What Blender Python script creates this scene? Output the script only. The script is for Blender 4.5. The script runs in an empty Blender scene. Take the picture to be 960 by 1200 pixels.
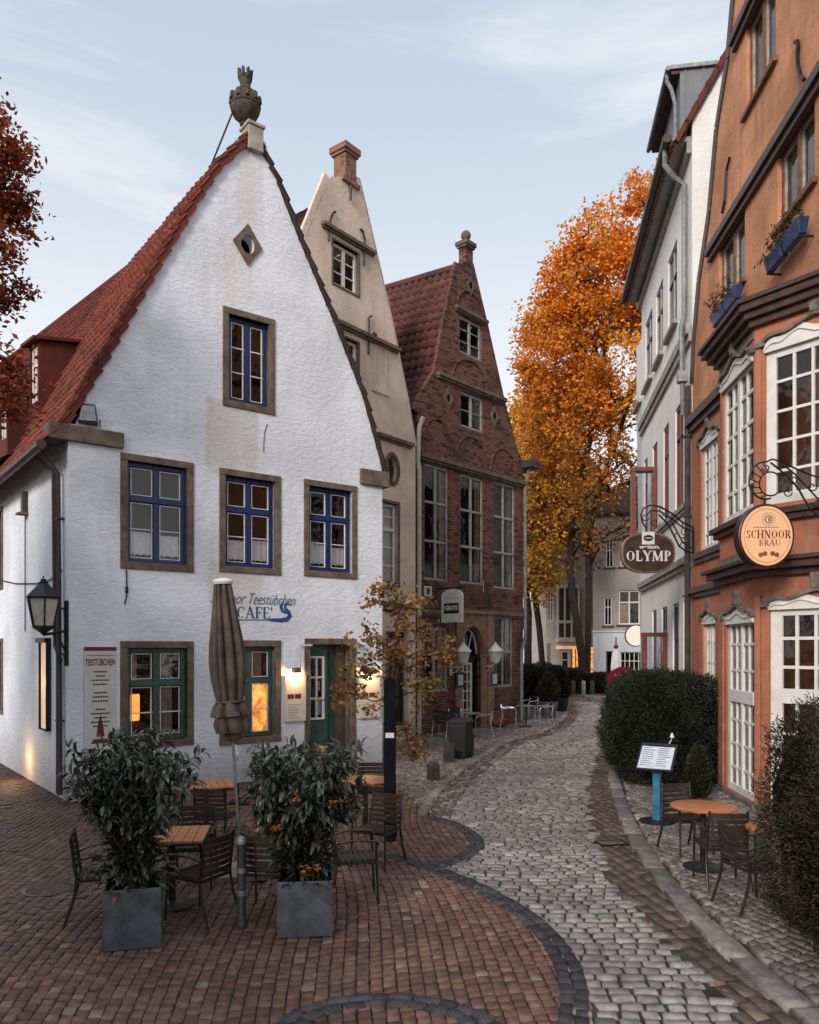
import bpy, math, random
import numpy as np
from mathutils import Vector, Matrix
from mathutils.geometry import tessellate_polygon

random.seed(7)
RNG = np.random.default_rng(11)
SC = bpy.context.scene
COL = SC.collection
R = math.radians
PI = math.pi
F, CX, HY, CH = 930.0, 480.0, 760.0, 2.7       # survey constants: focal length, principal column, horizon row, eye height

def P(px, py, Y):
    return Vector(((px - CX) / F * Y, Y, CH - (py - HY) / F * Y))
def G(px, py, z=0.0):
    Y = F * (CH - z) / (py - HY)
    return Vector(((px - CX) / F * Y, Y, z))

# ------------------------------------------------------------------ objects
def setp(o, label=None, cat=None, group=None, kind=None):
    if label: o['label'] = label
    if cat: o['category'] = cat
    if group: o['group'] = group
    if kind: o['kind'] = kind
    return o
def thing(name, label, cat, loc=(0, 0, 0), rz=0.0, group=None):
    o = bpy.data.objects.new(name, None)
    o.empty_display_size = 0.2
    COL.objects.link(o)
    o.location = loc
    o.rotation_euler = (0, 0, rz)
    return setp(o, label, cat, group)
def kids(o):
    return [c for c in bpy.data.objects if c.parent == o]
def dup(o, loc=None, rz=None, label=None, group=None, parent=None, sc=None):
    ch = kids(o)
    c = o.copy()
    COL.objects.link(c)
    c.parent = parent
    if loc is not None: c.location = loc
    if rz is not None: c.rotation_euler = (0, 0, rz)
    if sc is not None: c.scale = (sc, sc, sc)
    if label: c['label'] = label
    if group: c['group'] = group
    for k in ch: dup(k, parent=c)
    return c

class MB:
    def __init__(s):
        s.v = []; s.f = []
    def add(s, vs, fs):
        n = len(s.v)
        s.v += [tuple(v) for v in vs]
        s.f += [tuple(i + n for i in f) for f in fs]
        return s
    def quad(s, a, b, c, d):
        return s.add([a, b, c, d], [(0, 1, 2, 3)])
    def box(s, x0, x1, y0, y1, z0, z1):
        return s.add([(x0,y0,z0),(x1,y0,z0),(x1,y1,z0),(x0,y1,z0),(x0,y0,z1),(x1,y0,z1),(x1,y1,z1),(x0,y1,z1)],
                     [(0,3,2,1),(4,5,6,7),(0,1,5,4),(1,2,6,5),(2,3,7,6),(3,0,4,7)])
    def beam(s, p0, p1, w, h, up=(0, 0, 1)):
        p0 = Vector(p0); p1 = Vector(p1)
        d = (p1 - p0).normalized()
        up = Vector(up)
        if abs(d.dot(up)) > 0.98: up = Vector((0, 1, 0))
        x = d.cross(up).normalized(); z = x.cross(d).normalized()
        c = [p + x * (a * w / 2) + z * (b * h / 2) for p in (p0, p1) for a, b in ((-1,-1),(1,-1),(1,1),(-1,1))]
        return s.add(c, [(0,1,2,3),(7,6,5,4),(0,4,5,1),(1,5,6,2),(2,6,7,3),(3,7,4,0)])
    def strip(s, pts, w, h, up=(0, 0, 1)):
        for a, b in zip(pts[:-1], pts[1:]): s.beam(a, b, w, h, up)
        return s
    def tube(s, pts, rad, n=8, cap=True):
        pts = [Vector(p) for p in pts]
        if not hasattr(rad, '__len__'): rad = [rad] * len(pts)
        ref = Vector((0.31, 0.17, 0.93)); vs = []
        m = len(pts)
        x = None
        for i, p in enumerate(pts):
            d = (pts[min(i+1, m-1)] - pts[max(i-1, 0)])
            if d.length < 1e-9: d = Vector((0,0,1))
            d.normalize()
            if x is None:
                x = d.cross(ref)
                if x.length < 0.05: x = d.cross(Vector((1,0,0)))
            else:
                x = x - d * x.dot(d)
            x.normalize(); y = d.cross(x)
            for k in range(n):
                a = 2 * PI * k / n
                vs.append(p + (x * math.cos(a) + y * math.sin(a)) * rad[i])
        fs = [(i*n+k, i*n+(k+1) % n, (i+1)*n+(k+1) % n, (i+1)*n+k) for i in range(m-1) for k in range(n)]
        if cap:
            fs.append(tuple(range(n-1, -1, -1))); fs.append(tuple((m-1)*n+k for k in range(n)))
        return s.add(vs, fs)
    def lathe(s, prof, c=(0, 0, 0), n=20, phase=0.0, sx=1.0, sy=1.0):
        vs = []; m = len(prof)
        for r, z in prof:
            for k in range(n):
                a = 2 * PI * k / n + phase
                vs.append((c[0] + r*math.cos(a)*sx, c[1] + r*math.sin(a)*sy, c[2] + z))
        fs = [(i*n+k, i*n+(k+1) % n, (i+1)*n+(k+1) % n, (i+1)*n+k) for i in range(m-1) for k in range(n)]
        fs.append(tuple(range(n-1, -1, -1))); fs.append(tuple((m-1)*n+k for k in range(n)))
        return s.add(vs, fs)
    def prism(s, poly, y0, y1):                # polygon in x,z extruded along y
        n = len(poly)
        vs = [(x, y0, z) for x, z in poly] + [(x, y1, z) for x, z in poly]
        fs = [tuple(range(n)), tuple(range(2*n-1, n-1, -1))] + [(i, i+n, (i+1) % n + n, (i+1) % n) for i in range(n)]
        return s.add(vs, fs)
    def slab(s, poly, z0, z1):                 # polygon in x,y extruded along z
        n = len(poly)
        vs = [(x, y, z0) for x, y in poly] + [(x, y, z1) for x, y in poly]
        fs = [tuple(range(n-1, -1, -1)), tuple(range(n, 2*n))] + [(i, (i+1) % n, (i+1) % n + n, i+n) for i in range(n)]
        return s.add(vs, fs)
    def sheet(s, outline, holes, y=0.0, reveal=0.22):   # wall face in x,z with holes and their reveals
        loops = [[Vector((a, b, 0)) for a, b in outline]] + [[Vector((a, b, 0)) for a, b in h] for h in holes]
        flat = [p for l in loops for p in l]
        tris = tessellate_polygon(loops)
        s.add([(p.x, y, p.y) for p in flat], [tuple(t) for t in tris])
        for h in holes:
            n = len(h)
            s.add([(a, y, b) for a, b in h] + [(a, y+reveal, b) for a, b in h], [(i, (i+1) % n, (i+1) % n + n, i+n) for i in range(n)])
        return s
    def build(s, name, mat, parent=None, xf=None, smooth=None, bevel=0.0, sub=0):
        me = bpy.data.meshes.new(name)
        vs = s.v
        if xf is not None: vs = [tuple(xf @ Vector(v)) for v in vs]
        me.from_pydata(vs, [], s.f)
        if mat: me.materials.append(mat)
        if smooth is not None:
            me.shade_smooth()
            me.set_sharp_from_angle(angle=R(smooth))
        me.update()
        o = bpy.data.objects.new(name, me)
        COL.objects.link(o)
        if parent: o.parent = parent
        if bevel:
            b = o.modifiers.new('bevel', 'BEVEL'); b.width = bevel; b.segments = 2; b.limit_method = 'ANGLE'; b.angle_limit = R(50)
        return o

def arrmesh(name, V, Fq, mat, parent=None, colors=None, smooth=False):
    me = bpy.data.meshes.new(name)
    V = np.asarray(V, dtype=np.float32); Fq = np.asarray(Fq, dtype=np.int32)
    k = Fq.shape[1]
    me.vertices.add(len(V)); me.vertices.foreach_set('co', V.ravel())
    me.loops.add(Fq.size); me.loops.foreach_set('vertex_index', Fq.ravel())
    me.polygons.add(len(Fq))
    me.polygons.foreach_set('loop_start', np.arange(0, Fq.size, k, dtype=np.int32))
    if smooth: me.polygons.foreach_set('use_smooth', np.ones(len(Fq), dtype=bool))
    me.update(calc_edges=True)
    if colors is not None:
        at = me.color_attributes.new('tint', 'FLOAT_COLOR', 'POINT')
        c = np.ones((len(V), 4), dtype=np.float32); c[:, :3] = colors
        at.data.foreach_set('color', c.ravel())
    me.materials.append(mat)
    me.validate()
    o = bpy.data.objects.new(name, me)
    COL.objects.link(o)
    if parent: o.parent = parent
    return o

# ------------------------------------------------------------------ materials
class NT:
    def __init__(s, name):
        s.m = bpy.data.materials.new(name); s.m.use_nodes = True
        s.t = s.m.node_tree; s.n = s.t.nodes; s.l = s.t.links
        s.n.clear()
        s.out = s.n.new('ShaderNodeOutputMaterial')
    def N(s, typ, ins=None, **kw):
        n = s.n.new(typ)
        for k, v in kw.items(): setattr(n, k, v)
        for k, v in (ins or {}).items(): s.put(n, k, v)
        return n
    def put(s, n, k, v):
        if hasattr(v, 'outputs'): v = v.outputs[0]
        if isinstance(v, bpy.types.NodeSocket): s.l.new(v, n.inputs[k])
        elif isinstance(v, (tuple, list)):
            v = tuple(v)
            if len(n.inputs[k].default_value) == 4 and len(v) == 3: v = v + (1.0,)
            n.inputs[k].default_value = v
        else: n.inputs[k].default_value = v
    def noise(s, vec, scale, detail=4.0, rough=0.6):
        return s.N('ShaderNodeTexNoise', {'Vector': vec, 'Scale': scale, 'Detail': detail, 'Roughness': rough})
    def mix(s, f, a, b, mode='MIX'):
        n = s.n.new('ShaderNodeMix'); n.data_type = 'RGBA'; n.blend_type = mode
        s.put(n, 0, f); s.put(n, 6, a); s.put(n, 7, b)
        return n.outputs[2]
    def math(s, op, a, b=0.5, c=None, clamp=False):
        n = s.n.new('ShaderNodeMath'); n.operation = op; n.use_clamp = clamp
        s.put(n, 0, a); s.put(n, 1, b)
        if c is not None: s.put(n, 2, c)
        return n.outputs[0]
    def ramp(s, f, a, b, lo=0.0, hi=1.0):
        n = s.N('ShaderNodeMapRange', {'Value': f, 'From Min': a, 'From Max': b, 'To Min': lo, 'To Max': hi})
        n.interpolation_type = 'SMOOTHSTEP'
        return n.outputs[0]
    def coords(s):
        return s.N('ShaderNodeTexCoord').outputs['Object']
    def scale(s, vec, sc):
        return s.N('ShaderNodeVectorMath', {0: vec, 1: sc}, operation='MULTIPLY').outputs[0]
    def bump(s, h, st=0.3, dist=0.02, nrm=None):
        i = {'Height': h, 'Strength': st, 'Distance': dist}
        if nrm is not None: i['Normal'] = nrm
        return s.N('ShaderNodeBump', i).outputs[0]
    def pbr(s, col, rough=0.7, metal=0.0, nrm=None, spec=0.4, **kw):
        i = {'Base Color': col, 'Roughness': rough, 'Metallic': metal, 'Specular IOR Level': spec}
        if nrm is not None: i['Normal'] = nrm
        i.update(kw)
        p = s.N('ShaderNodeBsdfPrincipled', i)
        s.l.new(p.outputs[0], s.out.inputs[0])
        return s.m

def sh(c, k): return tuple(min(1.0, x * k) for x in c)

def basic(name, col, rough=0.6, metal=0.0, var=0.25, scale=6.0, bump=0.15, bscale=60.0, spec=0.4, dirt=0.0):
    t = NT(name); v = t.coords()
    n1 = t.noise(v, scale)
    c = t.mix(t.ramp(n1.outputs[0], 0.3, 0.7), sh(col, 1 - var), sh(col, 1 + var))
    if dirt:
        n3 = t.noise(v, scale * 0.35, 6)
        c = t.mix(t.ramp(n3.outputs[0], 0.48, 0.72, 0, dirt), c, sh(col, 0.35))
    n2 = t.noise(v, bscale, 3)
    r = t.ramp(n1.outputs[0], 0.2, 0.8, max(0.02, rough - 0.1), min(1, rough + 0.1))
    return t.pbr(c, r, metal, t.bump(n2.outputs[0], bump, 0.01), spec)

def attr_mat(name, rough=0.7, spec=0.3, nscale=14.0, bump=0.3, bscale=50.0, trans=0.0, var=0.35):
    t = NT(name); v = t.coords()
    a = t.N('ShaderNodeAttribute', attribute_name='tint')
    n1 = t.noise(v, nscale)
    c = t.mix(1.0, a.outputs['Color'], t.mix(t.ramp(n1.outputs[0], 0.3, 0.7), (1-var,)*3, (1+var*0.6,)*3), 'MULTIPLY')
    n4 = t.noise(v, 0.55, 5)
    c = t.mix(1.0, c, t.mix(t.ramp(n4.outputs[0], 0.35, 0.68), (.74,.70,.68), (1.08,1.06,1.04)), 'MULTIPLY')
    n2 = t.noise(v, bscale, 4)
    nr = t.bump(n2.outputs[0], bump, 0.008) if bump else None
    if trans:
        p = t.N('ShaderNodeBsdfPrincipled', {'Base Color': c, 'Roughness': rough, 'Specular IOR Level': spec})
        tr = t.N('ShaderNodeBsdfTranslucent', {'Color': c})
        mx = t.N('ShaderNodeMixShader', {0: trans, 1: p, 2: tr})
        t.l.new(mx.outputs[0], t.out.inputs[0])
        return t.m
    return t.pbr(c, rough, 0.0, nr, spec)

def plaster(name, col, stain, rough=0.85, brickbump=0.0, patches=(), streak=0.35, low=0.35, bigvar=0.2, bstr=0.35):
    """painted or rendered masonry: trowel bumps, damp foot, run-off streaks, optional rubbed patches (x0,x1,z0,z1,colour,amount)"""
    t = NT(name); v = t.coords()
    sep = t.N('ShaderNodeSeparateXYZ', {0: v})
    x, y, z = sep.outputs[0], sep.outputs[1], sep.outputs[2]
    u = t.math('ADD', x, y)
    uz = t.N('ShaderNodeCombineXYZ', {0: u, 1: z, 2: 0.0}).outputs[0]
    big = t.noise(v, 0.7, 5)
    c = t.mix(t.ramp(big.outputs[0], 0.35, 0.68), sh(col, 1 - bigvar), sh(col, 1 + bigvar * 0.4))
    st = t.noise(t.scale(uz, (2.2, 0.22, 1)), 1.5, 6, 0.65)
    c = t.mix(t.ramp(st.outputs[0], 0.5, 0.75, 0, streak), c, stain)
    mid = t.noise(v, 6.0, 5)
    c = t.mix(t.ramp(mid.outputs[0], 0.52, 0.7, 0, streak * 0.6), c, sh(stain, 1.15))
    for (x0, x1, z0, z1, pc, am) in patches:
        wob = t.math('MULTIPLY_ADD', mid.outputs[0], 0.3, -0.15)
        xs = t.math('ADD', x, wob); zs = t.math('ADD', z, wob)
        m = t.math('MULTIPLY', t.ramp(xs, x0 - .05, x0 + .05), t.ramp(xs, x1 - .05, x1 + .05, 1, 0))
        m = t.math('MULTIPLY', m, t.math('MULTIPLY', t.ramp(zs, z0 - .15, z0 + .25), t.ramp(zs, z1 - .05, z1 + .05, 1, 0)))
        m = t.math('MULTIPLY', m, t.ramp(st.outputs[0], 0.25, 0.6, am * .5, am))
        c = t.mix(m, c, pc)
    zl = t.math('ADD', z, t.math('MULTIPLY', mid.outputs[0], 0.9))
    c = t.mix(t.ramp(zl, 0.35, 1.7, low, 0), c, sh(stain, 0.45))
    f = t.noise(v, 26.0, 5, 0.65); f2 = t.noise(t.scale(v, (1, 1, 1.7)), 7.0, 4); f3 = t.noise(t.scale(v, (1, 1, 3.2)), 4.5, 5, 0.7)
    h = t.math('ADD', t.math('ADD', t.math('MULTIPLY', f.outputs[0], 0.5), f2.outputs[0]), t.math('MULTIPLY', f3.outputs[0], 0.9))
    if brickbump:
        b = t.N('ShaderNodeTexBrick', {'Vector': uz, 'Scale': 1.0, 'Mortar Size': 0.012, 'Mortar Smooth': 0.6, 'Brick Width': 0.26, 'Row Height': 0.085})
        h = t.math('SUBTRACT', h, t.math('MULTIPLY', b.outputs['Fac'], brickbump))
    return t.pbr(c, rough, 0, t.bump(h, bstr, 0.045), 0.25)

def brickwall(name, c1, c2, mortar, dark):
    t = NT(name); v = t.coords()
    sep = t.N('ShaderNodeSeparateXYZ', {0: v})
    u = t.math('ADD', sep.outputs[0], sep.outputs[1])
    wob = t.noise(v, 1.2, 3)
    zz = t.math('ADD', sep.outputs[2], t.math('MULTIPLY', wob.outputs[0], 0.05))
    uz = t.N('ShaderNodeCombineXYZ', {0: u, 1: zz, 2: 0.0}).outputs[0]
    b = t.N('ShaderNodeTexBrick', {'Vector': uz, 'Color1': c1, 'Color2': c2, 'Mortar': mortar, 'Scale': 1.0, 'Mortar Size': 0.009, 'Mortar Smooth': 0.3, 'Bias': -0.1, 'Brick Width': 0.27, 'Row Height': 0.088})
    cell = t.N('ShaderNodeTexVoronoi', {'Vector': t.scale(uz, (3.7, 11.36, 1)), 'Scale': 1.0})
    hs = t.N('ShaderNodeSeparateColor', {0: cell.outputs['Color']})
    c = t.mix(t.ramp(hs.outputs[0], 0.55, 0.95, 0, 0.85), b.outputs['Color'], dark)
    c = t.mix(t.ramp(hs.outputs[1], 0.82, 0.98, 0, 0.6), c, sh(c2, 1.7))
    big = t.noise(v, 0.6, 5)
    c = t.mix(t.ramp(big.outputs[0], 0.45, 0.7, 0, 0.6), c, sh(dark, 0.8))
    sp = t.noise(v, 9.0, 5)
    c = t.mix(t.ramp(sp.outputs[0], 0.56, 0.72, 0, 0.5), c, (0.30, 0.24, 0.20))
    f = t.noise(v, 40.0, 3)
    h = t.math('SUBTRACT', t.math('MULTIPLY', f.outputs[0], 0.4), t.math('MULTIPLY', b.outputs['Fac'], 0.8))
    return t.pbr(c, 0.85, 0, t.bump(h, 0.7, 0.03), 0.25)

def tilemat(name, c1, c2, dark):
    t = NT(name); v = t.coords()
    a = t.N('ShaderNodeAttribute', attribute_name='tint')
    c = t.mix(a.outputs['Fac'], c1, c2)
    n = t.noise(v, 1.1, 6)
    c = t.mix(t.ramp(n.outputs[0], 0.42, 0.7, 0, 0.8), c, dark)
    n2 = t.noise(v, 12, 5)
    c = t.mix(t.ramp(n2.outputs[0], 0.55, 0.75, 0, 0.5), c, sh(dark, 0.5))
    return t.pbr(c, 0.8, 0, t.bump(t.noise(v, 60, 3).outputs[0], 0.25, 0.01), 0.3)

def wood(name, col, axis=(1, 14, 14), rough=0.5, var=0.4):
    t = NT(name); v = t.coords()
    n = t.noise(t.scale(v, axis), 3.0, 6, 0.65)
    c = t.mix(t.ramp(n.outputs[0], 0.3, 0.7), sh(col, 1 - var), sh(col, 1 + var))
    g = t.noise(v, 2.5, 4)
    c = t.mix(t.ramp(g.outputs[0], 0.45, 0.75, 0, 0.4), c, sh(col, 0.4))
    return t.pbr(c, rough, 0, t.bump(n.outputs[0], 0.15, 0.004), 0.4)

def glass(name, tint=0.85, rough=0.02, refl=1.0):
    t = NT(name); v = t.coords()
    w = t.noise(v, 1.3, 3)
    nr = t.bump(w.outputs[0], 0.22, 0.06)
    fr = t.N('ShaderNodeFresnel', {'IOR': 1.7, 'Normal': nr})
    tr = t.N('ShaderNodeBsdfTransparent', {'Color': (tint, tint, tint * 1.02, 1)})
    gl = t.N('ShaderNodeBsdfGlossy', {'Color': (1, 1, 1, 1), 'Roughness': rough, 'Normal': nr})
    f = t.math('MULTIPLY', fr, refl, clamp=True)
    mx = t.N('ShaderNodeMixShader', {0: f, 1: tr, 2: gl})
    t.l.new(mx.outputs[0], t.out.inputs[0])
    return t.m

def emit(name, col, st, base=(0.5, 0.4, 0.3), vary=0.5, scale=4):
    t = NT(name); v = t.coords()
    n = t.noise(v, scale, 3)
    e = t.math('MULTIPLY', t.ramp(n.outputs[0], 0.3, 0.7, 1 - vary, 1 + vary), st)
    return t.pbr(base, 0.6, 0, None, 0.2, **{'Emission Color': col, 'Emission Strength': e})

def cloth(name, col, var=0.2, trans=0.0):
    t = NT(name); v = t.coords()
    n = t.noise(v, 5, 4)
    c = t.mix(t.ramp(n.outputs[0], 0.3, 0.7), sh(col, 1 - var), sh(col, 1 + var))
    w = t.noise(t.scale(v, (60, 60, 8)), 3.0, 2)
    return t.pbr(c, 0.9, 0, t.bump(w.outputs[0], 0.12, 0.004), 0.15)
# ------------------------------------------------------------------ materials used
M_STONE = basic('sandstone_trim', (0.155, 0.118, 0.09), 0.85, 0, 0.3, 5, 0.4, 45, 0.2, 0.5)
M_STONEL = basic('weathered_block', (0.36, 0.32, 0.28), 0.85, 0, 0.25, 5, 0.4, 45, 0.2, 0.4)
M_URN = basic('dark_urn_stone', (0.085, 0.068, 0.052), 0.85, 0, 0.4, 9, 0.6, 30, 0.2, 0.5)
M_BLUE = basic('blue_gloss_paint', (0.008, 0.024, 0.115), 0.4, 0, 0.2, 5, 0.08, 40, 0.5)
M_GREEN = basic('green_paint', (0.036, 0.088, 0.072), 0.45, 0, 0.2, 5, 0.08, 40, 0.5)
M_WHITE = basic('white_window_paint', (0.70, 0.68, 0.64), 0.45, 0, 0.08, 4, 0.08, 40, 0.4, 0.15)
M_GREYW = basic('grey_window_paint', (0.30, 0.29, 0.27), 0.5, 0, 0.2, 5, 0.1, 40, 0.4, 0.2)
M_BROWN = basic('brown_paint', (0.07, 0.036, 0.028), 0.5, 0, 0.3, 6, 0.15, 40, 0.4, 0.3)
M_REDBR = basic('red_brown_paint', (0.14, 0.03, 0.018), 0.5, 0, 0.25, 6, 0.1, 40, 0.4)
M_IRON = basic('black_iron', (0.012, 0.012, 0.013), 0.45, 0.3, 0.3, 8, 0.2, 80, 0.5)
M_ZINC = basic('weathered_zinc', (0.25, 0.25, 0.26), 0.5, 0.6, 0.25, 5, 0.15, 60, 0.5, 0.3)
M_PIPE_D = basic('dark_downpipe', (0.06, 0.045, 0.04), 0.5, 0.2, 0.3, 5, 0.1, 60, 0.4)
M_PIPE_L = basic('painted_downpipe', (0.50, 0.45, 0.40), 0.5, 0, 0.15, 5, 0.1, 60, 0.4, 0.2)
M_SILVER = basic('brushed_aluminium', (0.62, 0.62, 0.64), 0.28, 0.9, 0.1, 10, 0.05, 60, 0.5)
M_CHAIR = basic('anthracite_metal', (0.022, 0.02, 0.02), 0.4, 0.2, 0.3, 8, 0.1, 80, 0.5)
M_SLAT = wood('dark_brown_slats', (0.030, 0.016, 0.012), (14, 2, 14), 0.62)
M_TABLE = wood('varnished_table_wood', (0.42, 0.15, 0.06), (2, 16, 16), 0.38)
M_PLANT = basic('zinc_planter', (0.085, 0.092, 0.105), 0.5, 0.35, 0.35, 4, 0.2, 40, 0.5, 0.55)
M_SOIL = basic('potting_soil', (0.02, 0.014, 0.01), 0.95, 0, 0.4, 20, 0.6, 40, 0.1)
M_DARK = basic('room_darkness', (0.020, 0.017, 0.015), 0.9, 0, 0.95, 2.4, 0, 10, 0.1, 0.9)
M_CURT = cloth('white_lace', (0.85, 0.85, 0.88), 0.08)
M_CURTB = cloth('beige_curtain', (0.36, 0.27, 0.19), 0.25)
M_GLASS = glass('window_glass', 0.92, 0.03, 0.85)
M_GLASSD = glass('dark_window_glass', 0.6, 0.04, 0.75)
M_PARASOL = cloth('taupe_parasol_cloth', (0.098, 0.070, 0.057), 0.3)
M_CREAM = basic('cream_enamel', (0.62, 0.60, 0.56), 0.4, 0, 0.06, 4, 0.04, 40, 0.4, 0.1)
M_INK = basic('dark_ink', (0.03, 0.022, 0.022), 0.6, 0, 0.1, 4, 0, 40, 0.3)
M_REDINK = basic('dark_red_ink', (0.16, 0.018, 0.025), 0.6, 0, 0.1, 4, 0, 40, 0.3)
M_BLUEINK = basic('painted_blue_lettering', (0.035, 0.085, 0.24), 0.8, 0, 0.3, 12, 0.1, 40, 0.2)
M_GREYINK = basic('painted_greyblue_lettering', (0.12, 0.16, 0.25), 0.8, 0, 0.3, 12, 0.1, 40, 0.2)
M_MILK = basic('milk_glass', (0.52, 0.50, 0.44), 0.3, 0, 0.1, 5, 0.02, 40, 0.5)
M_CAFEWALL = plaster('whitewashed_brick', (0.80, 0.83, 0.89), (0.55, 0.52, 0.50), 0.85, 0.025,
    ((2.55, 3.68, 6.15, 7.65, (0.60, 0.55, 0.49), 0.8), (2.75, 3.55, 8.9, 10.9, (0.62, 0.55, 0.50), 0.4), (2.6, 3.75, 3.3, 4.45, (0.60, 0.53, 0.46), 0.6), (3.2, 3.8, 11.2, 13.0, (0.58, 0.53, 0.48), 0.45)), 0.30, 0.6, 0.14, 0.5)
M_BEIGE = plaster('beige_render', (0.78, 0.625, 0.515), (0.42, 0.31, 0.245), 0.9, 0.45, (), 0.45, 0.4, 0.22)
M_BRICK = brickwall('clinker_brick', (0.20, 0.066, 0.040), (0.11, 0.042, 0.031), (0.22, 0.165, 0.14), (0.032, 0.020, 0.020))
M_ORANGE = plaster('ochre_render', (0.60, 0.275, 0.145), (0.33, 0.15, 0.085), 0.9, 0.0, (), 0.8, 0.25, 0.3)
M_TERRA = plaster('peeling_terracotta_paint', (0.42, 0.155, 0.088), (0.33, 0.215, 0.17), 0.85, 0.0, (), 0.85, 0.3, 0.25)
M_GREYMOULD = basic('grey_stucco_moulding', (0.17, 0.145, 0.125), 0.85, 0, 0.35, 7, 0.4, 40, 0.2, 0.4)
M_WHWALL = plaster('white_render', (0.88, 0.845, 0.80), (0.5, 0.45, 0.42), 0.88, 0.0, (), 0.25, 0.4, 0.08)
M_FARW = plaster('far_white_render', (0.62, 0.62, 0.66), (0.40, 0.38, 0.38), 0.9, 0, (), 0.3, 0.3, 0.1)
M_FARG = plaster('far_grey_render', (0.38, 0.33, 0.30), (0.24, 0.2, 0.18), 0.9, 0, (), 0.3, 0.2, 0.12)
M_FARC = plaster('far_cream_render', (0.50, 0.43, 0.37), (0.30, 0.25, 0.22), 0.9, 0, (), 0.3, 0.2, 0.12)
M_TILE = tilemat('red_pantiles', (0.155, 0.034, 0.021), (0.24, 0.060, 0.033), (0.075, 0.025, 0.018))
M_TILE2 = tilemat('dark_red_tiles', (0.12, 0.022, 0.015), (0.15, 0.028, 0.018), (0.06, 0.015, 0.012))
M_TILED = tilemat('brown_pantiles', (0.065, 0.04, 0.034), (0.10, 0.055, 0.042), (0.03, 0.022, 0.02))
M_TILEB = tilemat('dark_red_pantiles', (0.115, 0.042, 0.034), (0.19, 0.065, 0.05), (0.05, 0.027, 0.025))
M_STANE = attr_mat('stone_setts', 0.62, 0.35, 9, 0.35, 45)
M_LEAF = attr_mat('leaves', 0.55, 0.25, 6, 0, 10, 0.35)
M_LEAFG = attr_mat('glossy_leaves', 0.32, 0.5, 6, 0, 10, 0.12)
M_BARK = basic('bark', (0.035, 0.026, 0.022), 0.9, 0, 0.5, 8, 0.6, 30, 0.15)
M_TWIG = basic('twig_bark', (0.05, 0.035, 0.025), 0.9, 0, 0.4, 12, 0.4, 40, 0.15)
M_KERB = basic('granite_kerb', (0.22, 0.185, 0.165), 0.8, 0, 0.3, 3, 0.4, 60, 0.25, 0.4)
M_PANED = basic('dark_opaque_pane', (.018,.02,.028), .35, 0, .5, 2, .02, 10, .35)
M_GROUND = basic('dark_joint_soil', (0.055, 0.043, 0.035), 0.95, 0, 0.4, 3, 0.5, 25, 0.1)
M_LAMPON = emit('lamp_glow', (1.0, 0.55, 0.2), 9.0, (1, .8, .5), 0.1)
M_WARMROOM = emit('warm_room_light', (1.0, 0.36, 0.075), 1.25, (0.4, 0.25, 0.12), 0.7, 5)
M_WARMCASE = emit('lit_paper', (1.0, 0.55, 0.27), 0.45, (0.75, 0.68, 0.6), 0.25, 3)
M_SIGNLIT = emit('sign_face', (1.0, 0.62, 0.30), 0.10, (0.74, 0.42, 0.24), 0.25, 3)
M_TEAL = basic('blue_post_paint', (0.02, 0.14, 0.24), 0.45, 0, 0.25, 6, 0.1, 40, 0.4, 0.25)
M_BOXBLUE = basic('blue_flowerbox', (0.012, 0.04, 0.12), 0.35, 0, 0.3, 6, 0.1, 40, 0.5, 0.2)
M_SHEET = basic('grey_standing_seam_sheet', (0.17, 0.175, 0.185), 0.5, 0.4, 0.12, 1.5, 0.05, 40, 0.4)
M_OLYMP = basic('dark_brown_signboard', (0.05, 0.028, 0.022), 0.4, 0, 0.2, 5, 0.05, 40, 0.4)
M_BRONZE = basic('brown_sign_rim', (0.19, 0.115, 0.085), 0.4, 0.2, 0.2, 5, 0.05, 40, 0.4)
M_PAPER = basic('printed_paper', (0.50, 0.53, 0.60), 0.5, 0, 0.1, 6, 0, 40, 0.3)
M_TERRAC = basic('terracotta_pot', (0.30, 0.10, 0.055), 0.75, 0, 0.25, 6, 0.2, 40, 0.2)
M_MAROON = cloth('maroon_canvas', (0.15, 0.008, 0.03), 0.2)
M_BIN = basic('dark_bin_plastic', (0.012, 0.012, 0.015), 0.6, 0, 0.2, 6, 0.06, 60, 0.4)
M_BLACKF = basic('black_panel', (0.012, 0.012, 0.014), 0.35, 0, 0.2, 6, 0.05, 60, 0.4)

# ------------------------------------------------------------------ lettering
def text_part(body, size, mat, parent, xf, name='lettering', shear=0.0, ex=0.004, bold=0.0, width=None):
    cu = bpy.data.curves.new('lettering', 'FONT'); cu.body = body; cu.size = size
    cu.align_x = 'CENTER'; cu.shear = shear; cu.extrude = ex; cu.offset = bold
    ob = bpy.data.objects.new('lettering', cu); COL.objects.link(ob)
    dg = bpy.context.evaluated_depsgraph_get()
    me = bpy.data.meshes.new_from_object(ob.evaluated_get(dg))
    bpy.data.objects.remove(ob); bpy.data.curves.remove(cu)
    if width:
        xs = [v.co.x for v in me.vertices]; w = max(xs) - min(xs); k = width / w
        for v in me.vertices: v.co.x *= k
    me.transform(xf)
    me.materials.clear(); me.materials.append(mat)
    o = bpy.data.objects.new(name, me); COL.objects.link(o)
    if parent: o.parent = parent
    return o

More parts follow.
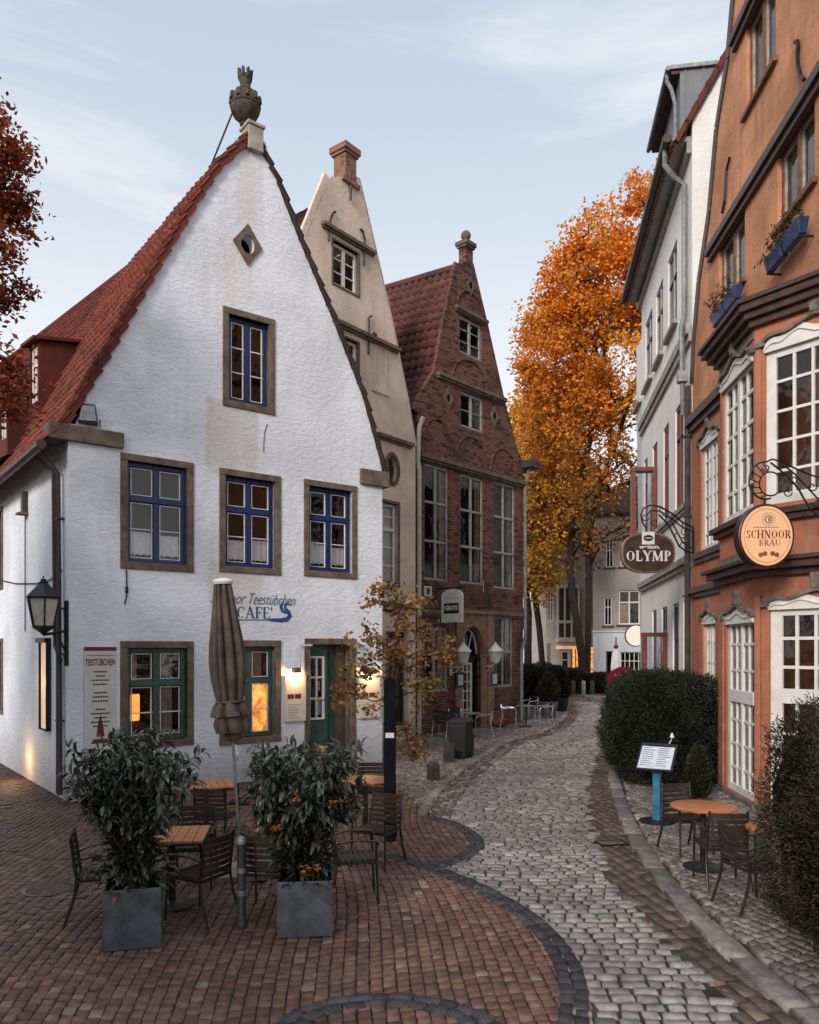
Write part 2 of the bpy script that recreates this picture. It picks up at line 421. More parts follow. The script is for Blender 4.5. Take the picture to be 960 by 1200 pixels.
TK, TN = 0.17, 0.055
def arc(cx, cy, rx, ry, a0, a1, tk=TK, tn=TN, n=14): return ('a', cx, cy, rx, ry, a0, a1, tk, tn, n)
def ln(x0, y0, x1, y1, w=TK): return ('l', x0, y0, x1, y1, w)
def srf(x, y, w=0.3): return ('l', x - w/2, y, x + w/2, y, TN)
GLYPH = {
 'C': (0.8, [arc(.42, .5, .36, .47, 50, 310), ln(.68, .72, .68, .97, TN)]),
 'A': (0.9, [ln(.12, 0, .43, 1, TN*1.2), ln(.42, 1, .76, 0, TK), ln(.25, .33, .62, .33, TN), srf(.12, .02, .24), srf(.76, .02, .3)]),
 'F': (0.7, [ln(.2, 0, .2, 1), ln(.1, .97, .66, .97, TN), ln(.2, .5, .5, .5, TN), srf(.2, .02, .34), ln(.65, .76, .65, .98, TN), ln(.5, .38, .5, .62, TN)]),
 'E': (0.75, [ln(.2, 0, .2, 1), ln(.1, .97, .66, .97, TN), ln(.2, .5, .5, .5, TN), ln(.1, .03, .68, .03, TN), ln(.65, .76, .65, .98, TN), ln(.67, .02, .67, .24, TN), ln(.5, .4, .5, .6, TN)]),
 'S': (0.66, [arc(.34, .74, .22, .23, 25, 270, TK*.9), arc(.34, .26, .24, .25, 205, 450, TK*.9), ln(.56, .75, .56, .97, TN), ln(.09, .03, .09, .25, TN)]),
 'H': (0.95, [ln(.2, 0, .2, 1), ln(.75, 0, .75, 1), ln(.2, .5, .75, .5, TN), srf(.2, .02), srf(.75, .02), srf(.2, .98), srf(.75, .98)]),
 'N': (0.95, [ln(.18, 0, .18, 1, TN*1.2), ln(.2, 1, .76, 0), ln(.76, 0, .76, 1, TN*1.2), srf(.18, .02, .26), srf(.14, .98, .24), srf(.76, .98, .26)]),
 'O': (0.92, [arc(.46, .5, .38, .47, 0, 360, TK, TN, 24)]),
 'R': (0.85, [ln(.2, 0, .2, 1), arc(.38, .74, .26, .235, -90, 90, TK*.9), ln(.2, .97, .4, .97, TN), ln(.2, .5, .4, .5, TN), ln(.4, .5, .74, .0, TK), srf(.2, .02), srf(.1, .98, .2), srf(.78, .02, .16)]),
 'B': (0.8, [ln(.2, 0, .2, 1), arc(.38, .745, .22, .23, -90, 90, TK*.9), arc(.38, .265, .27, .24, -90, 90, TK*.9), ln(.1, .97, .4, .97, TN), ln(.2, .51, .4, .51, TN), ln(.1, .03, .4, .03, TN)]),
 'U': (0.92, [ln(.2, .3, .2, 1), arc(.46, .32, .26, .29, 180, 360, TN*1.6, TN*1.4), ln(.72, .3, .72, 1, TN*1.2), srf(.2, .98), srf(.72, .98, .24)]),
 'L': (0.7, [ln(.2, 0, .2, 1), ln(.1, .03, .64, .03, TN*1.4), ln(.62, .02, .62, .27, TN), srf(.2, .98, .34)]),
 'Y': (0.85, [ln(.12, 1, .44, .45), ln(.74, 1, .44, .42, TN*1.3), ln(.44, 0, .44, .48), srf(.13, .98, .28), srf(.74, .98, .24), srf(.44, .02)]),
 'M': (1.15, [ln(.16, 0, .2, 1, TN*1.3), ln(.22, 1, .56, .05), ln(.56, .05, .92, 1, TN*1.2), ln(.94, 0, .92, 1), srf(.16, .02, .26), srf(.94, .02), srf(.16, .98, .2), srf(.98, .98, .2)]),
 'P': (0.8, [ln(.2, 0, .2, 1), arc(.38, .72, .27, .25, -90, 90, TK*.95), ln(.1, .97, .4, .97, TN), ln(.2, .47, .4, .47, TN), srf(.2, .02)]),
 "'": (0.3, [ln(.12, .72, .16, 1.02, .09)]),
 ' ': (0.4, []),
}
GLYPH['Ä'] = (0.9, GLYPH['A'][1] + [ln(.24, 1.14, .34, 1.14, .1), ln(.52, 1.14, .62, 1.14, .1)])
def serif(body, x0, x1, z0, z1, d, heavy=1.0):
    tot = sum(GLYPH[c][0] for c in body); k = (x1 - x0) / tot; hz = z1 - z0
    m = MB(); x = x0; lay = 0
    def q(pts, off):
        m.add([(a, d - off, b) for a, b in pts], [(0, 1, 2, 3)])
    for c in body:
        w, strokes = GLYPH[c]
        for s in strokes:
            lay = (lay + 1) % 5
            off = 0.0004 * lay
            if s[0] == 'l':
                _, a0, b0, a1, b1, t = s
                t *= heavy
                dx, dy = a1 - a0, b1 - b0; L = math.hypot(dx, dy); nx, ny = -dy/L*t/2, dx/L*t/2
                q([(x + (a+ex)*k, z0 + (b+ey)*hz) for a, b, ex, ey in ((a0,b0,nx,ny),(a0,b0,-nx,-ny),(a1,b1,-nx,-ny),(a1,b1,nx,ny))], off)
            else:
                _, cx, cy, rx, ry, t0, t1, tk, tn, n = s
                tk *= heavy
                prev = None
                for i in range(n + 1):
                    a = R(t0 + (t1 - t0) * i / n)
                    t = tn + (tk - tn) * abs(math.cos(a)) ** 1.3
                    pi = (x + (cx + (rx - t) * math.cos(a)) * k, z0 + (cy + (ry - tn * .6 - 0) * math.sin(a)) * hz) if False else (x + (cx + (rx - t) * math.cos(a)) * k, z0 + (cy + (ry - tn) * math.sin(a)) * hz)
                    po = (x + (cx + rx * math.cos(a)) * k, z0 + (cy + ry * math.sin(a)) * hz)
                    if prev: q([prev[0], prev[1], po, pi], off)
                    prev = (pi, po)
        x += w * k
    return m

# ------------------------------------------------------------------ buildings
class Frame:
    """a wall plane: x along the wall, y into the building, z up"""
    def __init__(s, root, O, u, base=None):
        s.root = root
        s.O = Vector((O[0], O[1])); s.u = Vector(u).normalized()
        s.n = Vector((-s.u.y, s.u.x))
        s.holes = []
        W = Matrix(((s.u.x, s.n.x, 0, s.O.x), (s.u.y, s.n.y, 0, s.O.y), (0, 0, 1, 0), (0, 0, 0, 1)))
        s.W = W
        s.base = base or s
        s.xf = (s.base.W.inverted() @ W)
    def st(s, px, py, d=0.0):
        O = s.O + s.n * d
        k = (px - CX) / F
        t = (k * O.y - O.x) / (s.u.x - k * s.u.y)
        Y = O.y + t * s.u.y
        return t, CH - (py - HY) / F * Y
    def s(s, px, d=0.0): return s.st(px, HY, d)[0]
    def w(s, x, y, z): return s.W @ Vector((x, y, z))
    def part(s, mb, name, mat, parent=None, **kw):
        return mb.build(name, mat, parent or s.root, xf=s.xf, **kw)

def building(name, label, cat, O, u):
    u = Vector(u).normalized()
    root = thing(name, label, cat, (O[0], O[1], 0), math.atan2(u.y, u.x))
    return Frame(root, O, u)

def curtain_sheet(m, x0, x1, z0, z1, d, folds=7, amp=0.02, scallop=0.0):
    n = folds * 6
    vs = []
    for i in range(n + 1):
        a = i / n
        y = d + amp * math.sin(a * folds * 2 * PI) + amp * .5 * math.sin(a * 17.3)
        zb = z0 + scallop * abs(math.sin(a * folds * PI))
        vs += [(x0 + (x1 - x0) * a, y, zb), (x0 + (x1 - x0) * a, y * 1.0, z1)]
    m.add(vs, [(2*i, 2*i+2, 2*i+3, 2*i+1) for i in range(n)])

def window(b, x0, x1, z0, z1, fmat, sur=None, rec=0.14, fw=0.07, cols=(), rows=(), mw=0.07, bx=(), bz=(), bw=0.025, barmat=None,
           sash=None, glassm=None, curtain=None, name='window', hole=True, ft=0.06, tw=None, label=None, proud_sill=0.0):
    """opening x0..x1, z0..z1; rows are fractions from the top"""
    if hole: b.holes.append([(x0, z0), (x1, z0), (x1, z1), (x0, z1)])
    W, H = x1 - x0, z1 - z0
    y0, y1 = rec, rec + ft
    tw = tw or mw
    m = MB()
    m.box(x0, x0+fw, y0, y1, z0, z1); m.box(x1-fw, x1, y0, y1, z0, z1)
    m.box(x0+fw, x1-fw, y0+.002, y1-.002, z1-fw, z1); m.box(x0+fw, x1-fw, y0+.002, y1-.002, z0, z0+fw)
    for c in cols: m.box(x0+W*c-mw/2, x0+W*c+mw/2, y0-.006, y1-.003, z0+fw, z1-fw)
    for r in rows: m.box(x0+fw, x1-fw, y0-.018, y1-.005, z1-H*r-tw/2, z1-H*r+tw/2)
    w = b.part(m, name, fmat, bevel=0.006)
    if label: w['label'] = label
    if bx or bz:
        m = MB()
        for c in bx: m.box(x0+W*c-bw/2, x0+W*c+bw/2, y0+.008, y1-.012, z0+fw*.9, z1-fw*.9)
        for r in bz: m.box(x0+fw*.9, x1-fw*.9, y0+.012, y1-.015, z1-H*r-bw/2, z1-H*r+bw/2)
        b.part(m, 'glazing_bar', barmat or fmat, w)
    if sash:
        m = MB()
        xs = [x0+fw] + sum([[x0+W*c-mw/2, x0+W*c+mw/2] for c in cols], []) + [x1-fw]
        zs = [z1-fw] + sum([[z1-H*r+tw/2, z1-H*r-tw/2] for r in rows], []) + [z0+fw]
        tt = 0.015
        g = 0.02
        for i in range(0, len(xs), 2):
            for j in range(0, len(zs), 2):
                a, c, t, bo = xs[i]+g, xs[i+1]-g, zs[j]-g, zs[j+1]+g
                if c - a < .1 or t - bo < .1: continue
                m.box(a, a+tt, y0+.012, y1-.01, bo, t); m.box(c-tt, c, y0+.012, y1-.01, bo, t)
                m.box(a+tt, c-tt, y0+.014, y1-.012, t-tt, t); m.box(a+tt, c-tt, y0+.014, y1-.012, bo, bo+tt)
        b.part(m, 'sash', sash, w)
    m = MB(); yg = (y0 + y1) / 2 + 0.012
    m.quad((x0+.01, yg, z0+.01), (x1-.01, yg, z0+.01), (x1-.01, yg, z1-.01), (x0+.01, yg, z1-.01))
    b.part(m, 'pane', glassm or M_GLASS, w)
    if sur:
        sw, smat, pr = sur[:3]
        sb = sur[3] if len(sur) > 3 else sw
        m = MB()
        e = 0.004
        m.box(x0-sw, x0, -pr, .12, z0, z1); m.box(x1, x1+sw, -pr, .12, z0, z1)
        m.box(x0-sw, x1+sw, -pr-.004, .12, z1, z1+sw); m.box(x0-sw-proud_sill*.5, x1+sw+proud_sill*.5, -pr-.006-proud_sill, .12, z0-sb, z0)
        b.part(m, 'surround', smat, w, bevel=0.012)
    for c in (curtain or []):
        a, e, lo, hi, mt, folds, sc = c
        m = MB(); curtain_sheet(m, x0+W*a, x0+W*e, z0+H*lo, z0+H*hi, rec+.10, folds, .018, sc)
        b.part(m, 'curtain', mt, w, smooth=80)
    return w

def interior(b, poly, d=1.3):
    m = MB(); m.prism(poly, d, d + .05); b.part(m, 'dark_room_sheet', M_DARK)  # dark sheet behind the windows, room shade put into its colour

def pantile(A, Bp, C, D, tw=0.24, th=0.33, h=0.05, seed=0):
    """curved tiles on the patch A-B (eave) D-C (ridge); returns V, faces, tint"""
    rg = np.random.default_rng(seed)
    A, Bp, C, D = [np.array(p, dtype=float) for p in (A, Bp, C, D)]
    nrow = max(1, int(round(np.linalg.norm(((D - A) + (C - Bp)) / 2) / th)))
    ncol = max(1, int(round(max(np.linalg.norm(Bp - A), np.linalg.norm(C - D)) / tw)))
    n = np.cross(Bp - A, D - A); n /= np.linalg.norm(n)
    if n[2] < 0: n = -n
    per = 5
    us = np.linspace(0, 1, ncol * per + 1)
    ph = (us * ncol) % 1.0
    wave = np.where(ph < .62, np.sin(ph / .62 * PI), -0.35 * np.sin((ph - .62) / .38 * PI)) * h
    V = []; Fq = []; T = []
    base = 0
    tilejit = rg.normal(0, .006, (nrow, ncol + 1)); tint = rg.random((nrow, ncol + 1))
    ci = np.minimum((us * ncol).astype(int), ncol)
    m = len(us)
    for r in range(nrow):
        for (vv, lift) in ((r / nrow, .055), ((r + 1.06) / nrow, .012)):
            v = min(vv, 1.0)
            pts = (A[None] * (1-us)[:, None] + Bp[None] * us[:, None]) * (1 - v) + (D[None] * (1-us)[:, None] + C[None] * us[:, None]) * v
            off = wave + lift + tilejit[r][ci]
            V.append(pts + n[None] * off[:, None]); T.append(tint[r][ci])
        pts = (A[None] * (1-us)[:, None] + Bp[None] * us[:, None]) * (1 - r/nrow) + (D[None] * (1-us)[:, None] + C[None] * us[:, None]) * (r/nrow)
        V.append(pts + n[None] * (wave * .9 + .0)[:, None]); T.append(tint[r][ci] * .3)
        i = np.arange(m - 1)
        Fq.append(np.stack([base+i, base+i+1, base+m+i+1, base+m+i], 1))
        Fq.append(np.stack([base+2*m+i, base+2*m+i+1, base+i+1, base+i], 1))
        base += 3 * m
    return np.concatenate(V), np.concatenate(Fq), np.concatenate(T)

def tiled(b, patches, mat, name='roof', parent=None, tw=.24, th=.33, h=.05):
    Vs, Fs, Ts = [], [], []; base = 0
    for i, p in enumerate(patches):
        V, Fq, T = pantile(*p, tw=tw, th=th, h=h, seed=i + len(patches) * 7)
        Vs.append(V); Fs.append(Fq + base); Ts.append(T); base += len(V)
    V = np.concatenate(Vs)
    X = np.array(b.xf)
    V = V @ X[:3, :3].T + X[:3, 3]
    T = np.concatenate(Ts)
    return arrmesh(name, V, np.concatenate(Fs), mat, parent or b.root, np.stack([T]*3, 1), smooth=False)

def slope_patches(pts, d0, d1, dx=0.0):
    """pts from eave to ridge in (x,z); extruded back from d0 to d1 with a sideways drift dx"""
    out = []
    for (xa, za), (xb, zb) in zip(pts[:-1], pts[1:]):
        out.append(((xa, d0, za), (xa + dx, d1, za), (xb + dx, d1, zb), (xb, d0, zb)))
    return out

def shell(m, pts, depth, dx=0.0):
    """side and back walls under a gable outline; pts = outline left foot ... right foot"""
    a, z = pts
    return m
# ================================================================== CAFE (white gabled house, left)
def lerp(a, b, t): return a + (b - a) * t
def mirror(pts, c): return [(2*c - x, z) for x, z in pts]
def off_out(pts, d):       # push a gable edge outwards (left edges: towards -x/up, right: +x/up)
    out = []
    for i, (x, z) in enumerate(pts):
        a = pts[max(0, i-1)]; b = pts[min(len(pts)-1, i+1)]
        dx, dz = b[0]-a[0], b[1]-a[1]; L = math.hypot(dx, dz)
        nx, nz = -dz/L, dx/L
        if nz < 0: nx, nz = -nx, -nz
        out.append((x + nx*d, z + nz*d))
    return out

cafe = building('gabled_cafe', 'white painted cafe house with steep red tiled gable roof and blue windows', 'house', (-6.0, 13.95), (5.38, 4.12))
CW = 6.776
Lp = [cafe.st(*p) for p in ((96,497),(107,450),(127,417),(157,363),(187,310),(227,243),(257,197),(283,156))]
Rp = [cafe.st(*p) for p in ((450,556),(448,543),(425,465),(390,375),(350,280),(325,215),(311,166))]
zL = Lp[0][1] - .02
Lp[0] = (0.12, zL)
Rp[0] = (CW, Rp[0][1]); Rp[1] = (CW - .05, Rp[1][1])
cafe_outline = [(0, 0), (CW, 0)] + Rp + Lp[::-1] + [(0, zL)]
SUR = (0.13, M_STONE, 0.03)
lace = [(0.08, 0.46, 0.08, 0.33, M_CURT, 5, .03), (0.54, 0.92, 0.08, 0.33, M_CURT, 5, .03)]
def cafe_win(xa, xb, yt, yb, **kw):
    x0, zt = cafe.st(xa, yt); x1 = cafe.s(xb); z0 = cafe.st(xa, yb)[1]
    w = SUR[0]
    return window(cafe, x0+w, x1-w, z0+w, zt-w, sur=SUR, rec=.10, **kw)
for xa, xb, yt, yb in ((141,227,530,666),(257,329,548,670),(356,418,561,675)):
    cafe_win(xa, xb, yt, yb, fmat=M_BLUE, cols=(.5,), rows=(.36,), mw=.10, fw=.075, tw=.10, sash=M_WHITE, bz=(.66,), bw=.018, barmat=M_WHITE, curtain=[(a_, e_, lo_, hi_+random.uniform(-.03,.03), mt_, random.choice((3,4,5,6)), random.uniform(.02,.05)) for a_, e_, lo_, hi_, mt_, fo_, sc_ in lace])
cafe_win(261, 322, 358, 475, fmat=M_BLUE, cols=(.5,), mw=.11, fw=.08, sash=M_WHITE, bz=(.35, .64), bw=.022, barmat=M_WHITE)
gw1 = cafe_win(141, 227, 751, 879, fmat=M_GREEN, cols=(.5,), rows=(.38,), mw=.12, fw=.085, tw=.11, sash=M_WHITE, bz=(.70,), bw=.022, barmat=M_WHITE,
         curtain=[(.52,.80,.05,.97,M_CURTB,4,0), (.08,.2,.6,.97,M_CURTB,2,0)])
gw2 = cafe_win(257, 329, 750, 874, fmat=M_GREEN, cols=(.5,), rows=(.38,), mw=.12, fw=.085, tw=.11, sash=M_WHITE, bz=(.70,), bw=.022, barmat=M_WHITE,
         curtain=[(.56,.8,.64,.97,M_CURTB,4,0)])
# warm room light behind the second ground-floor window
for wpart, a, e, lo, hi in ((gw2, .56, .99, .04, .58), (gw2, .08, .40, .05, .55)):
    x0 = cafe.s(257)+.13; x1 = cafe.s(329)-.13; z0 = cafe.st(257, 874)[1]+.13; z1 = cafe.st(257, 750)[1]-.13
    m = MB(); yb = .30
    m.quad((lerp(x0,x1,a), yb, lerp(z0,z1,lo)), (lerp(x0,x1,e), yb, lerp(z0,z1,lo)), (lerp(x0,x1,e), yb, lerp(z0,z1,hi)), (lerp(x0,x1,a), yb, lerp(z0,z1,hi)))
    cafe.part(m, 'lit_room_wall', M_WARMROOM, wpart)
# oculus: a stone diamond with a round hole
ox, oz = cafe.st(290, 287)
circ = [(ox + .155*math.cos(2*PI*k/16), oz + .19*math.sin(2*PI*k/16)) for k in range(16)]
cafe.holes.append(circ)
m = MB()
dia = [(ox-.32, oz), (ox, oz-.42), (ox+.32, oz), (ox, oz+.42)]
m.sheet(dia, [circ], -.035, .03)
for a, b_ in zip(dia, dia[1:]+dia[:1]): m.quad((a[0],-.035,a[1]), (b_[0],-.035,b_[1]), (b_[0],.02,b_[1]), (a[0],.02,a[1]))
cafe.part(m, 'oculus_frame', M_STONE)
# door opening
dx0, dzt = cafe.st(357, 748); dx1 = cafe.s(417)
w = .13
cafe.holes.append([(dx0+w, .02), (dx1-w, .02), (dx1-w, dzt-w), (dx0+w, dzt-w)])
m = MB()
m.box(dx0, dx0+w, -.03, .25, .02, dzt-w); m.box(dx1-w, dx1, -.03, .25, .02, dzt-w); m.box(dx0, dx1, -.034, .25, dzt-w, dzt)
door_sur = cafe.part(m, 'door_surround', M_STONE, bevel=.012)
m = MB()
xm = lerp(dx0+w, dx1-w, .48); zt = dzt-w
m.box(dx0+w, dx0+w+.06, .16, .23, .02, zt); m.box(xm+.03, xm+.30, .30, .35, .02, zt)
m.box(dx0+w+.06, xm+.02, .162, .228, zt-.25, zt)
m.box(dx0+w+.06, xm+.02, .162, .228, .02, 1.15); m.box(xm-.04, xm+.03, .158, .232, .02, zt-.25)
m.box(xm+.15, xm+.17, .29, .30, .1, zt-.2)
door = cafe.part(m, 'door', M_GREEN, bevel=.006)
m = MB(); m.box(xm+.302, dx1-w, .26, .34, .02, zt); m.box(xm+.36, dx1-w-.06, .245, .262, .3, zt-.3); cafe.part(m, 'side_panel', basic('dark_brown_panel', (.09,.055,.04), .6, 0, .3, 5), door)
m = MB()
pa, pb, pz0, pz1 = dx0+w+.065, xm-.045, 1.16, zt-.255
m.box(pa, pa+.04, .15, .22, pz0, pz1); m.box(pb-.04, pb, .15, .22, pz0, pz1)
m.box(pa+.04, pb-.04, .152, .218, pz0, pz0+.04); m.box(pa+.04, pb-.04, .152, .218, pz1-.04, pz1)
pm = (pa+pb)/2; m.box(pm-.02, pm+.02, .155, .21, pz0+.04, pz1-.04)
for t in (1/3, 2/3): m.box(pa+.04, pb-.04, .158, .208, lerp(pz0,pz1,t)-.018, lerp(pz0,pz1,t)+.018)
cafe.part(m, 'glazing_bar', M_WHITE, door)
m = MB(); m.quad((pa,.19,pz0),(pb,.19,pz0),(pb,.19,pz1),(pa,.19,pz1)); cafe.part(m, 'pane', M_GLASS, door)
m = MB(); m.box(pm+.03, pb-.05, .23, .235, pz0+.1, pz0+.42); m.box(pm+.05, pb-.07, .23, .235, lerp(pz0,pz1,.45), lerp(pz0,pz1,.6)); cafe.part(m, 'door_notice', M_PAPER, door)

m = MB(); m.sheet(cafe_outline, cafe.holes, 0, .22)
cafe.part(m, 'wall', M_CAFEWALL)
side = Frame(cafe.root, cafe.O + cafe.n * 10, -cafe.n, cafe)
def side_win(xa, xb, yt, yb, **kw):
    x0, z1 = side.st(xa, yt); x1, _ = side.st(xb, yt); z0 = side.st(xb, yb)[1]
    return x0, x1, z0, z1
s1 = side.st(4, 600); s0 = s1[0] - .9
swz = ((side.st(5, 592)[1], side.st(5, 690)[1]), (side.st(5, 748)[1], side.st(5, 838)[1]))
for zt_, zb_ in swz:
    window(side, s0+.1, s1[0]-.1, zb_+.1, zt_-.1, fmat=M_BROWN, sur=(.1, M_STONE, .03), cols=(.5,), rows=(.4,), fw=.06, mw=.07)
m = MB(); m.sheet([(0,0),(10,0),(10,zL),(0,zL)], side.holes, 0, .22); side.part(m, 'wall', M_CAFEWALL)
m = MB()
m.quad((CW,0,0),(CW,10,0),(CW,10,Rp[0][1]),(CW,0,Rp[0][1]))
m.add([(x, 10, z) for x, z in cafe_outline], [tuple(range(len(cafe_outline)))])
cafe.part(m, 'wall', M_CAFEWALL)
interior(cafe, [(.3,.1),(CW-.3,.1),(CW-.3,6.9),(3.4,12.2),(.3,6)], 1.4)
# roof
Lo = off_out(Lp, .05); Ro = off_out(Rp, .05)
apex = ((Lp[-1][0]+Rp[-1][0])/2, Lp[-1][1]+.12)
lroof = [(-.42, zL-.42), (-.12, zL-.10)] + Lo[1:-1] + [apex]
rroof = [(CW+.22, Ro[0][1]-.25)] + Ro[1:-1] + [apex]
tiled(cafe, slope_patches(lroof, -.10, 7.4), M_TILE, 'roof', tw=.235, th=.32, h=.05)
tiled(cafe, slope_patches(rroof, -.07, 10), M_TILED, 'roof', tw=.235, th=.32, h=.04)
m = MB()
for (xa, za), (xb, zb) in zip(lroof[1:-1], lroof[2:]):
    n = max(1, int(math.hypot(xb-xa, zb-za)/.32))
    for k in range(n):
        p = (lerp(xa,xb,k/n), lerp(za,zb,k/n)); q = (lerp(xa,xb,(k+1.05)/n), lerp(za,zb,(k+1.05)/n))
        m.beam((p[0]-.02, -.04, p[1]+.02), (q[0]+.02, -.04, q[1]-.01), .17, .075, (1, 0, 1))
cafe.part(m, 'verge_tiles', M_TILE)
m = MB()
for (xa, za), (xb, zb) in zip(rroof[:-1], rroof[1:]):
    n = max(1, int(math.hypot(xb-xa, zb-za)/.33))
    for k in range(n):
        p = (lerp(xa,xb,k/n), lerp(za,zb,k/n)); q = (lerp(xa,xb,(k+1.05)/n), lerp(za,zb,(k+1.05)/n))
        m.beam((p[0]+.03, -.03, p[1]+.02), (q[0]-.015, -.03, q[1]-.015), .10, .05, (1, 0, -1))
cafe.part(m, 'verge_tiles', M_TILED)
m = MB(); m.tube([(apex[0], -.05, apex[1]+.02), (apex[0], 7.4, apex[1]+.02)], .14, 8); cafe.part(m, 'ridge_tiles', M_TILE, smooth=40)
# rear wing roof, turned a little against the house
wz = 12.75
def plane_w(r, b_): return Vector((-5.5 - .70*r - .713*b_, 19.06 + .713*r - .70*b_, wz - 1.75*b_))
iw = cafe.W.inverted()
wp = [iw @ plane_w(*q) for q in ((2.7, 3.7), (14, 3.7), (14, 0), (2.7, 0))]
tiled(cafe, [tuple(wp[i] for i in (1, 0, 3, 2))], M_TILE2, 'rear_roof', tw=.24, th=.33, h=.03)
m = MB(); m.tube([wp[3], wp[2]], .12, 8); cafe.part(m, 'ridge_tiles', M_TILE2, smooth=40)
# dormers on the rear wing
def dormer(px, py, wd, hd):
    k = (px - CX) / F; c = (HY - py) / F
    # solve k*Y=X, z=CH+c*Y on the wing plane
    best = None
    for i in range(4000):
        Y = 14 + i * .004
        X = k*Y; z = CH + c*Y
        dx, dy = X + 5.5, Y - 19.06
        b_ = dx*-.713 + dy*-.70
        if z <= wz - 1.75*b_: best = (X, Y, z); break
    if not best: return
    fr = Frame(cafe.root, (best[0] + .713*.0 - .70*-wd/2, best[1] - .713*wd/2), (.70, -.713), cafe)
    fr.O = Vector((best[0], best[1])) - fr.u * (wd/2) - fr.n*.25; fr = Frame(cafe.root, fr.O, (.70, -.713), cafe)
    z0 = best[2]
    window(fr, .07, wd-.07, z0+.10, z0+hd-.06, M_WHITE, cols=(.5,), rows=(.35,), fw=.06, mw=.06, rec=.05, hole=True, name='dormer_window')
    m = MB(); m.sheet([(0,z0-.3),(wd,z0-.3),(wd,z0+hd),(0,z0+hd)], fr.holes, 0, .12)
    m.quad((0,0,z0-.3),(0,1.1,z0-.3),(0,1.1,z0+hd+.15),(0,0,z0+hd)); m.quad((wd,0,z0-.3),(wd,1.1,z0-.3),(wd,1.1,z0+hd+.15),(wd,0,z0+hd))
    dm = fr.part(m, 'dormer', M_TILE2)
    m = MB(); m.add([(-.1,-.16,z0+hd-.02),(wd+.1,-.16,z0+hd-.02),(wd+.1,1.1,z0+hd+.2),(-.1,1.1,z0+hd+.2),(-.1,-.16,z0+hd+.05),(wd+.1,-.16,z0+hd+.05),(wd+.1,1.1,z0+hd+.27),(-.1,1.1,z0+hd+.27)],[(0,3,2,1),(4,5,6,7),(0,1,5,4),(1,2,6,5),(2,3,7,6),(3,0,4,7)]); fr.part(m, 'dormer_roof', M_TILE2, dm)
dormer(53, 480, .62, 1.45)
dormer(17, 522, .62, 1.0)
# kneelers, pedestal, urn
m = MB()
k0 = cafe.st(80, 503); k1 = cafe.st(128, 523)
m.box(-.34, .95, -.09, .30, cafe.st(128,524)[1], cafe.st(128,506)[1])
m.box(CW-.62, CW+.16, -.08, .3, cafe.st(440,570)[1], cafe.st(440,552)[1])
cafe.part(m, 'kneeler_stone', M_STONE, bevel=.015)
pz = cafe.st(297, 150)[1]
pc = cafe.s(295)
m = MB(); m.box(pc-.12, pc+.21, -.12, .24, pz-.50, pz-.02); m.box(pc-.15, pc+.24, -.15, .27, pz-.02, pz+.05)
cafe.part(m, 'pedestal', M_STONEL, bevel=.015)
uc = cafe.s(288) ; ub = pz + .05; 
ut = cafe.st(288, 78)[1]; uh = ut - ub
prof = [(.10,0),(.12,.03),(.07,.06),(.15,.10),(.24,.17),(.295,.27),(.30,.33),(.315,.34),(.315,.37),(.295,.38),(.30,.46),(.26,.53),(.20,.58),(.21,.60),(.14,.64),(.10,.74),(.12,.80),(.13,.86),(.135,.90),(.05,.92)]
m = MB(); m.lathe([(r*1.0, z*uh) for r, z in prof], (uc+.05, .12, ub), 24)
for k in range(8):
    a = 2*PI*k/8
    c_ = Vector((uc+.05+.115*math.cos(a), .12+.115*math.sin(a), ub+.85*uh))
    m.tube([c_, c_ + Vector((.015*math.cos(a), .015*math.sin(a), .13*uh)), c_ + Vector((.05*math.cos(a), .05*math.sin(a), .15*uh))], [.035,.04,.01], 6)
for k in range(10):
    a = 2*PI*k/10
    m.tube([(uc+.05+.30*math.cos(a), .12+.30*math.sin(a), ub+.40*uh), (uc+.05+.265*math.cos(a), .12+.265*math.sin(a), ub+.52*uh)], [.04,.06], 6)
cafe.part(m, 'urn_finial', M_URN, smooth=35)
m = MB(); zr_ = apex[1]-1.15; ia = [i for i in range(len(lroof)-1) if lroof[i][1] <= zr_ <= lroof[i+1][1]][0]; tr_ = (zr_-lroof[ia][1])/(lroof[ia+1][1]-lroof[ia][1]); m.tube([(uc-.2, .12, ub+.22*uh), (lerp(lroof[ia][0], lroof[ia+1][0], tr_)-.03, .25, zr_)], .018, 6); cafe.part(m, 'stay_rod', M_IRON)
# gutter and downpipes on the alley side
m = MB(); m.tube([(-.46, -.12, zL-.46), (-.46, 9.5, zL-.46)], .085, 8); cafe.part(m, 'gutter', M_PIPE_D, smooth=40)
m = MB()
m.tube([(-.42, .30, zL-.5), (-.30, .30, zL-.62), (-.10, .30, zL-.85), (-.08, .30, 2.95), (-.08, .24, .1)], .048, 8)
m.tube([(-.44, .62, zL-.5), (-.10, .62, zL-.75), (-.07, .62, 2.75), (-.07, .42, 2.6), (-.07, .42, .1)], .035, 8)
for z in (1.4, 3.4, 5.0): m.box(-.13, .0, .22, .38, z, z+.03)
cafe.part(m, 'downpipe', M_PIPE_D, smooth=40)
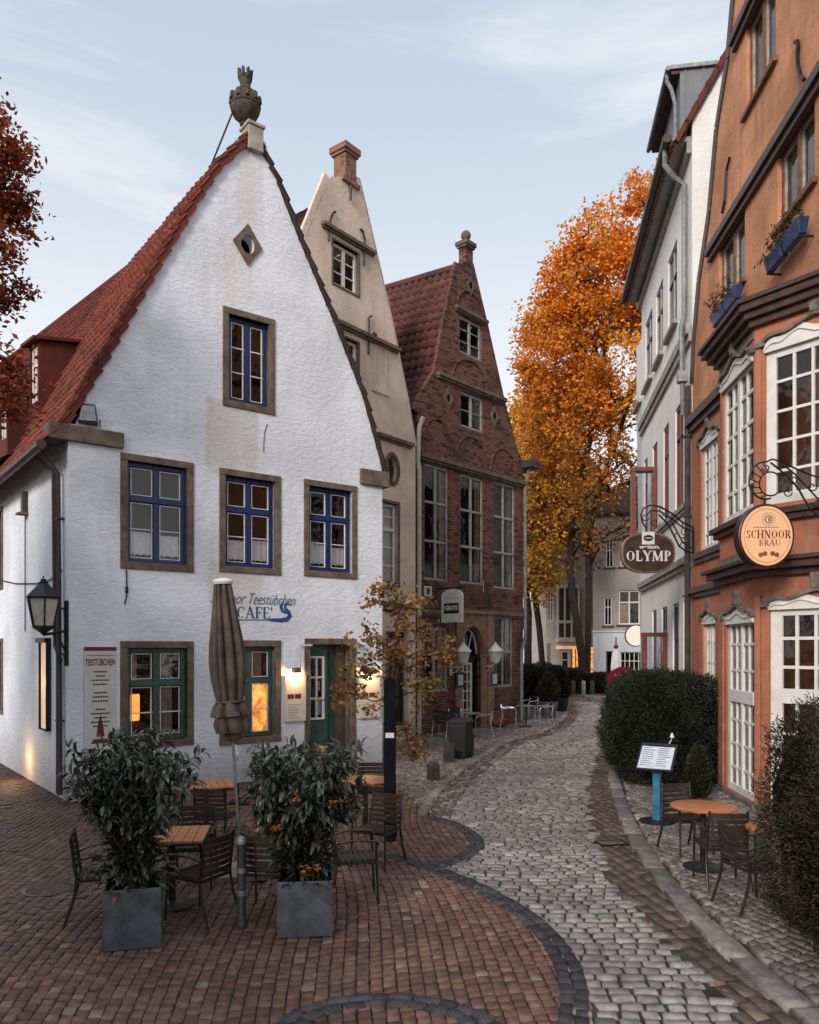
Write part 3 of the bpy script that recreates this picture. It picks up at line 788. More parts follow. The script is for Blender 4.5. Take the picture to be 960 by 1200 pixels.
# cables on the alley wall
m = MB()
def sp(px, py): x, z = side.st(px, py); return (x, -.025, z)
m.tube([sp(2,680), sp(20,684), sp(45,684), sp(60,680), sp(74,668)], .013, 5)
m.tube([sp(31,605), sp(31,640), sp(31,740)], .012, 5)
side.part(m, 'cable', M_IRON)
m = MB()
def cp(px, py, d=-.02): x, z = cafe.st(px, py); return (x, d, z)
m.tube([cp(148,668), cp(148.5,690), cp(148,700), cp(146,708)], .014, 5); m.tube([cp(148.4,688), cp(148.4,695)], .03, 6)
cafe.part(m, 'cable', M_IRON)
m = MB(); m.tube([cp(313,497,-.006), cp(310,507,-.006), cp(309,520,-.006), cp(309,530,-.006)], .010, 4); cafe.part(m, 'wall_crack', M_STONE)
# painted lettering
def wall_text(body, xa, xb, yb, size, shear, mat, bold=0.0, nm='painted_lettering', fr=None):
    fr = fr or cafe
    x0, z = fr.st(xa, yb); x1 = fr.s(xb)
    T = fr.xf @ Matrix.Translation(((x0+x1)/2, -.012, z)) @ Matrix.Rotation(PI/2, 4, 'X')
    return text_part(body, size, mat, fr.root, T, nm, shear, .003, bold, width=abs(x1-x0))
wall_text('Schnoor Teestübchen', 246, 345, 706, .33, .5, M_GREYINK, -.004)
x0, z0 = cafe.st(277, 724); x1, z1 = cafe.st(320, 710); z1 = z0 + .235
cafe.part(serif("CAFE'", x0, x1, z0, z1, -.008, 1.0), 'painted_lettering', M_BLUEINK)
m = MB()
def swp(px, py): x, z = cafe.st(px, py); return (x, -.008, z)
def ribbon(m, pts, ws, d=-.008):
    prev = None
    for i, p in enumerate(pts):
        a = pts[max(0,i-1)]; b_ = pts[min(len(pts)-1,i+1)]
        dx, dz = b_[0]-a[0], b_[2]-a[2]; L = math.hypot(dx,dz) or 1
        w_ = ws[i] if hasattr(ws,'__len__') else ws
        q = ((p[0]-dz/L*w_/2, d, p[2]+dx/L*w_/2), (p[0]+dz/L*w_/2, d, p[2]-dx/L*w_/2))
        if prev: m.add([prev[0], prev[1], q[1], q[0]], [(0,1,2,3)])
        prev = q
ribbon(m, [swp(*q) for q in ((277,726.5),(295,726.5),(312,726.5),(318,726.5),(330,727),(336,726),(339.5,722),(338,717),(334,713),(334,709),(337,707),(341,709))], [.02,.02,.02,.06,.09,.10,.10,.085,.07,.06,.06,.02], -.0085)
ribbon(m, [swp(*q) for q in ((336,719),(331,716),(329,711),(331,706),(333,703))], [.03,.07,.07,.05,.01], -.0095)
cafe.part(m, 'swan_emblem', M_BLUEINK)
# white rail ends over the door
m = MB(); zz = cafe.st(350, 756)[1]
m.box(cafe.s(348), cafe.s(363), -.12, -.09, zz-.02, zz+.02); m.box(cafe.s(413), cafe.s(426), -.12, -.09, zz-.02, zz+.02)
m.box(cafe.s(348), cafe.s(348)+.03, -.125, -.095, cafe.st(348,790)[1], zz-.02)
for q in (351, 422): m.box(cafe.s(q), cafe.s(q)+.03, -.09, .0, zz-.015, zz+.015)
cafe.part(m, 'awning_rail', M_CREAM)

# ================================================================== BEIGE HOUSE
bu = Vector((.62, .785)).normalized(); P2r = Vector((.18, 24.0))
beige = building('beige_gabled_house', 'narrow beige rendered gabled house with brick chimney behind the white cafe', 'house', P2r - bu*4.9, bu)
BR = [beige.st(*p) for p in ((486,522),(478,470),(460,380),(437,280),(420,207))]
BR[0] = (4.9, BR[0][1])
tl = beige.st(388, 207)
bc = (BR[-1][0] + tl[0]) / 2
tl2 = beige.st(356, 287); sl_ = (tl[0]-tl2[0])/(tl[1]-tl2[1])
BL = [(tl2[0]-sl_*1.25*(tl2[1]-9.0), 9.0), tl2, tl]
bout = [(BL[0][0], 0), (4.9, 0)] + BR + BL[::-1]
def bwin(xa, xb, ya_t, ya_b, **kw):
    x0, z1 = beige.st(xa, ya_t); x1 = beige.s(xb); z0 = beige.st(xa, ya_b)[1]
    return window(beige, x0, x1, z0, z1, M_WHITE, **kw)
bwin(390.5, 420, 281, 331, cols=(.5,), rows=(), fw=.085, mw=.11, bz=(.34,.66), bw=.035, rec=.09, sur=(.06, M_STONE, .02))
bwin(396, 420, 392, 438, cols=(.5,), fw=.085, mw=.10, bz=(.34,.66), bw=.035, rec=.09, sur=(.06, M_STONE, .02))
bwin(436, 466.5, 585, 682, cols=(.5,), rows=(.32,), fw=.08, mw=.08, tw=.10, bz=(.16,.54,.77), bw=.04, rec=.12, sur=(.09, M_STONE, .02), curtain=[(.06,.94,.05,.95,M_CURT,8,0)])
ocx, ocz = beige.st(459.5, 550)
ell = [(ocx+.24*math.cos(2*PI*k/18), ocz+.40*math.sin(2*PI*k/18)) for k in range(18)]
beige.holes.append(ell)
m = MB(); ell2 = [(ocx+.34*math.cos(2*PI*k/18), ocz+.5*math.sin(2*PI*k/18)) for k in range(18)]
m.sheet(ell2, [ell], -.04, .1); 
for a, b_ in zip(ell2, ell2[1:]+ell2[:1]): m.quad((a[0],-.04,a[1]), (b_[0],-.04,b_[1]), (b_[0],.02,b_[1]), (a[0],.02,a[1]))
ocf = beige.part(m, 'oval_window', M_STONE)
m = MB(); m.add([(x,.12,z) for x, z in ell], [tuple(range(18))]); beige.part(m, 'pane', M_GLASSD, ocf)
# shop opening on the ground floor
sx0, sx1 = beige.s(452), beige.s(478)
window(beige, sx0, sx1, .4, 3.2, M_BROWN, cols=(.5,), rows=(.3,), fw=.09, mw=.09, rec=.15, name='shop_window')
m = MB(); m.sheet(bout, beige.holes, 0, .22); beige.part(m, 'wall', M_BEIGE)
m = MB(); m.quad((4.9,0,0),(4.9,9,0),(4.9,9,BR[0][1]),(4.9,0,BR[0][1])); m.add([(x,9,z) for x, z in bout], [tuple(range(len(bout)))])
m.quad((BL[0][0],0,0),(BL[0][0],9,0),(BL[0][0],9,BL[0][1]),(BL[0][0],0,BL[0][1])); beige.part(m, 'wall', M_BEIGE)
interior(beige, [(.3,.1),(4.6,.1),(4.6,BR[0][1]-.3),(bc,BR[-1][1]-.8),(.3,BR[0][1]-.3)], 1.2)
drift2 = 9 * math.tan(R(6.0))
brf = [(x, z-.06) for x, z in BL[:-1]] + [(bc-.08, BL[-1][1]-.55)]
tiled(beige, slope_patches(brf, .28, 9), M_TILED, 'roof', tw=.25, th=.34, h=.05)
brr = [(x, z-.06) for x, z in BR[:-1]] + [(bc+.08, BR[-1][1]-.55)]
tiled(beige, slope_patches(brr, .28, 9), M_TILED, 'roof', tw=.25, th=.34, h=.05)
# gable coping
m = MB()
for pts, up in ((BL, (1,0,1)), (BR, (1,0,-1))):
    for (xa,za),(xb,zb) in zip(pts[:-1], pts[1:]): m.beam((xa,.12,za),(xb,.12,zb), .34, .10, up)
beige.part(m, 'gable_coping', M_BEIGE)
# chimney with cap
c0, cz0 = beige.st(391, 200); c1 = beige.s(418); cz1 = beige.st(404, 176)[1]; czt = beige.st(404, 167)[1]
m = MB(); c1 -= .03; c0 = c1 - .44; m.box(c0-.14, c1+.10, -.08, .50, cz0-.09, cz0+.01); m.box(c0, c1, -.02, .42, cz0+.01, cz1-.03); m.box(c0-.05, c1+.05, -.07, .47, cz1-.03, cz1+.05); m.box(c0-.09, c1+.09, -.11, .51, cz1+.05, czt)
M_CHIM = brickwall('chimney_brick', (0.30, 0.14, 0.09), (0.24, 0.11, 0.07), (0.3, 0.24, 0.2), (0.10, 0.06, 0.05))
beige.part(m, 'chimney', M_CHIM)
m = MB()
def corn(m, fr, pa, pb, h, pr, z_off=0.0):
    (xa, za), (xb, zb) = fr.st(*pa), fr.st(*pb); z = (za+zb)/2 + z_off
    m.box(xa, xb, -pr, .05, z-h/2, z+h/2); m.box(xa+.03, xb-.03, -pr*.55, .05, z-h*1.1, z-h/2)
    return xa, xb, z
corn(m, beige, (376,262), (438,297), .09, .13)
corn(m, beige, (392,377), (466,411), .10, .15)
corn(m, beige, (440,509), (482,522), .10, .14)
corn(m, beige, (449,706), (487,712), .12, .12)
beige.part(m, 'cornice', M_STONE)
m = MB()
def iron(m, fr, pts, r=.022, d=-.05):
    q = [(*fr.st(*p),) for p in pts]
    m.tube([(x, d, z) for x, z in q], r, 6)
iron(m, beige, ((384,283),(384.5,270),(386,258),(389,250),(392,249)), .03); iron(m, beige, ((425,312),(425.5,296),(426,282),(424,272),(421,269)), .03)
iron(m, beige, ((409,204),(409.5,220),(409.5,235)), .03)
iron(m, beige, ((430.5,416),(431,398),(431,372),(434,371)), .03); iron(m, beige, ((435,394),(437,390),(439,395),(440,392)), .025)
beige.part(m, 'tie_iron', M_IRON)
# blind window recess
x0, z1 = beige.st(438, 405); x1, _ = beige.st(453, 410); z0 = beige.st(438, 455)[1]
m = MB(); m.box(x0, x0+.06, -.03, .02, z0, z1); m.box(x1-.06, x1, -.03, .02, z0, z1); m.box(x0-.08, x1+.08, -.06, .02, z0-.08, z0); m.box(x0, x1, -.032, .02, z1, z1+.05)
m.box(x0+.06, x1-.06, -.004, .02, z0, z1)
beige.part(m, 'blind_window', M_BEIGE)

# ================================================================== BRICK HOUSE
brick = building('brick_gabled_house', 'tall dark red brick gabled house with large grey framed windows and an arched door', 'house', (.26, 24.4), (.66, .751))
KL = [brick.st(*p) for p in ((487,482),(497,462),(512,437),(524,372),(537,309))]
KR = [brick.st(*p) for p in ((610,545),(607,536),(602,515),(590,470),(570,380),(553,309))]
KW = 5.85
KL[0] = (-.1, KL[0][1])
KR[0] = (KW, KR[0][1])
kout = [(0, 0), (KW, 0)] + KR + KL[::-1] + [(0, KL[0][1]-.05)]
def kwin(xa, xb, yt, yb, **kw):
    x0, z1 = brick.st(xa, yt); x1 = brick.s(xb); z0 = brick.st(xa, yb)[1]
    return window(brick, x0, x1, z0, z1, M_GREYW, **kw)
gcur = [(.74,.95,.04,.97,M_CURTB,3,0),(.05,.13,.04,.97,M_CURTB,2,0)]
kwin(538.5, 565, 368, 412, cols=(.5,), fw=.09, mw=.10, rec=.06, bz=(.33,.66), bw=.03)
kwin(540, 567, 457, 499, cols=(.5,), fw=.09, mw=.10, rec=.06, bz=(.5,), bw=.03)
for xa, xb, yt, yb in ((497,526,542,679),(539,567,554.5,683),(578,604,563,689)):
    kwin(xa, xb, yt, yb, cols=(.5,), rows=(.325,.66), fw=.075, mw=.085, tw=.075, rec=.05, curtain=gcur, glassm=M_GLASS)
kwin(495, 525.5, 735, 812, cols=(.5,), rows=(.34,), fw=.085, mw=.09, tw=.08, rec=.06, curtain=gcur)
kwin(579, 602, 722, 806, cols=(.5,), rows=(.5,), fw=.085, mw=.09, tw=.08, rec=.06, curtain=gcur)
# portal: arched opening in sandstone
px0, px1 = brick.s(537.5), brick.s(561.5)
pcx = (px0+px1)/2; pr_ = (px1-px0)/2
zsp = brick.st(549, 766)[1]; ztop = brick.st(549, 736)[1]
arch = [(px0, .02), (px1, .02)] + [(pcx + pr_*math.cos(PI*k/12), zsp + (ztop-zsp)*math.sin(PI*k/12)) for k in range(13)]
brick.holes.append(arch)
qx0, qx1 = brick.s(533.5), brick.s(576); qz = brick.st(549, 719)[1]
m = MB(); m.sheet([(qx0,.03),(px0-.002,.03)] + [(px0-.002, zsp)] + [(pcx - pr_*math.cos(PI*k/12)*1.0, zsp + (ztop-zsp)*math.sin(PI*k/12)) for k in range(1, 12)] + [(px1+.002, zsp), (px1+.002,.03), (qx1,.03), (qx1,qz), (qx0,qz)], [], -.06, .02)
m.box(qx0-.1, qx1+.1, -.16, .0, qz, qz+.12)
for s_ in (-1, 1):
    xx = pcx + s_*(pr_+.14)
    m.box(xx-.13, xx+.13, -.14, -.062, .03, zsp-.1); m.box(xx-.17, xx+.17, -.17, -.062, zsp-.1, zsp+.02)
m.box(qx1-.34, qx1-.02, -.13, -.064, .03, qz-.02)
for (a, b_) in zip(range(12), range(1, 13)):
    pa_ = (pcx + (pr_+.1)*math.cos(PI*a/12), -.1, zsp + (ztop-zsp+.1)*math.sin(PI*a/12)); pb_ = (pcx + (pr_+.1)*math.cos(PI*b_/12), -.1, zsp + (ztop-zsp+.1)*math.sin(PI*b_/12))
    m.beam(pa_, pb_, .08, .16, (0,1,0))
M_PORTAL = basic('sandstone_portal', (0.27, 0.165, 0.12), 0.85, 0, 0.25, 4, 0.3, 40, 0.2, 0.4)
brick.part(m, 'portal_surround', M_PORTAL)
m = MB(); m.box(px0+.01, px1-.01, .06, .14, zsp-.26, zsp-.06); m.box(px0, px0+.1, .08, .14, .02, zsp-.262); m.box(px1-.1, px1, .08, .14, .02, zsp-.262)
kd = brick.part(m, 'door', M_BLACKF)
m = MB()
a0, a1, b0, b1 = px0+.11, px1-.30, .15, zsp-.30
for k in range(12):
    pa_ = (pcx + (pr_-.05)*math.cos(PI*k/12), .08, zsp + (ztop-zsp-.05)*math.sin(PI*k/12)); pb_ = (pcx + (pr_-.05)*math.cos(PI*(k+1)/12), .08, zsp + (ztop-zsp-.05)*math.sin(PI*(k+1)/12)); m.beam(pa_, pb_, .04, .05, (0,1,0))
for k in (2, 4): m.beam((pcx,.08,zsp-.05),(pcx + (pr_-.06)*math.cos(PI*k/6+.0), .08, zsp + (ztop-zsp-.06)*math.sin(PI*k/6)), .03, .03, (0,1,0))
m.box(a0, a0+.08, .07, .12, b0, b1); m.box(a1-.08, a1, .07, .12, b0, b1); m.box(a0+.08, a1-.08, .072, .118, b0, b0+.25); m.box(a0+.08, a1-.08, .072, .118, b1-.07, b1)
for t in (.33,.66): m.box(lerp(a0,a1,t)-.02, lerp(a0,a1,t)+.02, .075, .115, b0+.25, b1-.07)
for k in range(1, 6): m.box(a0+.08, a1-.08, .078, .112, lerp(b0+.2,b1,k/6)-.018, lerp(b0+.2,b1,k/6)+.018)
brick.part(m, 'door_leaf', M_WHITE, kd)
m = MB(); m.quad((px0,.13,.05),(px1,.13,.05),(px1,.13,zsp-.26),(px0,.13,zsp-.26)); m.add([(x,.13,z) for x, z in arch[2:]], [tuple(range(13))])
brick.part(m, 'pane', M_GLASSD, kd)
m = MB(); m.sheet(kout, brick.holes, 0, .16); brick.part(m, 'wall', M_BRICK)
m = MB(); m.quad((KW,0,0),(KW,8,0),(KW,8,KR[0][1]),(KW,0,KR[0][1])); m.add([(x,8,z) for x, z in kout], [tuple(range(len(kout)))]); m.quad((0,0,0),(0,8,0),(0,8,KL[0][1]),(0,0,KL[0][1]))
brick.part(m, 'wall', M_BRICK)
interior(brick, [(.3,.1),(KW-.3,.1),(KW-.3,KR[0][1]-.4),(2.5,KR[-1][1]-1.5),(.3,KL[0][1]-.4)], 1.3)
kc = (KL[-1][0]+KR[-1][0])/2; kz = KL[-1][1]+.05
kl = [(KL[0][0]-.3, KL[0][1]-.25)] + off_out(KL, .0)[1:-1] + [(kc, kz)]
kr_ = [(KR[0][0]+.15, KR[0][1]-.1)] + KR[2:-1] + [(kc, kz)]
dr = -8 * math.tan(R(8.5)) * -1
tiled(brick, slope_patches(kl, .12, 9, -1.35), M_TILEB, 'roof', tw=.27, th=.36, h=.075)
tiled(brick, slope_patches(kr_, .02, 9, -1.35), M_TILEB, 'roof', tw=.27, th=.36, h=.06)
m = MB(); m.tube([(kc,.0,kz+.03),(kc-1.35,9,kz+.03)], .14, 8); brick.part(m, 'ridge_tiles', M_TILEB, smooth=40)
m = MB()
for pts, up in ((KL, (1,0,1)), (KR, (1,0,-1))):
    for (xa,za),(xb,zb) in zip(pts[:-1], pts[1:]): m.beam((xa,.06,za),(xb,.06,zb), .26, .09, up)
brick.part(m, 'gable_coping', M_BRICK)
# finial pillar
f0, fz0 = brick.st(538, 312); f1 = brick.s(553.5); fc = (f0+f1)/2; fz1 = brick.st(545, 288)[1]; fz2 = brick.st(545, 281)[1]; fz3 = brick.st(545, 266)[1]
f0 = f1 - .38; fc = (f0+f1)/2
m = MB(); m.box(f0, f1, -.03, .27, fz0-.3, fz1); brick.part(m, 'finial_pillar', M_BRICK)
m = MB(); m.box(f0-.05, f1+.05, -.08, .32, fz1, fz1+.07); m.box(f0-.09, f1+.09, -.12, .36, fz1+.07, fz2)
rb = (fz3-fz2)*.40
m.lathe([(.09,0),(.07,.08),(.10,.12)] + [(rb*math.sin(PI*k/8), (fz3-fz2)-rb-rb*math.cos(PI*k/8)) for k in range(1, 9)], (fc, .12, fz2), 16)
brick.part(m, 'finial', M_STONE, smooth=40)
m = MB()
corn(m, brick, (533,360), (570,378), .10, .12); corn(m, brick, (512,437.5), (591,470), .12, .14); corn(m, brick, (491,533), (613,567), .13, .16); corn(m, brick, (492,717), (534,718), .12, .12); corn(m, brick, (577,719.5), (612,719.5), .12, .12)
brick.part(m, 'cornice', M_STONE)
m = MB()
for (q, r_) in (((525,467),.24), ((579,488),.24), ((551,335),.22)):
    x, z = brick.st(*q)
    d_ = [(x-r_,z),(x,z-r_*1.5),(x+r_,z),(x,z+r_*1.5)]; c_ = [(x+r_*.45*math.cos(2*PI*k/10), z+r_*.55*math.sin(2*PI*k/10)) for k in range(10)]
    m.sheet(d_, [c_], -.05, .04)
    for a, b_ in zip(d_, d_[1:]+d_[:1]): m.quad((a[0],-.05,a[1]),(b_[0],-.05,b_[1]),(b_[0],.02,b_[1]),(a[0],.02,a[1]))
brick.part(m, 'oculus_frame', M_STONE)
m = MB()
for (q, r_) in (((525,467),.12), ((579,488),.12), ((551,335),.11)):
    x, z = brick.st(*q); m.add([(x+r_*math.cos(2*PI*k/10), -.012, z+r_*1.2*math.sin(2*PI*k/10)) for k in range(10)], [tuple(range(10))])
brick.part(m, 'oculus_dark_disc', M_DARK)  # dark discs on the wall face, the shade of a hole as colour
# shallow relieving arches in the gable brickwork
m = MB()
for q, rx, rz in (((551,449),.95,.75), ((551,362),.7,.55), ((512,528),.75,1.0), ((552,545),.85,.95), ((590,556),.8,.9)):
    x, z = brick.st(*q)
    for k in range(10):
        a, b_ = PI*k/10, PI*(k+1)/10
        m.beam((x+rx*math.cos(a),-.006,z+rz*math.sin(a)), (x+rx*math.cos(b_),-.006,z+rz*math.sin(b_)), .04, .07, (0,1,0))
brick.part(m, 'relieving_arch', M_BRICK)
# downpipes
m = MB(); gz = brick.st(612, 546)[1]
m.tube([(KW+.15,-.18,gz),(KW+.02,-.14,gz-.5),(KW-.02,-.10,gz-.7),(KW-.02,-.10,3.1),(KW-.25,-.1,2.6),(KW-.25,-.1,.1)], .055, 8)
brick.part(m, 'downpipe', M_ZINC, smooth=40)
m = MB(); m.box(KW-.15, KW+.55, -.45, .4, gz-.08, gz+.17); m.tube([(KW+.4,-.5,gz+.1),(KW+.4,7,gz+.1)], .09, 8); brick.part(m, 'gutter', M_PIPE_D)
m = MB()
lz = brick.st(487,494)[1]
m.tube([(-.10,-.30,lz+.1),(-.12,-.16,lz-.2),(-.12,-.10,brick.st(487,540)[1]),(-.06,-.10,brick.st(487,552)[1]),(-.06,-.10,brick.st(487,690)[1]),(-.06,-.1,.1)], .075, 8)
brick.part(m, 'downpipe', M_PIPE_L, smooth=40)

# ================================================================== ORANGE HOUSE (right)
ou = Vector((-.07, -.9976))
orange = building('orange_bay_house', 'orange rendered gabled house on the right with a white glazed bay and brown cornices', 'house', (7.1, 19.9), ou)
OG = [orange.st(*p) for p in ((811,450),(814,400),(820,330),(832,250),(841,150),(854,69),(860,0))]
OG[0] = (0.0, OG[0][1])
OC = 5.4; zap = OG[-1][1] + (OC - OG[-1][0]) * 1.9
oout = [(0,0),(2*OC,0),(2*OC,OG[0][1])] + [(2*OC-x, z) for x, z in OG[1:]] + [(OC, zap)] + OG[::-1]
SB = basic('brown_stone_window_frame', (0.20, 0.105, 0.062), 0.8, 0, 0.3, 6, 0.3, 40, 0.2, 0.3)
za_, zb_ = orange.st(833,297)[1], orange.st(960,98)[1]; zs1 = (za_+zb_)/2
zu = orange.st(862,52)[1]
def owin(pa, pb, zt, zb):
    x0, x1 = orange.s(pa), orange.s(pb)
    fm = SB
    w_ = window(orange, x0, x1, zb, zt, fm, cols=(.5,), fw=.09, mw=.14, rec=.07, sash=M_STONEL, glassm=M_GLASSD, ft=.09, curtain=[(.1,.45,.05,.95,M_CURTB,3,0),(.55,.9,.05,.95,M_CURTB,3,0)])
    m = MB(); m.box(x0-.12, x1+.12, -.09, .05, zb-.10, zb-.005); orange.part(m, 'sill', SB, w_)
zwb = orange.st(843, 366)[1]
owin(842.5, 873, zs1-.14, zwb)
zwb2 = orange.st(912, 272)[1]
owin(911.5, 955, zs1-.14, orange.st(912, 268)[1])
owin(875, 909, zu-.14, orange.st(876, 132)[1])
# narrow tall windows at the far side of the bay
owx0, owx1 = orange.s(822.5), orange.s(843)
nz1, nz0 = orange.st(822, 523)[1], orange.st(822, 648)[1]
window(orange, owx0, owx1, nz0, nz1, M_WHITE, cols=(.5,), fw=.14, mw=.14, rec=.04, bx=(.3,.7), bz=(.17,.34,.5,.67,.84), bw=.05)
lx0, lx1 = orange.s(825), orange.s(840)
lz1 = orange.st(825, 727)[1]
window(orange, lx0, lx1, .35, lz1, M_WHITE, cols=(.5,), rows=(.5,), tw=.2, fw=.11, mw=.09, rec=.04, bx=(.28,.72), bz=(.17,.33,.67,.83), bw=.05)
m = MB(); m.sheet(oout, orange.holes, 0, .2); orange.part(m, 'wall', M_ORANGE)
m = MB(); m.quad((0,0,0),(0,8,0),(0,8,OG[0][1]),(0,0,OG[0][1])); m.quad((2*OC,0,0),(2*OC,8,0),(2*OC,8,OG[0][1]),(2*OC,0,OG[0][1])); m.add([(x,8,z) for x, z in oout], [tuple(range(len(oout)))])
orange.part(m, 'wall', M_ORANGE)
interior(orange, [(.3,.1),(2*OC-.3,.1),(2*OC-.3,9),(OC+1,zap-3),(OC-1,zap-3),(.3,9)], 1.5)
og2 = [(-.25, OG[0][1]-.2)] + OG[1:] + [(OC, zap)]
tiled(orange, slope_patches(og2, .05, 8), M_TILED, 'roof'); tiled(orange, slope_patches(mirror(og2, OC), .05, 8), M_TILED, 'roof')
m = MB()
ogf = OG + [(OC, zap)]
for (xa,za),(xb,zb) in zip(ogf[:-1], ogf[1:]):
    m.beam((xa-.02,.02,za+.02),(xb-.02,.02,zb+.02), .24, .12, (1,0,1)); m.beam((2*OC-xa+.02,.02,za+.02),(2*OC-xb+.02,.02,zb+.02), .24, .12, (1,0,-1))
orange.part(m, 'verge_board', M_BROWN)
m = MB()
def band(m, fr, xa, xb, z, h, pr):
    m.box(xa, xb, -pr, .04, z-h*.35, z+h*.5); m.box(xa, xb, -pr*.6, .04, z-h, z-h*.35)
band(m, orange, orange.s(833.5), 9.4, zs1, .20, .16)
band(m, orange, orange.s(862.5), 8.4, zu, .20, .16)
z4 = (orange.st(809,499)[1]+orange.st(842,469)[1])/2
band(m, orange, 0.02, 3.3, z4, .24, .2)
z5 = orange.st(812,694)[1]
band(m, orange, 0.02, 3.2, z5, .16, .16)
z6 = orange.st(822,652)[1]; band(m, orange, orange.s(817), 3.2, z6, .16, .14)
orange.part(m, 'string_course', M_BROWN)
# terracotta field of the lower storeys at the far side
m = MB(); e = .006
xe = 3.1
hl = [[(owx0,nz0),(owx1,nz0),(owx1,nz1),(owx0,nz1)], [(lx0,.35),(lx1,.35),(lx1,lz1),(lx0,lz1)]]
m.sheet([(.02,.05),(xe,.05),(xe,z4-.24),(.02,z4-.24)], hl, -.03, .03)
orange.part(m, 'painted_field', M_TERRA)
m = MB()
iron(m, orange, ((935,49),(938,48),(939,56),(938,66),(939,78),(942,90),(946,93)), .035); iron(m, orange, ((858,184),(854,200),(853,218),(852,235),(849,250)), .028)
orange.part(m, 'tie_iron', M_IRON)
# bay
FF, NN = Vector((5.91,15.1)), Vector((5.74,13.2))
ub_ = Vector((.59,-.81)).normalized()
fa = Frame(orange.root, FF, NN-FF, orange); LA = (NN-FF).length
LB = 1.36
fb = Frame(orange.root, NN, ub_, orange); EE = NN + ub_*LB
ztopbay = 8.30
# far return
ret0 = FF + fa.n*1.0
fr_ = Frame(orange.root, ret0, FF-ret0, orange)
zUt, zUb = fa.st(881, 418)[1], fa.st(881, 598)[1]
zLt, zLm = fa.st(884, 722)[1], fa.st(884, 820)[1]
a0, a1 = fa.s(846.5), LA-.06
window(fa, a0, a1, zUb, zUt, M_WHITE, cols=(.5,), fw=.13, mw=.14, rec=.04, bx=(.28,.72), bz=(.2,.4,.6,.8), bw=.06)
b0_, b1_ = fa.s(851), LA-.02
def bz_of(n0, z0, z1, ztop_, zbot): return tuple((ztop_ - lerp(z1, z0, (k+1)/n0))/(ztop_-zbot) for k in range(n0-1))
zb0 = .12
window(fa, b0_, b1_, zb0, zLt, M_WHITE, cols=(.5,), rows=((zLt-zLm)/(zLt-zb0),), tw=.22, fw=.13, mw=.10, rec=.04, bx=(.28,.72), bz=bz_of(3, zLm, zLt, zLt, zb0)+bz_of(4, zb0, zLm, zLt, zb0), bw=.045)
c0_, c1_ = fb.s(896.5), LB-.02
window(fb, c0_, c1_, zUb+.03, zUt, M_WHITE, cols=(), fw=.17, rec=.04, bx=(.40,.66), bz=(.22,.41,.6,.79), bw=.045, glassm=M_GLASSD)
d0_, d1_ = fb.s(901.5), LB-.02
zLt2 = fb.st(905, 704)[1]; zLm2 = fb.st(905, 815)[1]
window(fb, d0_, d1_, zb0, zLt2-.05, M_WHITE, rows=((zLt2-.05-zLm2)/(zLt2-.05-zb0),), tw=.24, fw=.20, rec=.04, bx=(.40,.68), bz=bz_of(3, zLm2, zLt2-.15, zLt2-.05, zb0)+bz_of(3, zb0, zLm2, zLt2-.05, zb0), bw=.05, glassm=M_GLASSD)
for fr0, L_ in ((fa, LA), (fb, LB), (fr_, 1.0)):
    m = MB(); m.sheet([(0,0),(L_,0),(L_,ztopbay),(0,ztopbay)], fr0.holes, 0, .12); fr0.part(m, 'bay_wall', M_TERRA)
def bayplan(pr, ext=0.0):
    pf = FF + fa.n*1.2 + Vector((0, pr)); p0 = FF + Vector((-pr, pr)); 
    # mitre at the near corner
    bis = (fa.n + fb.n).normalized(); cosv = bis.dot(fa.n)
    p1 = NN - bis*(pr/cosv); p2 = EE + ub_*.35 - fb.n*pr
    inv = orange.W.inverted()
    return [tuple((inv @ Vector((p.x, p.y, 0)))[:2]) for p in (pf, p0, p1, p2)]
m = MB()
for z0, z1, pr in ((8.02,8.14,.10),(8.14,8.26,.19),(8.26,8.38,.27),(8.38,8.46,.32)): m.slab(bayplan(pr), z0, z1)
zc = zUb - .06
for z0, z1, pr in ((zc-.10,zc,.16),(zc-.2,zc-.10,.10)): m.slab(bayplan(pr), z0, z1)
zc2 = fa.st(883, 672)[1]
for z0, z1, pr in ((zc2-.08,zc2+.03,.09),(zc2+.03,zc2+.15,.20),(zc2+.15,zc2+.22,.27)): m.slab(bayplan(pr), z0, z1)
orange.part(m, 'bay_cornice', M_BROWN, bevel=.01)
m = MB(); m.slab(bayplan(.05), .0, .11); orange.part(m, 'bay_plinth', M_GREYMOULD)
m = MB(); pl = bayplan(.02); m.slab(pl, 8.461, 8.50); orange.part(m, 'bay_roof', M_ZINC)
m = MB()
def hprof(t): return .75*(1-abs(2*t-1)**5) + .35*math.exp(-((t-.5)/.11)**2) - .28*math.exp(-((t-.24)/.09)**2) - .28*math.exp(-((t-.76)/.09)**2)
def wavy(fr0, m, x0, x1, z, amp, d=-.05, r=.055, n=28):
    L_ = x1 - x0; pts = []
    for i in range(n+1):
        t = i/n
        zz = z + amp*hprof(t)
        pts.append((x0+L_*t, d, zz))
    m.strip(pts, .055, .085, (0,1,0))
    for t in (0, 1): m.box(x0+L_*t-.07, x0+L_*t+.07, -.085, .0, z-.05, z+.03)
    m.prism([(x0+L_*.5-.06, z+amp*1.2), (x0+L_*.5+.06, z+amp*1.2), (x0+L_*.5+.10, z+amp*1.2+.24), (x0+L_*.5-.10, z+amp*1.2+.24)], -.11, 0)
def head(fr0, x0, x1, z, amp, n=28):
    pts = []
    for i in range(n+1):
        t = i/n
        pts.append((x0+(x1-x0)*t, z + .02 + amp*hprof(t)))
    hm = MB(); hm.prism([(x0, z-.10), (x1, z-.10)] + pts[::-1], -.035, -.002); hm.strip([(x, -.045, zz-.09) for x, zz in pts], .02, .03, (0,1,0))
    fr0.part(hm, 'window_head', M_WHITE)
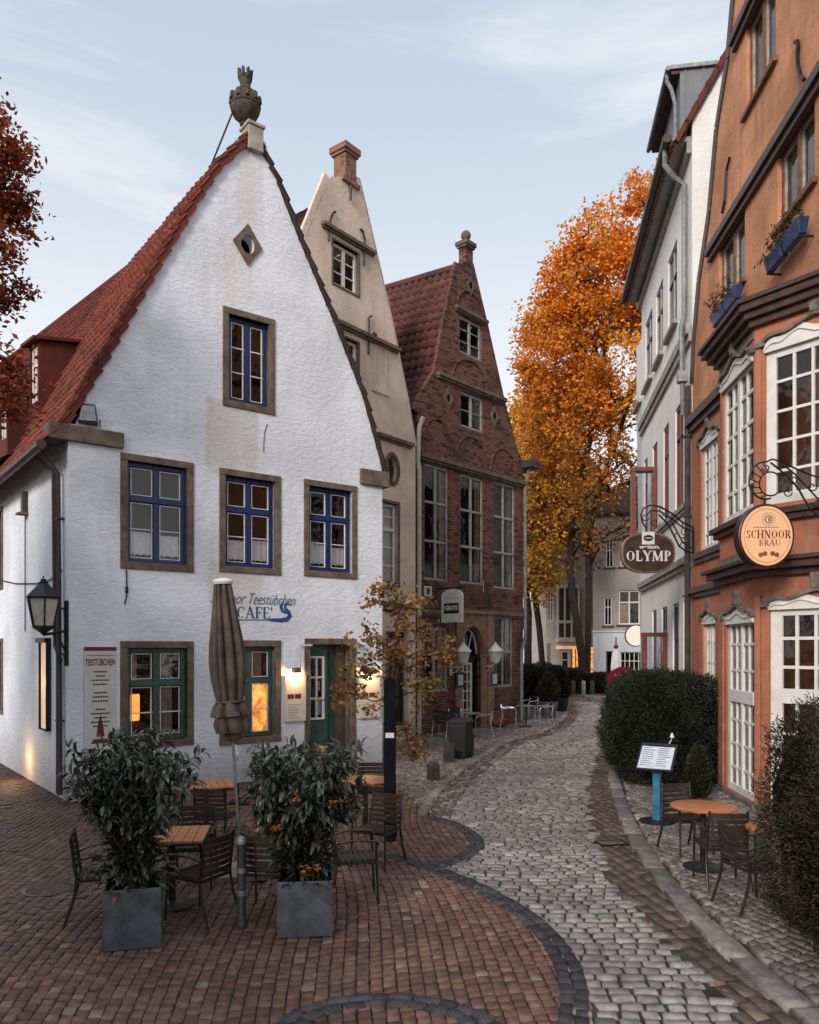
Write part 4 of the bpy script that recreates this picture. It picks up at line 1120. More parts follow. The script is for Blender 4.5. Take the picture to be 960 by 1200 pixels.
head(fa, a0, a1, zUt+.0, .20); head(fa, b0_, b1_, zLt-.0, .14); head(fb, c0_, c1_, zUt+.04, .18); head(fb, d0_, d1_, zLt2-.05, .11); head(orange, owx0, owx1, nz1, .2); head(orange, lx0, lx1, lz1, .14)
wavy(fa, m, a0-.03, a1+.02, zUt+.06, .22); wavy(fa, m, b0_-.03, b1_+.0, zLt+.05, .16)
fa.part(m, 'hood_moulding', M_GREYMOULD)
m = MB(); wavy(fb, m, c0_-.05, c1_+.6, zUt+.1, .2); wavy(fb, m, d0_-.05, d1_+.6, zLt2-.05, .18); fb.part(m, 'hood_moulding', M_GREYMOULD)
m = MB(); wavy(orange, m, owx0-.1, owx1+.1, nz1+.05, .22, -.07); wavy(orange, m, lx0-.1, lx1+.1, lz1+.06, .16, -.07); orange.part(m, 'hood_moulding', M_GREYMOULD)
# pilaster strips between the facets, bare plaster showing
m = MB(); m.box(.03, c0_-.06, -.045, .0, .12, zLt2+.1); m.box(.05, c0_-.08, -.04, .0, zc2+.24, zc-.22); m.box(.03, c0_-.05, -.035, 0, zUb, zUt+.1)
fb.part(m, 'pilaster', M_TERRA, bevel=.01)
m = MB(); m.box(.02, .30, -.045, 0, .12, zLt+.1); m.box(.02, LA-.05, -.012, 0, zc2+.24, zc-.22); fa.part(m, 'pilaster', M_TERRA, bevel=.01)
m = MB(); m.box(.02, LA-.02, -.022, -.012, zc2+.23, zc2+.42); m.box(.02, LA-.02, -.022, 0, 7.86, 8.02); fa.part(m, 'bare_plaster', M_GREYMOULD)
# downpipe in the corner
m = MB()
m.tube([(-.02,-.12,orange.st(812,452)[1]),(-.02,-.12,.1)], .075, 8)
for z in (2, 4, 6, 8): m.box(-.13,.08,-.22,-.0,z,z+.05)
orange.part(m, 'downpipe', M_PIPE_D, smooth=40)

# ================================================================== WHITE ROW HOUSE (right, beyond)
wo = Vector((8.48, 29.0)); wn = Vector((7.1, 19.93))
white = building('white_row_house', 'tall white rendered row house with grey eaves beyond the orange house', 'house', wo, wn-wo)
WL = (wn-wo).length
ze = white.st(790, 205)[1]
DKB = basic('dark_slate_blue_door', (0.03, 0.033, 0.05), 0.5, 0, 0.2, 5, 0.05, 40, 0.4)
def ww(pa, pb, pyt, pyb, fm=M_GREYW, at=None, **kw):
    x0, x1 = white.s(pa), white.s(pb)
    zt_ = white.st(pb, pyt)[1]; zb_ = white.st(pb, pyb)[1]
    return window(white, x0, x1, zb_, zt_, fm, **kw)
ztw, zbw = white.st(793, 280)[1], white.st(793, 376)[1]
ww_s = [(783,793.5),(769,777),(756.5,764.5),(746,752)]
for a, b_ in ww_s:
    x0, x1 = white.s(a), white.s(b_)
    w_ = window(white, x0, x1, zbw, ztw, M_GREYW, cols=(.5,), rows=(.35,), fw=.07, mw=.07, rec=.04, glassm=M_PANED)
    m = MB(); m.box(x0-.12, x1+.12, -.14, .0, zbw-.12, zbw); white.part(m, 'sill', M_STONEL, w_)
zm1, zm0 = white.st(801, 466)[1], white.st(798, 595)[1]
for a, b_ in ((791.5,801),(777.5,784),(765,770.5),(755,759)):
    x0, x1 = white.s(a), white.s(b_)
    window(white, x0, x1, zm0, zm1, M_REDBR, cols=(.5,), rows=(.3,), fw=.08, mw=.08, rec=.04, glassm=M_PANED)
zg1 = white.st(809, 702)[1]
for a, b_, z0 in ((801,809,.1),(788.5,795.5,.1),(775.5,782,1.0),(764.5,769.5,1.0)):
    x0, x1 = white.s(a), white.s(b_)
    window(white, x0, x1, z0, zg1, DKB, cols=(.5,), rows=(.25,), fw=.09, mw=.09, rec=.04, glassm=M_PANED)
m = MB(); m.sheet([(0,0),(WL,0),(WL,ze),(0,ze)], white.holes, 0, .22); white.part(m, 'wall', M_WHWALL)
# end wall, rising with the roof
rise, run = 5.2, 3.0
m = MB()
for x in (WL, 0): m.add([(x,0,0),(x,7,0),(x,7,ze),(x,7-run-.5,ze+rise),(x,run,ze+rise),(x,0,ze)], [(0,1,2,3,4,5)])
m.quad((0,7,0),(WL,7,0),(WL,7,ze),(0,7,ze)); white.part(m, 'wall', M_WHWALL)
interior(white, [(.3,.1),(WL-.3,.1),(WL-.3,ze-.3),(.3,ze-.3)], 1.3)
tiled(white, [((-.3,-.45,ze-.75),(WL+.12,-.45,ze-.75),(WL+.12,run,ze+rise+.05),(-.3,run,ze+rise+.05))], M_TILE, 'roof', tw=.25, th=.34)
m = MB()
n = 14
for k in range(n):
    m.beam((WL+.10, lerp(-.4,run,k/n), lerp(ze-.68,ze+rise,k/n)-.02), (WL+.10, lerp(-.4,run,(k+1.1)/n), lerp(ze-.68,ze+rise,(k+1.1)/n)+.02), .12, .12, (1,0,0))
white.part(m, 'verge_tiles', M_TILE)
m = MB(); m.box(-.3, WL-.05, -.52, .0, ze-.62, ze-.5); m.box(-.3, WL-.06, -.12, .0, ze-.9, ze-.62); white.part(m, 'eave_soffit', M_GREYW)
m = MB(); m.tube([(-.35,-.60,ze-.52),(WL+.02,-.60,ze-.52)], .12, 8); white.part(m, 'gutter', M_PIPE_D, smooth=40)
zmc = white.st(790, 427)[1]
m = MB()
band(m, white, .0, WL-.02, zmc, .3, .14)
zl1 = white.st(808, 590)[1]; band(m, white, 0, WL-.02, zl1, .14, .1)
zl2 = white.st(808, 657)[1]; band(m, white, 0, WL-.02, zl2, .2, .16)
white.part(m, 'cornice', M_STONEL)
m = MB()
hz = white.st(808, 440)[1]
m.tube([(WL-.35,-.6,ze-.5),(WL-.35,-.6,ze-1.0),(WL-.35,-.35,ze-1.35),(WL-.35,-.12,ze-1.55),(WL-.35,-.12,zmc+.5),(WL-.30,-.2,zmc+.15),(WL-.12,-.22,hz+.3),(WL-.12,-.22,hz)], .07, 8)
m.box(WL-.24, WL+.02, -.34, -.1, hz-.25, hz)
m.tube([(WL-.12,-.22,hz-.2),(WL-.12,-.2,8.6)], .06, 8)
white.part(m, 'downpipe', M_ZINC, smooth=40)
# dormer in grey sheet metal
d0 = .65
df = Frame(white.root, white.O + white.n*d0, white.u, white)
dx_a, dx_b = df.s(774), df.s(797)
zd1 = df.st(797, 82)[1]
window(df, dx_b-1.1, dx_b-.5, zd1-1.9, zd1-.35, M_GREYW, cols=(.5,), fw=.07, mw=.07, rec=.08, name='dormer_window')
m = MB(); m.sheet([(dx_a,ze-.2),(dx_b,ze-.2),(dx_b,zd1),(dx_a,zd1)], df.holes, 0, .1)
for x in (dx_a, dx_b): m.quad((x,0,ze-.2),(x,3,ze-.2),(x,3,zd1),(x,0,zd1))
for k in range(5): m.box(dx_b, dx_b+.03, .15+k*.55, .19+k*.55, ze-.2, zd1)
dm = df.part(m, 'dormer', M_SHEET)
m = MB(); m.box(dx_a-.25, dx_b+.10, -.30, 3.2, zd1, zd1+.12); df.part(m, 'dormer_roof', M_ZINC, dm)
m = MB(); m.box(dx_a-.2, dx_b+.02, -.27, -.0, zd1-.12, zd1-.003); df.part(m, 'dormer_soffit', M_BROWN, dm)
m = MB(); m.tube([(dx_a-.3,-.38,zd1+.03),(dx_b+.12,-.38,zd1+.03)], .08, 8)
m.tube([(dx_b-.1,-.38,zd1),(dx_b-.1,-.38,zd1-.25),(dx_b-.1,-.25,zd1-.5),(dx_b-.1,-.12,zd1-1.0),(dx_b-.1,-.12,ze+.6)], .06, 8); df.part(m, 'downpipe', M_ZINC, dm, smooth=40)
# ================================================================== FAR BUILDINGS
def simple_house(name, label, Y0, pa, pb, ytop, mat, uy=0.0, depth=8, roofmat=None, roofh=3.0):
    xa, xb = (pa-CX)/F*Y0, (pb-CX)/F*(Y0)
    b = building(name, label, 'house', (xa, Y0), (1, uy))
    b.L = b.s(pb)
    b.H = CH - (ytop-HY)/F*Y0
    return b
def close_house(b, mat, depth=8, roofmat=None, roofh=2.5):
    m = MB(); m.sheet([(0,0),(b.L,0),(b.L,b.H),(0,b.H)], b.holes, 0, .2)
    m.quad((0,0,0),(0,depth,0),(0,depth,b.H),(0,0,b.H)); m.quad((b.L,0,0),(b.L,depth,0),(b.L,depth,b.H),(b.L,0,b.H)); m.quad((0,depth,0),(b.L,depth,0),(b.L,depth,b.H),(0,depth,b.H))
    b.part(m, 'wall', mat)
    interior(b, [(.2,.1),(b.L-.2,.1),(b.L-.2,b.H-.2),(.2,b.H-.2)], 1.2)
    m = MB(); m.quad((-.3,-.4,b.H-.05),(b.L+.3,-.4,b.H-.05),(b.L+.3,depth*.5,b.H+roofh),(-.3,depth*.5,b.H+roofh)); m.quad((-.3,depth+.4,b.H-.05),(b.L+.3,depth+.4,b.H-.05),(b.L+.3,depth*.5,b.H+roofh),(-.3,depth*.5,b.H+roofh))
    for x in (0, b.L): m.add([(x,0,b.H),(x,depth,b.H),(x,depth*.5,b.H+roofh)], [(0,1,2)])
    m.box(-.3, b.L+.3, -.45, .0, b.H-.2, b.H-.06)
    b.part(m, 'roof', roofmat or M_TILED)
def rwin(b, pa, pb, yt, yb, fm, **kw):
    x0, z1 = b.st(pa, yt); x1 = b.s(pb); z0 = b.st(pa, yb)[1]
    return window(b, x0, x1, z0, z1, fm, **kw)

grey = simple_house('grey_corner_house', 'grey beige house with a white shop front below, behind the round sign', 56.0, 695, 775, 602, M_FARG, -.32)
rwin(grey, 725, 750, 692, 732, M_WHITE, cols=(.5,), rows=(.35,), fw=.10, mw=.10, rec=.12, curtain=[(.05,.45,.05,.6,M_CURTB,4,0)])
rwin(grey, 708, 717, 700, 733, M_WHITE, cols=(.5,), rows=(.35,), fw=.08, mw=.06, rec=.12)
rwin(grey, 710, 719, 634, 665, M_WHITE, cols=(.5,), rows=(.35,), fw=.08, mw=.06, rec=.12)
rwin(grey, 727, 751, 625, 664, M_WHITE, cols=(.5,), rows=(.35,), fw=.10, mw=.10, rec=.12)
rwin(grey, 727, 754, 764, 796, M_WHITE, fw=.07, mw=.06, bx=(.2,.4,.6,.8), bz=(.33,.66), bw=.05, rec=.10, name='shop_window')
rwin(grey, 710, 718, 763, 812, M_GREYW, fw=.07, cols=(), rows=(.6,), rec=.12, name='door')
close_house(grey, M_FARG)
m = MB(); zsh = grey.st(700, 741)[1]
m.sheet([(.0,.03),(grey.L,.03),(grey.L,zsh),(.0,zsh)], [h for h in grey.holes if h[2][1] < zsh], -.06, .07)
m.box(-.05, grey.L+.05, -.16, -.0, zsh, zsh+.12); grey.part(m, 'shop_front', M_FARW)
m = MB()
for q in ((708,717,733),(710,719,665),(725,750,732),(727,751,664)):
    x0, z0 = grey.st(q[0], q[2]); m.box(x0-.15, grey.s(q[1])+.15, -.14, 0, z0-.12, z0)
grey.part(m, 'sill', M_BROWN)
m = MB(); m.tube([(-.08,-.1,grey.H),(-.08,-.1,zsh+.3)], .07, 6); grey.part(m, 'downpipe', M_PIPE_D)

bayh = simple_house('cream_oriel_house', 'cream house with a white oriel and warmly lit shop door behind the autumn tree', 64.0, 640, 704, 560, M_FARC)
for pa, pb in ((642,649),(677,683),(687,693)):
    rwin(bayh, pa, pb, 690, 728, M_WHITE, cols=(.5,), rows=(.4,), fw=.10, mw=.10, rec=.12)
    rwin(bayh, pa, pb, 625, 660, M_WHITE, cols=(.5,), rows=(.4,), fw=.10, mw=.10, rec=.12)
rwin(bayh, 641.5, 646, 754, 778, M_GREYW, fw=.08, rec=.12, cols=(.5,))
dd = rwin(bayh, 657, 668, 762, 800, M_WHITE, fw=.16, rec=.12, rows=(.3,), name='door')
rwin(bayh, 670, 680, 758, 797, M_BROWN, fw=.10, rec=.12, cols=(.5,), name='shop_window')
rwin(bayh, 691, 702, 757, 795, M_BROWN, fw=.10, rec=.12, cols=(.5,), rows=(.25,.5,.75), name='shop_window')
close_house(bayh, M_FARC)
m = MB()
for pa, pb, yt, yb in ((671,680,759,796),(692,701,758,794)):
    x0, z1 = bayh.st(pa, yt); x1 = bayh.s(pb); z0 = bayh.st(pa, yb)[1]; m.quad((x0,.5,z0),(x1,.5,z0),(x1,.5,z1),(x0,.5,z1))
bayh.part(m, 'lit_room_wall', M_WARMROOM)
m = MB(); x0, z1 = bayh.st(652, 690); x1 = bayh.s(676); zm = bayh.st(652, 729)[1]; z0 = bayh.st(652, 747)[1]; z00 = bayh.st(652, 752)[1]
m.box(x0, x1, -.8, 0, z00, z0)
for t in (0, .33, .66, 1): m.box(lerp(x0,x1,t)-.07, lerp(x0,x1,t)+.07, -.8, -.6, z0, z1)
m.box(x0, x1, -.8, 0, z1, z1+.3); m.box(x0, x1, -.79, 0, zm-.12, zm+.12)
orl = bayh.part(m, 'oriel', M_WHITE)
m = MB(); m.box(x0+.05, x1-.05, -.7, -.02, z0, zm); bayh.part(m, 'oriel_panel', M_BROWN, orl)
m = MB(); m.box(x0+.05, x1-.05, -.7, -.02, zm+.12, z1); bayh.part(m, 'pane', M_GLASSD, orl)
m = MB(); x0, z0 = bayh.st(652, 770); x1, z1 = bayh.st(681, 757)
m.box(x0, x1, -.25, -.02, z1-.25, z1); bayh.part(m, 'lit_fascia', M_WARMCASE)

farw = simple_house('distant_white_house', 'distant pale white house glimpsed left of the autumn tree trunks', 84.0, 596, 644, 600, M_FARW)
for pa, pb in ((600,606),(612,618),(624,630),(635,640)):
    for yt, yb in ((632,652),(672,700),(712,738)):
        rwin(farw, pa, pb, yt, yb, M_GREYW, cols=(.5,), fw=.1, mw=.1, rec=.1)
close_house(farw, M_FARW)
m = MB(); zz = farw.st(600, 748)[1]; m.box(0, farw.L, -.1, 0, zz-.1, zz+.1); farw.part(m, 'cornice', M_STONEL)

nb = building('unseen_shade_house', 'unseen pale house with tiled roof, added left of the square for shade and reflections', 'house', (-7.0, -9.0), (0, 1))  # out of view; added to shade the square and fill window reflections
nb.L, nb.H = 17.5, 6.0
for k in range(5):
    for z in (1.0, 3.7): window(nb, 1.4+k*3.3, 2.6+k*3.3, z, z+1.6, M_WHITE, cols=(.5,), rows=(.35,), fw=.08, mw=.08, rec=.12)
close_house(nb, M_FARC, 6, M_TILE, 3.0)

# ================================================================== GROUND
def pip(px, py, poly):
    inside = np.zeros(len(px), dtype=bool); n = len(poly)
    for i in range(n):
        x1, y1 = poly[i]; x2, y2 = poly[(i+1) % n]
        if y1 == y2: continue
        c = ((y1 > py) != (y2 > py)) & (px < (x2-x1)*(py-y1)/(y2-y1)+x1)
        inside ^= c
    return inside
class Stones:
    def __init__(s): s.V=[]; s.Fq=[]; s.C=[]; s.n=0
    def add(s, cor, z, h, cols, bev=.12, dome=None):
        """cor: (N,4,2) stone outlines"""
        N = len(cor)
        if N == 0: return
        cen = cor.mean(1, keepdims=True)
        mid = cor; top = cen + (cor-cen)*(1-bev)
        zt = z + RNG.normal(0, .0035, (N,1))
        tilt = RNG.normal(0, .010, (N,2))
        zz = lambda a: zt + ((a-cen)*tilt[:,None,:]).sum(-1)
        V = np.zeros((N,12,3))
        V[:,0:4,:2] = mid; V[:,0:4,2] = z - .06
        V[:,4:8,:2] = mid; V[:,4:8,2] = zz(mid) - h
        V[:,8:12,:2] = top; V[:,8:12,2] = zz(top)
        f = np.array([(8,9,10,11)] + [(i,(i+1)%4,(i+1)%4+4,i+4) for i in range(4)] + [(i+4,(i+1)%4+4,(i+1)%4+8,i+8) for i in range(4)])
        s.V.append(V.reshape(-1,3)); s.Fq.append((f[None] + (np.arange(N)*12)[:,None,None]).reshape(-1,4) + s.n)
        s.C.append(np.repeat(cols, 12, 0)); s.n += N*12
    def build(s, name, mat):
        return setp(arrmesh(name, np.concatenate(s.V), np.concatenate(s.Fq), mat, None, np.concatenate(s.C)), kind='structure')
def palette(N, cols, p, jit=.12):
    cols = np.array(cols); c = cols[RNG.choice(len(cols), N, p=p)]
    return np.clip(c * (1 + RNG.normal(0, jit, (N,1))) * (1 + RNG.normal(0, .018, (N,3))), .005, .9)
def fill(S, poly, ang, w, l, gap, z, cols, p, warp=None, wj=.25, ylim=None, jit=.012, h=.02, excl=(), shade=None):
    poly = np.array([(a[0], a[1]) for a in poly]); ca, sa = math.cos(ang), math.sin(ang)
    Rm = np.array([[ca, sa], [-sa, ca]])      # world -> local
    q = poly @ Rm.T
    lo, hi = q.min(0) - .6, q.max(0) + .6
    ny = int((hi[1]-lo[1])/l)
    cors = []
    for j in range(ny):
        n = int((hi[0]-lo[0])/w) + 2
        ws = w * (1 + RNG.uniform(-wj, wj, n)); xs = lo[0] - w*RNG.random() + np.concatenate([[0], np.cumsum(ws)])
        y0 = lo[1] + j*l
        a = np.stack([np.stack([xs[:-1]+gap/2, np.full(n, y0+gap/2)],1), np.stack([xs[1:]-gap/2, np.full(n, y0+gap/2)],1), np.stack([xs[1:]-gap/2, np.full(n, y0+l-gap/2)],1), np.stack([xs[:-1]+gap/2, np.full(n, y0+l-gap/2)],1)], 1)
        cors.append(a)
    C = np.concatenate(cors)
    C = C + RNG.normal(0, jit, C.shape)
    W = C.reshape(-1,2) @ Rm
    if warp: W = warp(W)
    W = W.reshape(-1,4,2)
    c = W.mean(1)
    ok = pip(c[:,0], c[:,1], poly) & (np.abs(c[:,0]) < c[:,1]*.72 + 1.0) & (c[:,1] > 4.0)
    if ylim: ok &= (c[:,1] > ylim[0]) & (c[:,1] <= ylim[1])
    for e in excl: ok &= ~pip(c[:,0], c[:,1], np.array(e))
    W = W[ok]; c = c[ok]
    co = palette(len(W), cols, p)
    if shade is not None: co = co * shade(c)[:,None]
    S.add(W, z, h, co)
def g2(l): return [tuple(G(*p)[:2]) for p in l]
def densify(pts, n=8):
    P_ = [Vector((*p[:2], 0)) for p in pts]; out = []
    for i in range(len(P_)-1):
        p0, p1, p2, p3 = P_[max(0,i-1)], P_[i], P_[i+1], P_[min(len(P_)-1,i+2)]
        for k in range(n):
            t = k/n
            out.append(.5*((2*p1)+(p2-p0)*t+(2*p0-5*p1+4*p2-p3)*t*t+(3*p1-p0-3*p2+p3)*t**3))
    out.append(P_[-1])
    return [(v.x, v.y) for v in out]
def offset(line, d):
    out = []
    for i, p in enumerate(line):
        a = line[max(0,i-1)]; b = line[min(len(line)-1,i+1)]
        dx, dy = b[0]-a[0], b[1]-a[1]; L = math.hypot(dx,dy) or 1
        out.append((p[0]-dy/L*d, p[1]+dx/L*d))
    return out

m = MB()
m.quad((-400,-60,-.02),(400,-60,-.02),(400,900,-.02),(-400,900,-.02))
setp(m.build('ground', M_GROUND), kind='structure')

arc1 = densify(g2([(655,1320),(668,1230),(673,1165),(660,1122),(628,1082),(590,1057),(548,1034),(505,1018)]))
lobe = densify(g2([(505,1018),(540,1006),(559,991),(553,977),(530,965),(500,956)]))
kerbL = densify(g2([(500,956),(513,934),(543,905),(595,871),(638,858),(657,847),(665,836),(664,826),(655,815)]))
gutR = densify(g2([(985,1330),(930,1255),(880,1202),(830,1150),(770,1090),(725,1040),(700,985),(690,935),(692,908),(700,885),(708,866),(712,848),(710,830),(702,814)]))
kerbR = densify(g2([(1010,1262),(975,1232),(938,1200),(912,1178),(850,1125),(800,1075),(760,1025),(735,985),(718,940),(712,908),(716,888),(722,868),(724,850),(720,832),(711,816)]))
street_poly = arc1 + lobe[1:] + kerbL[1:] + gutR[::-1]
def warp_s(W):
    o = W.copy()
    o[:,1] += .10*np.sin(W[:,0]*1.1+W[:,1]*.35) + .05*np.sin(W[:,0]*2.7+1.3) - .02*(W[:,0]-1)**2
    o[:,0] += .06*np.sin(W[:,1]*.8)
    return o
SETT = [(.285,.255,.238),(.32,.285,.266),(.25,.222,.21),(.29,.25,.232),(.21,.185,.175),(.36,.325,.305)]
SP = [.27,.26,.16,.15,.06,.10]
S = Stones()
fill(S, street_poly, R(-4), .18, .138, .022, 0.0, SETT, SP, warp_s, .28, (0, 22), .006, .012)
fill(S, street_poly, R(-6), .21, .155, .04, 0.0, SETT, SP, warp_s, .3, (22, 52), .008, .014)
S.build('street', M_STANE)

# plaza of small brown setts in fanning rows
cafeB = (-.62, 18.07)
kside = g2([(505,950)])[0]
plaza_poly = [(-14, 4)] + [(3, 4)] + arc1[1:] + lobe[1:] + [cafeB, (-6.0, 13.95), (-14, 24.6), (-16, 24)]
def warp_p(W):
    o = W.copy(); x, y = W[:,0], W[:,1]
    o[:,0] = x + .25*np.sin(y*.35+.4) + .10*np.sin(y*.9+x*.5)
    o[:,1] = y + .22*np.sin(x*.55+.5) + .06*np.sin(x*1.7)
    return o
BR_ = [(.195,.105,.076),(.165,.086,.062),(.22,.124,.090),(.138,.076,.058),(.28,.19,.155),(.20,.092,.060)]
BP = [.32,.27,.17,.11,.02,.11]
ring = [(-1.1,4.0),(1.2,4.0)]
arc2 = densify(g2([(310,1290),(330,1225),(352,1192),(392,1178),(460,1172),(525,1181),(565,1200),(600,1235),(620,1290)]))
isl = arc2 + [arc2[0]]
pshade = lambda c: np.clip(.66 + .30*(c[:,0]+4.5)/4.5, .50, 1.02)*np.clip(.95 + .10*np.sin(c[:,0]*1.3+c[:,1]*.9), .8, 1.1)  # setts tinted darker towards the left, shade put into their colour
S = Stones()
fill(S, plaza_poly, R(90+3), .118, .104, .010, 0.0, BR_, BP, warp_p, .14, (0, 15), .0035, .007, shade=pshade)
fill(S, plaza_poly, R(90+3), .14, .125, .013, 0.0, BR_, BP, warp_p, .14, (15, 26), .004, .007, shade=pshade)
S.build('plaza_paving', M_STANE)

# pavements of small mosaic setts
facade2 = [tuple((beige.W @ Vector((2.4,0,0)))[:2]), tuple((brick.W @ Vector((KW,0,0)))[:2])]
walkL = [cafeB] + [kerbL[0]] + kerbL[1:] + g2([(640,812)]) + [(7.0,38), (5.5,32)] + [tuple((brick.W @ Vector((KW,.2,0)))[:2]), tuple((brick.W @ Vector((0,.2,0)))[:2]), tuple((beige.W @ Vector((2.0,.2,0)))[:2])]
MOS = [(.25,.205,.185),(.19,.155,.143),(.30,.25,.225),(.14,.118,.11)]
S = Stones()
fill(S, walkL, R(40), .115, .105, .02, .03, MOS, [.35,.35,.15,.15], None, .2, (0, 27))
fill(S, walkL, R(40), .2, .18, .03, .03, MOS, [.35,.35,.15,.15], None, .2, (27, 48))
kr_out = offset(kerbR, -.30)
walkR = kr_out + [(10,46),(9.2,30),(7.6,20),(7.4,14),(7.4,4)]
fill(S, walkR, R(28), .125, .11, .016, .035, MOS, [.3,.4,.1,.2], None, .2, (0, 22), .006, .010)
fill(S, walkR, R(28), .22, .2, .03, .035, MOS, [.3,.4,.1,.2], None, .25, (22, 48))
S.build('pavement', M_STANE)
# gutter strips (brownish flat setts)
GUT = [(.125,.085,.066),(.10,.068,.054),(.155,.108,.086)]
S = Stones()
def along(S, line, widths, lw, z, cols, p, gap=.014, d0=0.0, lj=.25, h=.015, jit=.006):
    """courses of stones running along a line; widths = list of course widths to the left of the line"""
    pts = np.array(line); seg = np.linalg.norm(np.diff(pts, axis=0), axis=1); s_ = np.concatenate([[0], np.cumsum(seg)])
    d = d0
    for wd in widths:
        cs = [0.0]
        while cs[-1] < s_[-1]: cs.append(cs[-1] + lw*(1+RNG.uniform(-lj, lj)))
        cs = np.array(cs[:-1])
        def at(t, off):
            t = np.clip(t, 0, s_[-1]-1e-4)
            i = np.clip(np.searchsorted(s_, t, side='right')-1, 0, len(seg)-1)
            a = pts[i]; di = (pts[i+1]-pts[i])/seg[i][:,None]
            eps = .15
            n = np.stack([-di[:,1], di[:,0]], 1)
            return a + di*(t-s_[i])[:,None] + n*off
        t0, t1 = cs[:-1]+gap/2, cs[1:]-gap/2
        cor = np.stack([at(t0, d+gap/2), at(t1, d+gap/2), at(t1, d+wd-gap/2), at(t0, d+wd-gap/2)], 1)
        cor = cor + RNG.normal(0, jit, cor.shape)
        S.add(cor, z, h, palette(len(cor), cols, p))
        d += wd
wid = .13
gmid = []
# fill the polygon between the street edge and the right kerb
fill(S, gutR + offset(kerbR, -.1)[::-1], R(100), .26, .14, .014, -.006, GUT, [.4,.35,.25], None, .2, (0, 48))
along(S, [p for p in kerbL if p[1] < 45], [.13,.13,.13], .24, .004, GUT, [.4,.35,.25], d0=-.42)
S.build('gutter', M_STANE)
S = Stones()
KB = [(.24,.20,.18),(.20,.17,.155),(.28,.235,.21)]
along(S, [p for p in kerbR if p[1] < 46], [.24], .95, .05, KB, [.4,.4,.2], .012, -.25, .12, .02, .004)
along(S, [p for p in kerbL if p[1] < 46], [.16], .8, .045, KB, [.4,.4,.2], .012, .0, .12, .02, .004)
S.build('kerb', M_STANE)
S = Stones()
DK = [(.052,.050,.056),(.066,.062,.066),(.042,.040,.046)]
along(S, arc1, [.12,.12], .17, .013, DK, [.4,.3,.3], .012, -.12)
along(S, lobe, [.11,.11], .16, .013, DK, [.4,.3,.3], .012, -.1)
along(S, arc2, [.12,.12], .17, .013, DK, [.4,.3,.3], .012, -.12)
ln1 = densify(g2([(505,1018),(470,1006),(430,1000)]))
along(S, ln1, [.11,.11], .16, .013, DK, [.4,.3,.3], .012, -.1)
S.build('paving_band', M_STANE)
# paving beyond the bend
m = MB(); m.quad((3,44,-.012),(26,44,-.012),(26,110,-.012),(3,110,-.012)); m.quad((-8,45,-.016),(3,45,-.016),(3,110,-.016),(-8,110,-.016))
M_FARPAVE = basic('far_paving', (0.15,0.12,0.105), 0.85, 0, .3, 1.5, .3, 12, .2, .4)
setp(m.build('far_pavement', M_FARPAVE), kind='structure')
# drain grate and manhole
gp = G(717, 988)
t = thing('drain_grate', 'small dark slotted iron drain grate in the brown gutter', 'drain', (gp.x, gp.y, 0), R(12))
m = MB(); m.box(-.2,.2,-.13,-.11,-.02,.012); m.box(-.2,.2,.11,.13,-.02,.012); m.box(-.2,-.18,-.11,.11,-.02,.012); m.box(.18,.2,-.11,.11,-.02,.012); m.build('frame', M_IRON, t)
m = MB()
for k in range(8): m.box(-.16+k*.043, -.14+k*.043, -.11, .11, -.02, .008)
m.build('bar', M_STONE, t)
gp = G(45, 1042)
t = thing('manhole_cover', 'dark round manhole cover in the brick paving at left', 'manhole', (gp.x+.12, gp.y, 0.0))
m = MB(); m.lathe([(.24,-.01),(.24,.004),(.22,.006),(.0,.006)], (0,0,0), 28); m.build('lid', basic('rusty_lid', (.075,.046,.038), .9, .0, .3, 8, .4, 60), t)
m = MB(); m.lathe([(.28,-.01),(.28,.005),(.245,.005),(.245,-.01)], (0,0,0), 28); m.build('rim', M_BLACKF, t)

# fallen leaves
def leaf_quads(C, size, aspect=.5, flat=0.0, up=None, fold=0.0, dirs=None):
    N = len(C)
    if dirs is None:
        d = RNG.normal(0, 1, (N,3)); d[:,2] *= (1-flat)
    else: d = dirs
    d /= np.linalg.norm(d, axis=1, keepdims=True)+1e-9
    r = RNG.normal(0, 1, (N,3))
    if flat: r = r*(1-flat) + np.array([0,0,1])*flat + RNG.normal(0,.12,(N,3))
    if up is not None: r = r*.6 + up
    s_ = np.cross(d, r); s_ /= np.linalg.norm(s_, axis=1, keepdims=True)+1e-9
    n = np.cross(s_, d)
    sz = (size*(1+RNG.uniform(-.35,.35,N)))[:,None]
    a = C - d*sz*.5; b = C + d*sz*.5; m1 = C + s_*sz*aspect*.5 - n*sz*fold; m2 = C - s_*sz*aspect*.5 - n*sz*fold
    V = np.stack([a, m1, b, m2], 1).reshape(-1,3)
    Fq = (np.arange(N)*4)[:,None] + np.array([0,1,2,3])
    return V, Fq
def leaf_obj(name, C, size, mat, cols, parent=None, aspect=.5, flat=0.0, up=None, fold=.0, dirs=None):
    V, Fq = leaf_quads(C, size, aspect, flat, up, fold, dirs)
    return arrmesh(name, V, Fq, mat, parent, np.repeat(cols, 4, 0))
def mixcol(t, a, b): return np.array(a)[None]*(1-t)[:,None] + np.array(b)[None]*t[:,None]
pts = []
kl_ = np.array(kerbL)
for i in range(900):
    j = RNG.integers(10, len(kl_)); p = kl_[j] + RNG.normal(0, .25, 2); pts.append((p[0]+.1, p[1], .03))
for i in range(7000):
    pts.append((RNG.uniform(6.5, 13.0), RNG.uniform(40, 60), .02))
for i in range(160):
    j = RNG.integers(0, len(gutR)-30); p = np.array(gutR[j]) + RNG.normal(0, .3, 2); pts.append((p[0]+.2, p[1], .025))
for i in range(130): pts.append((RNG.uniform(-6, 2.5), RNG.uniform(5.5, 17), .018))
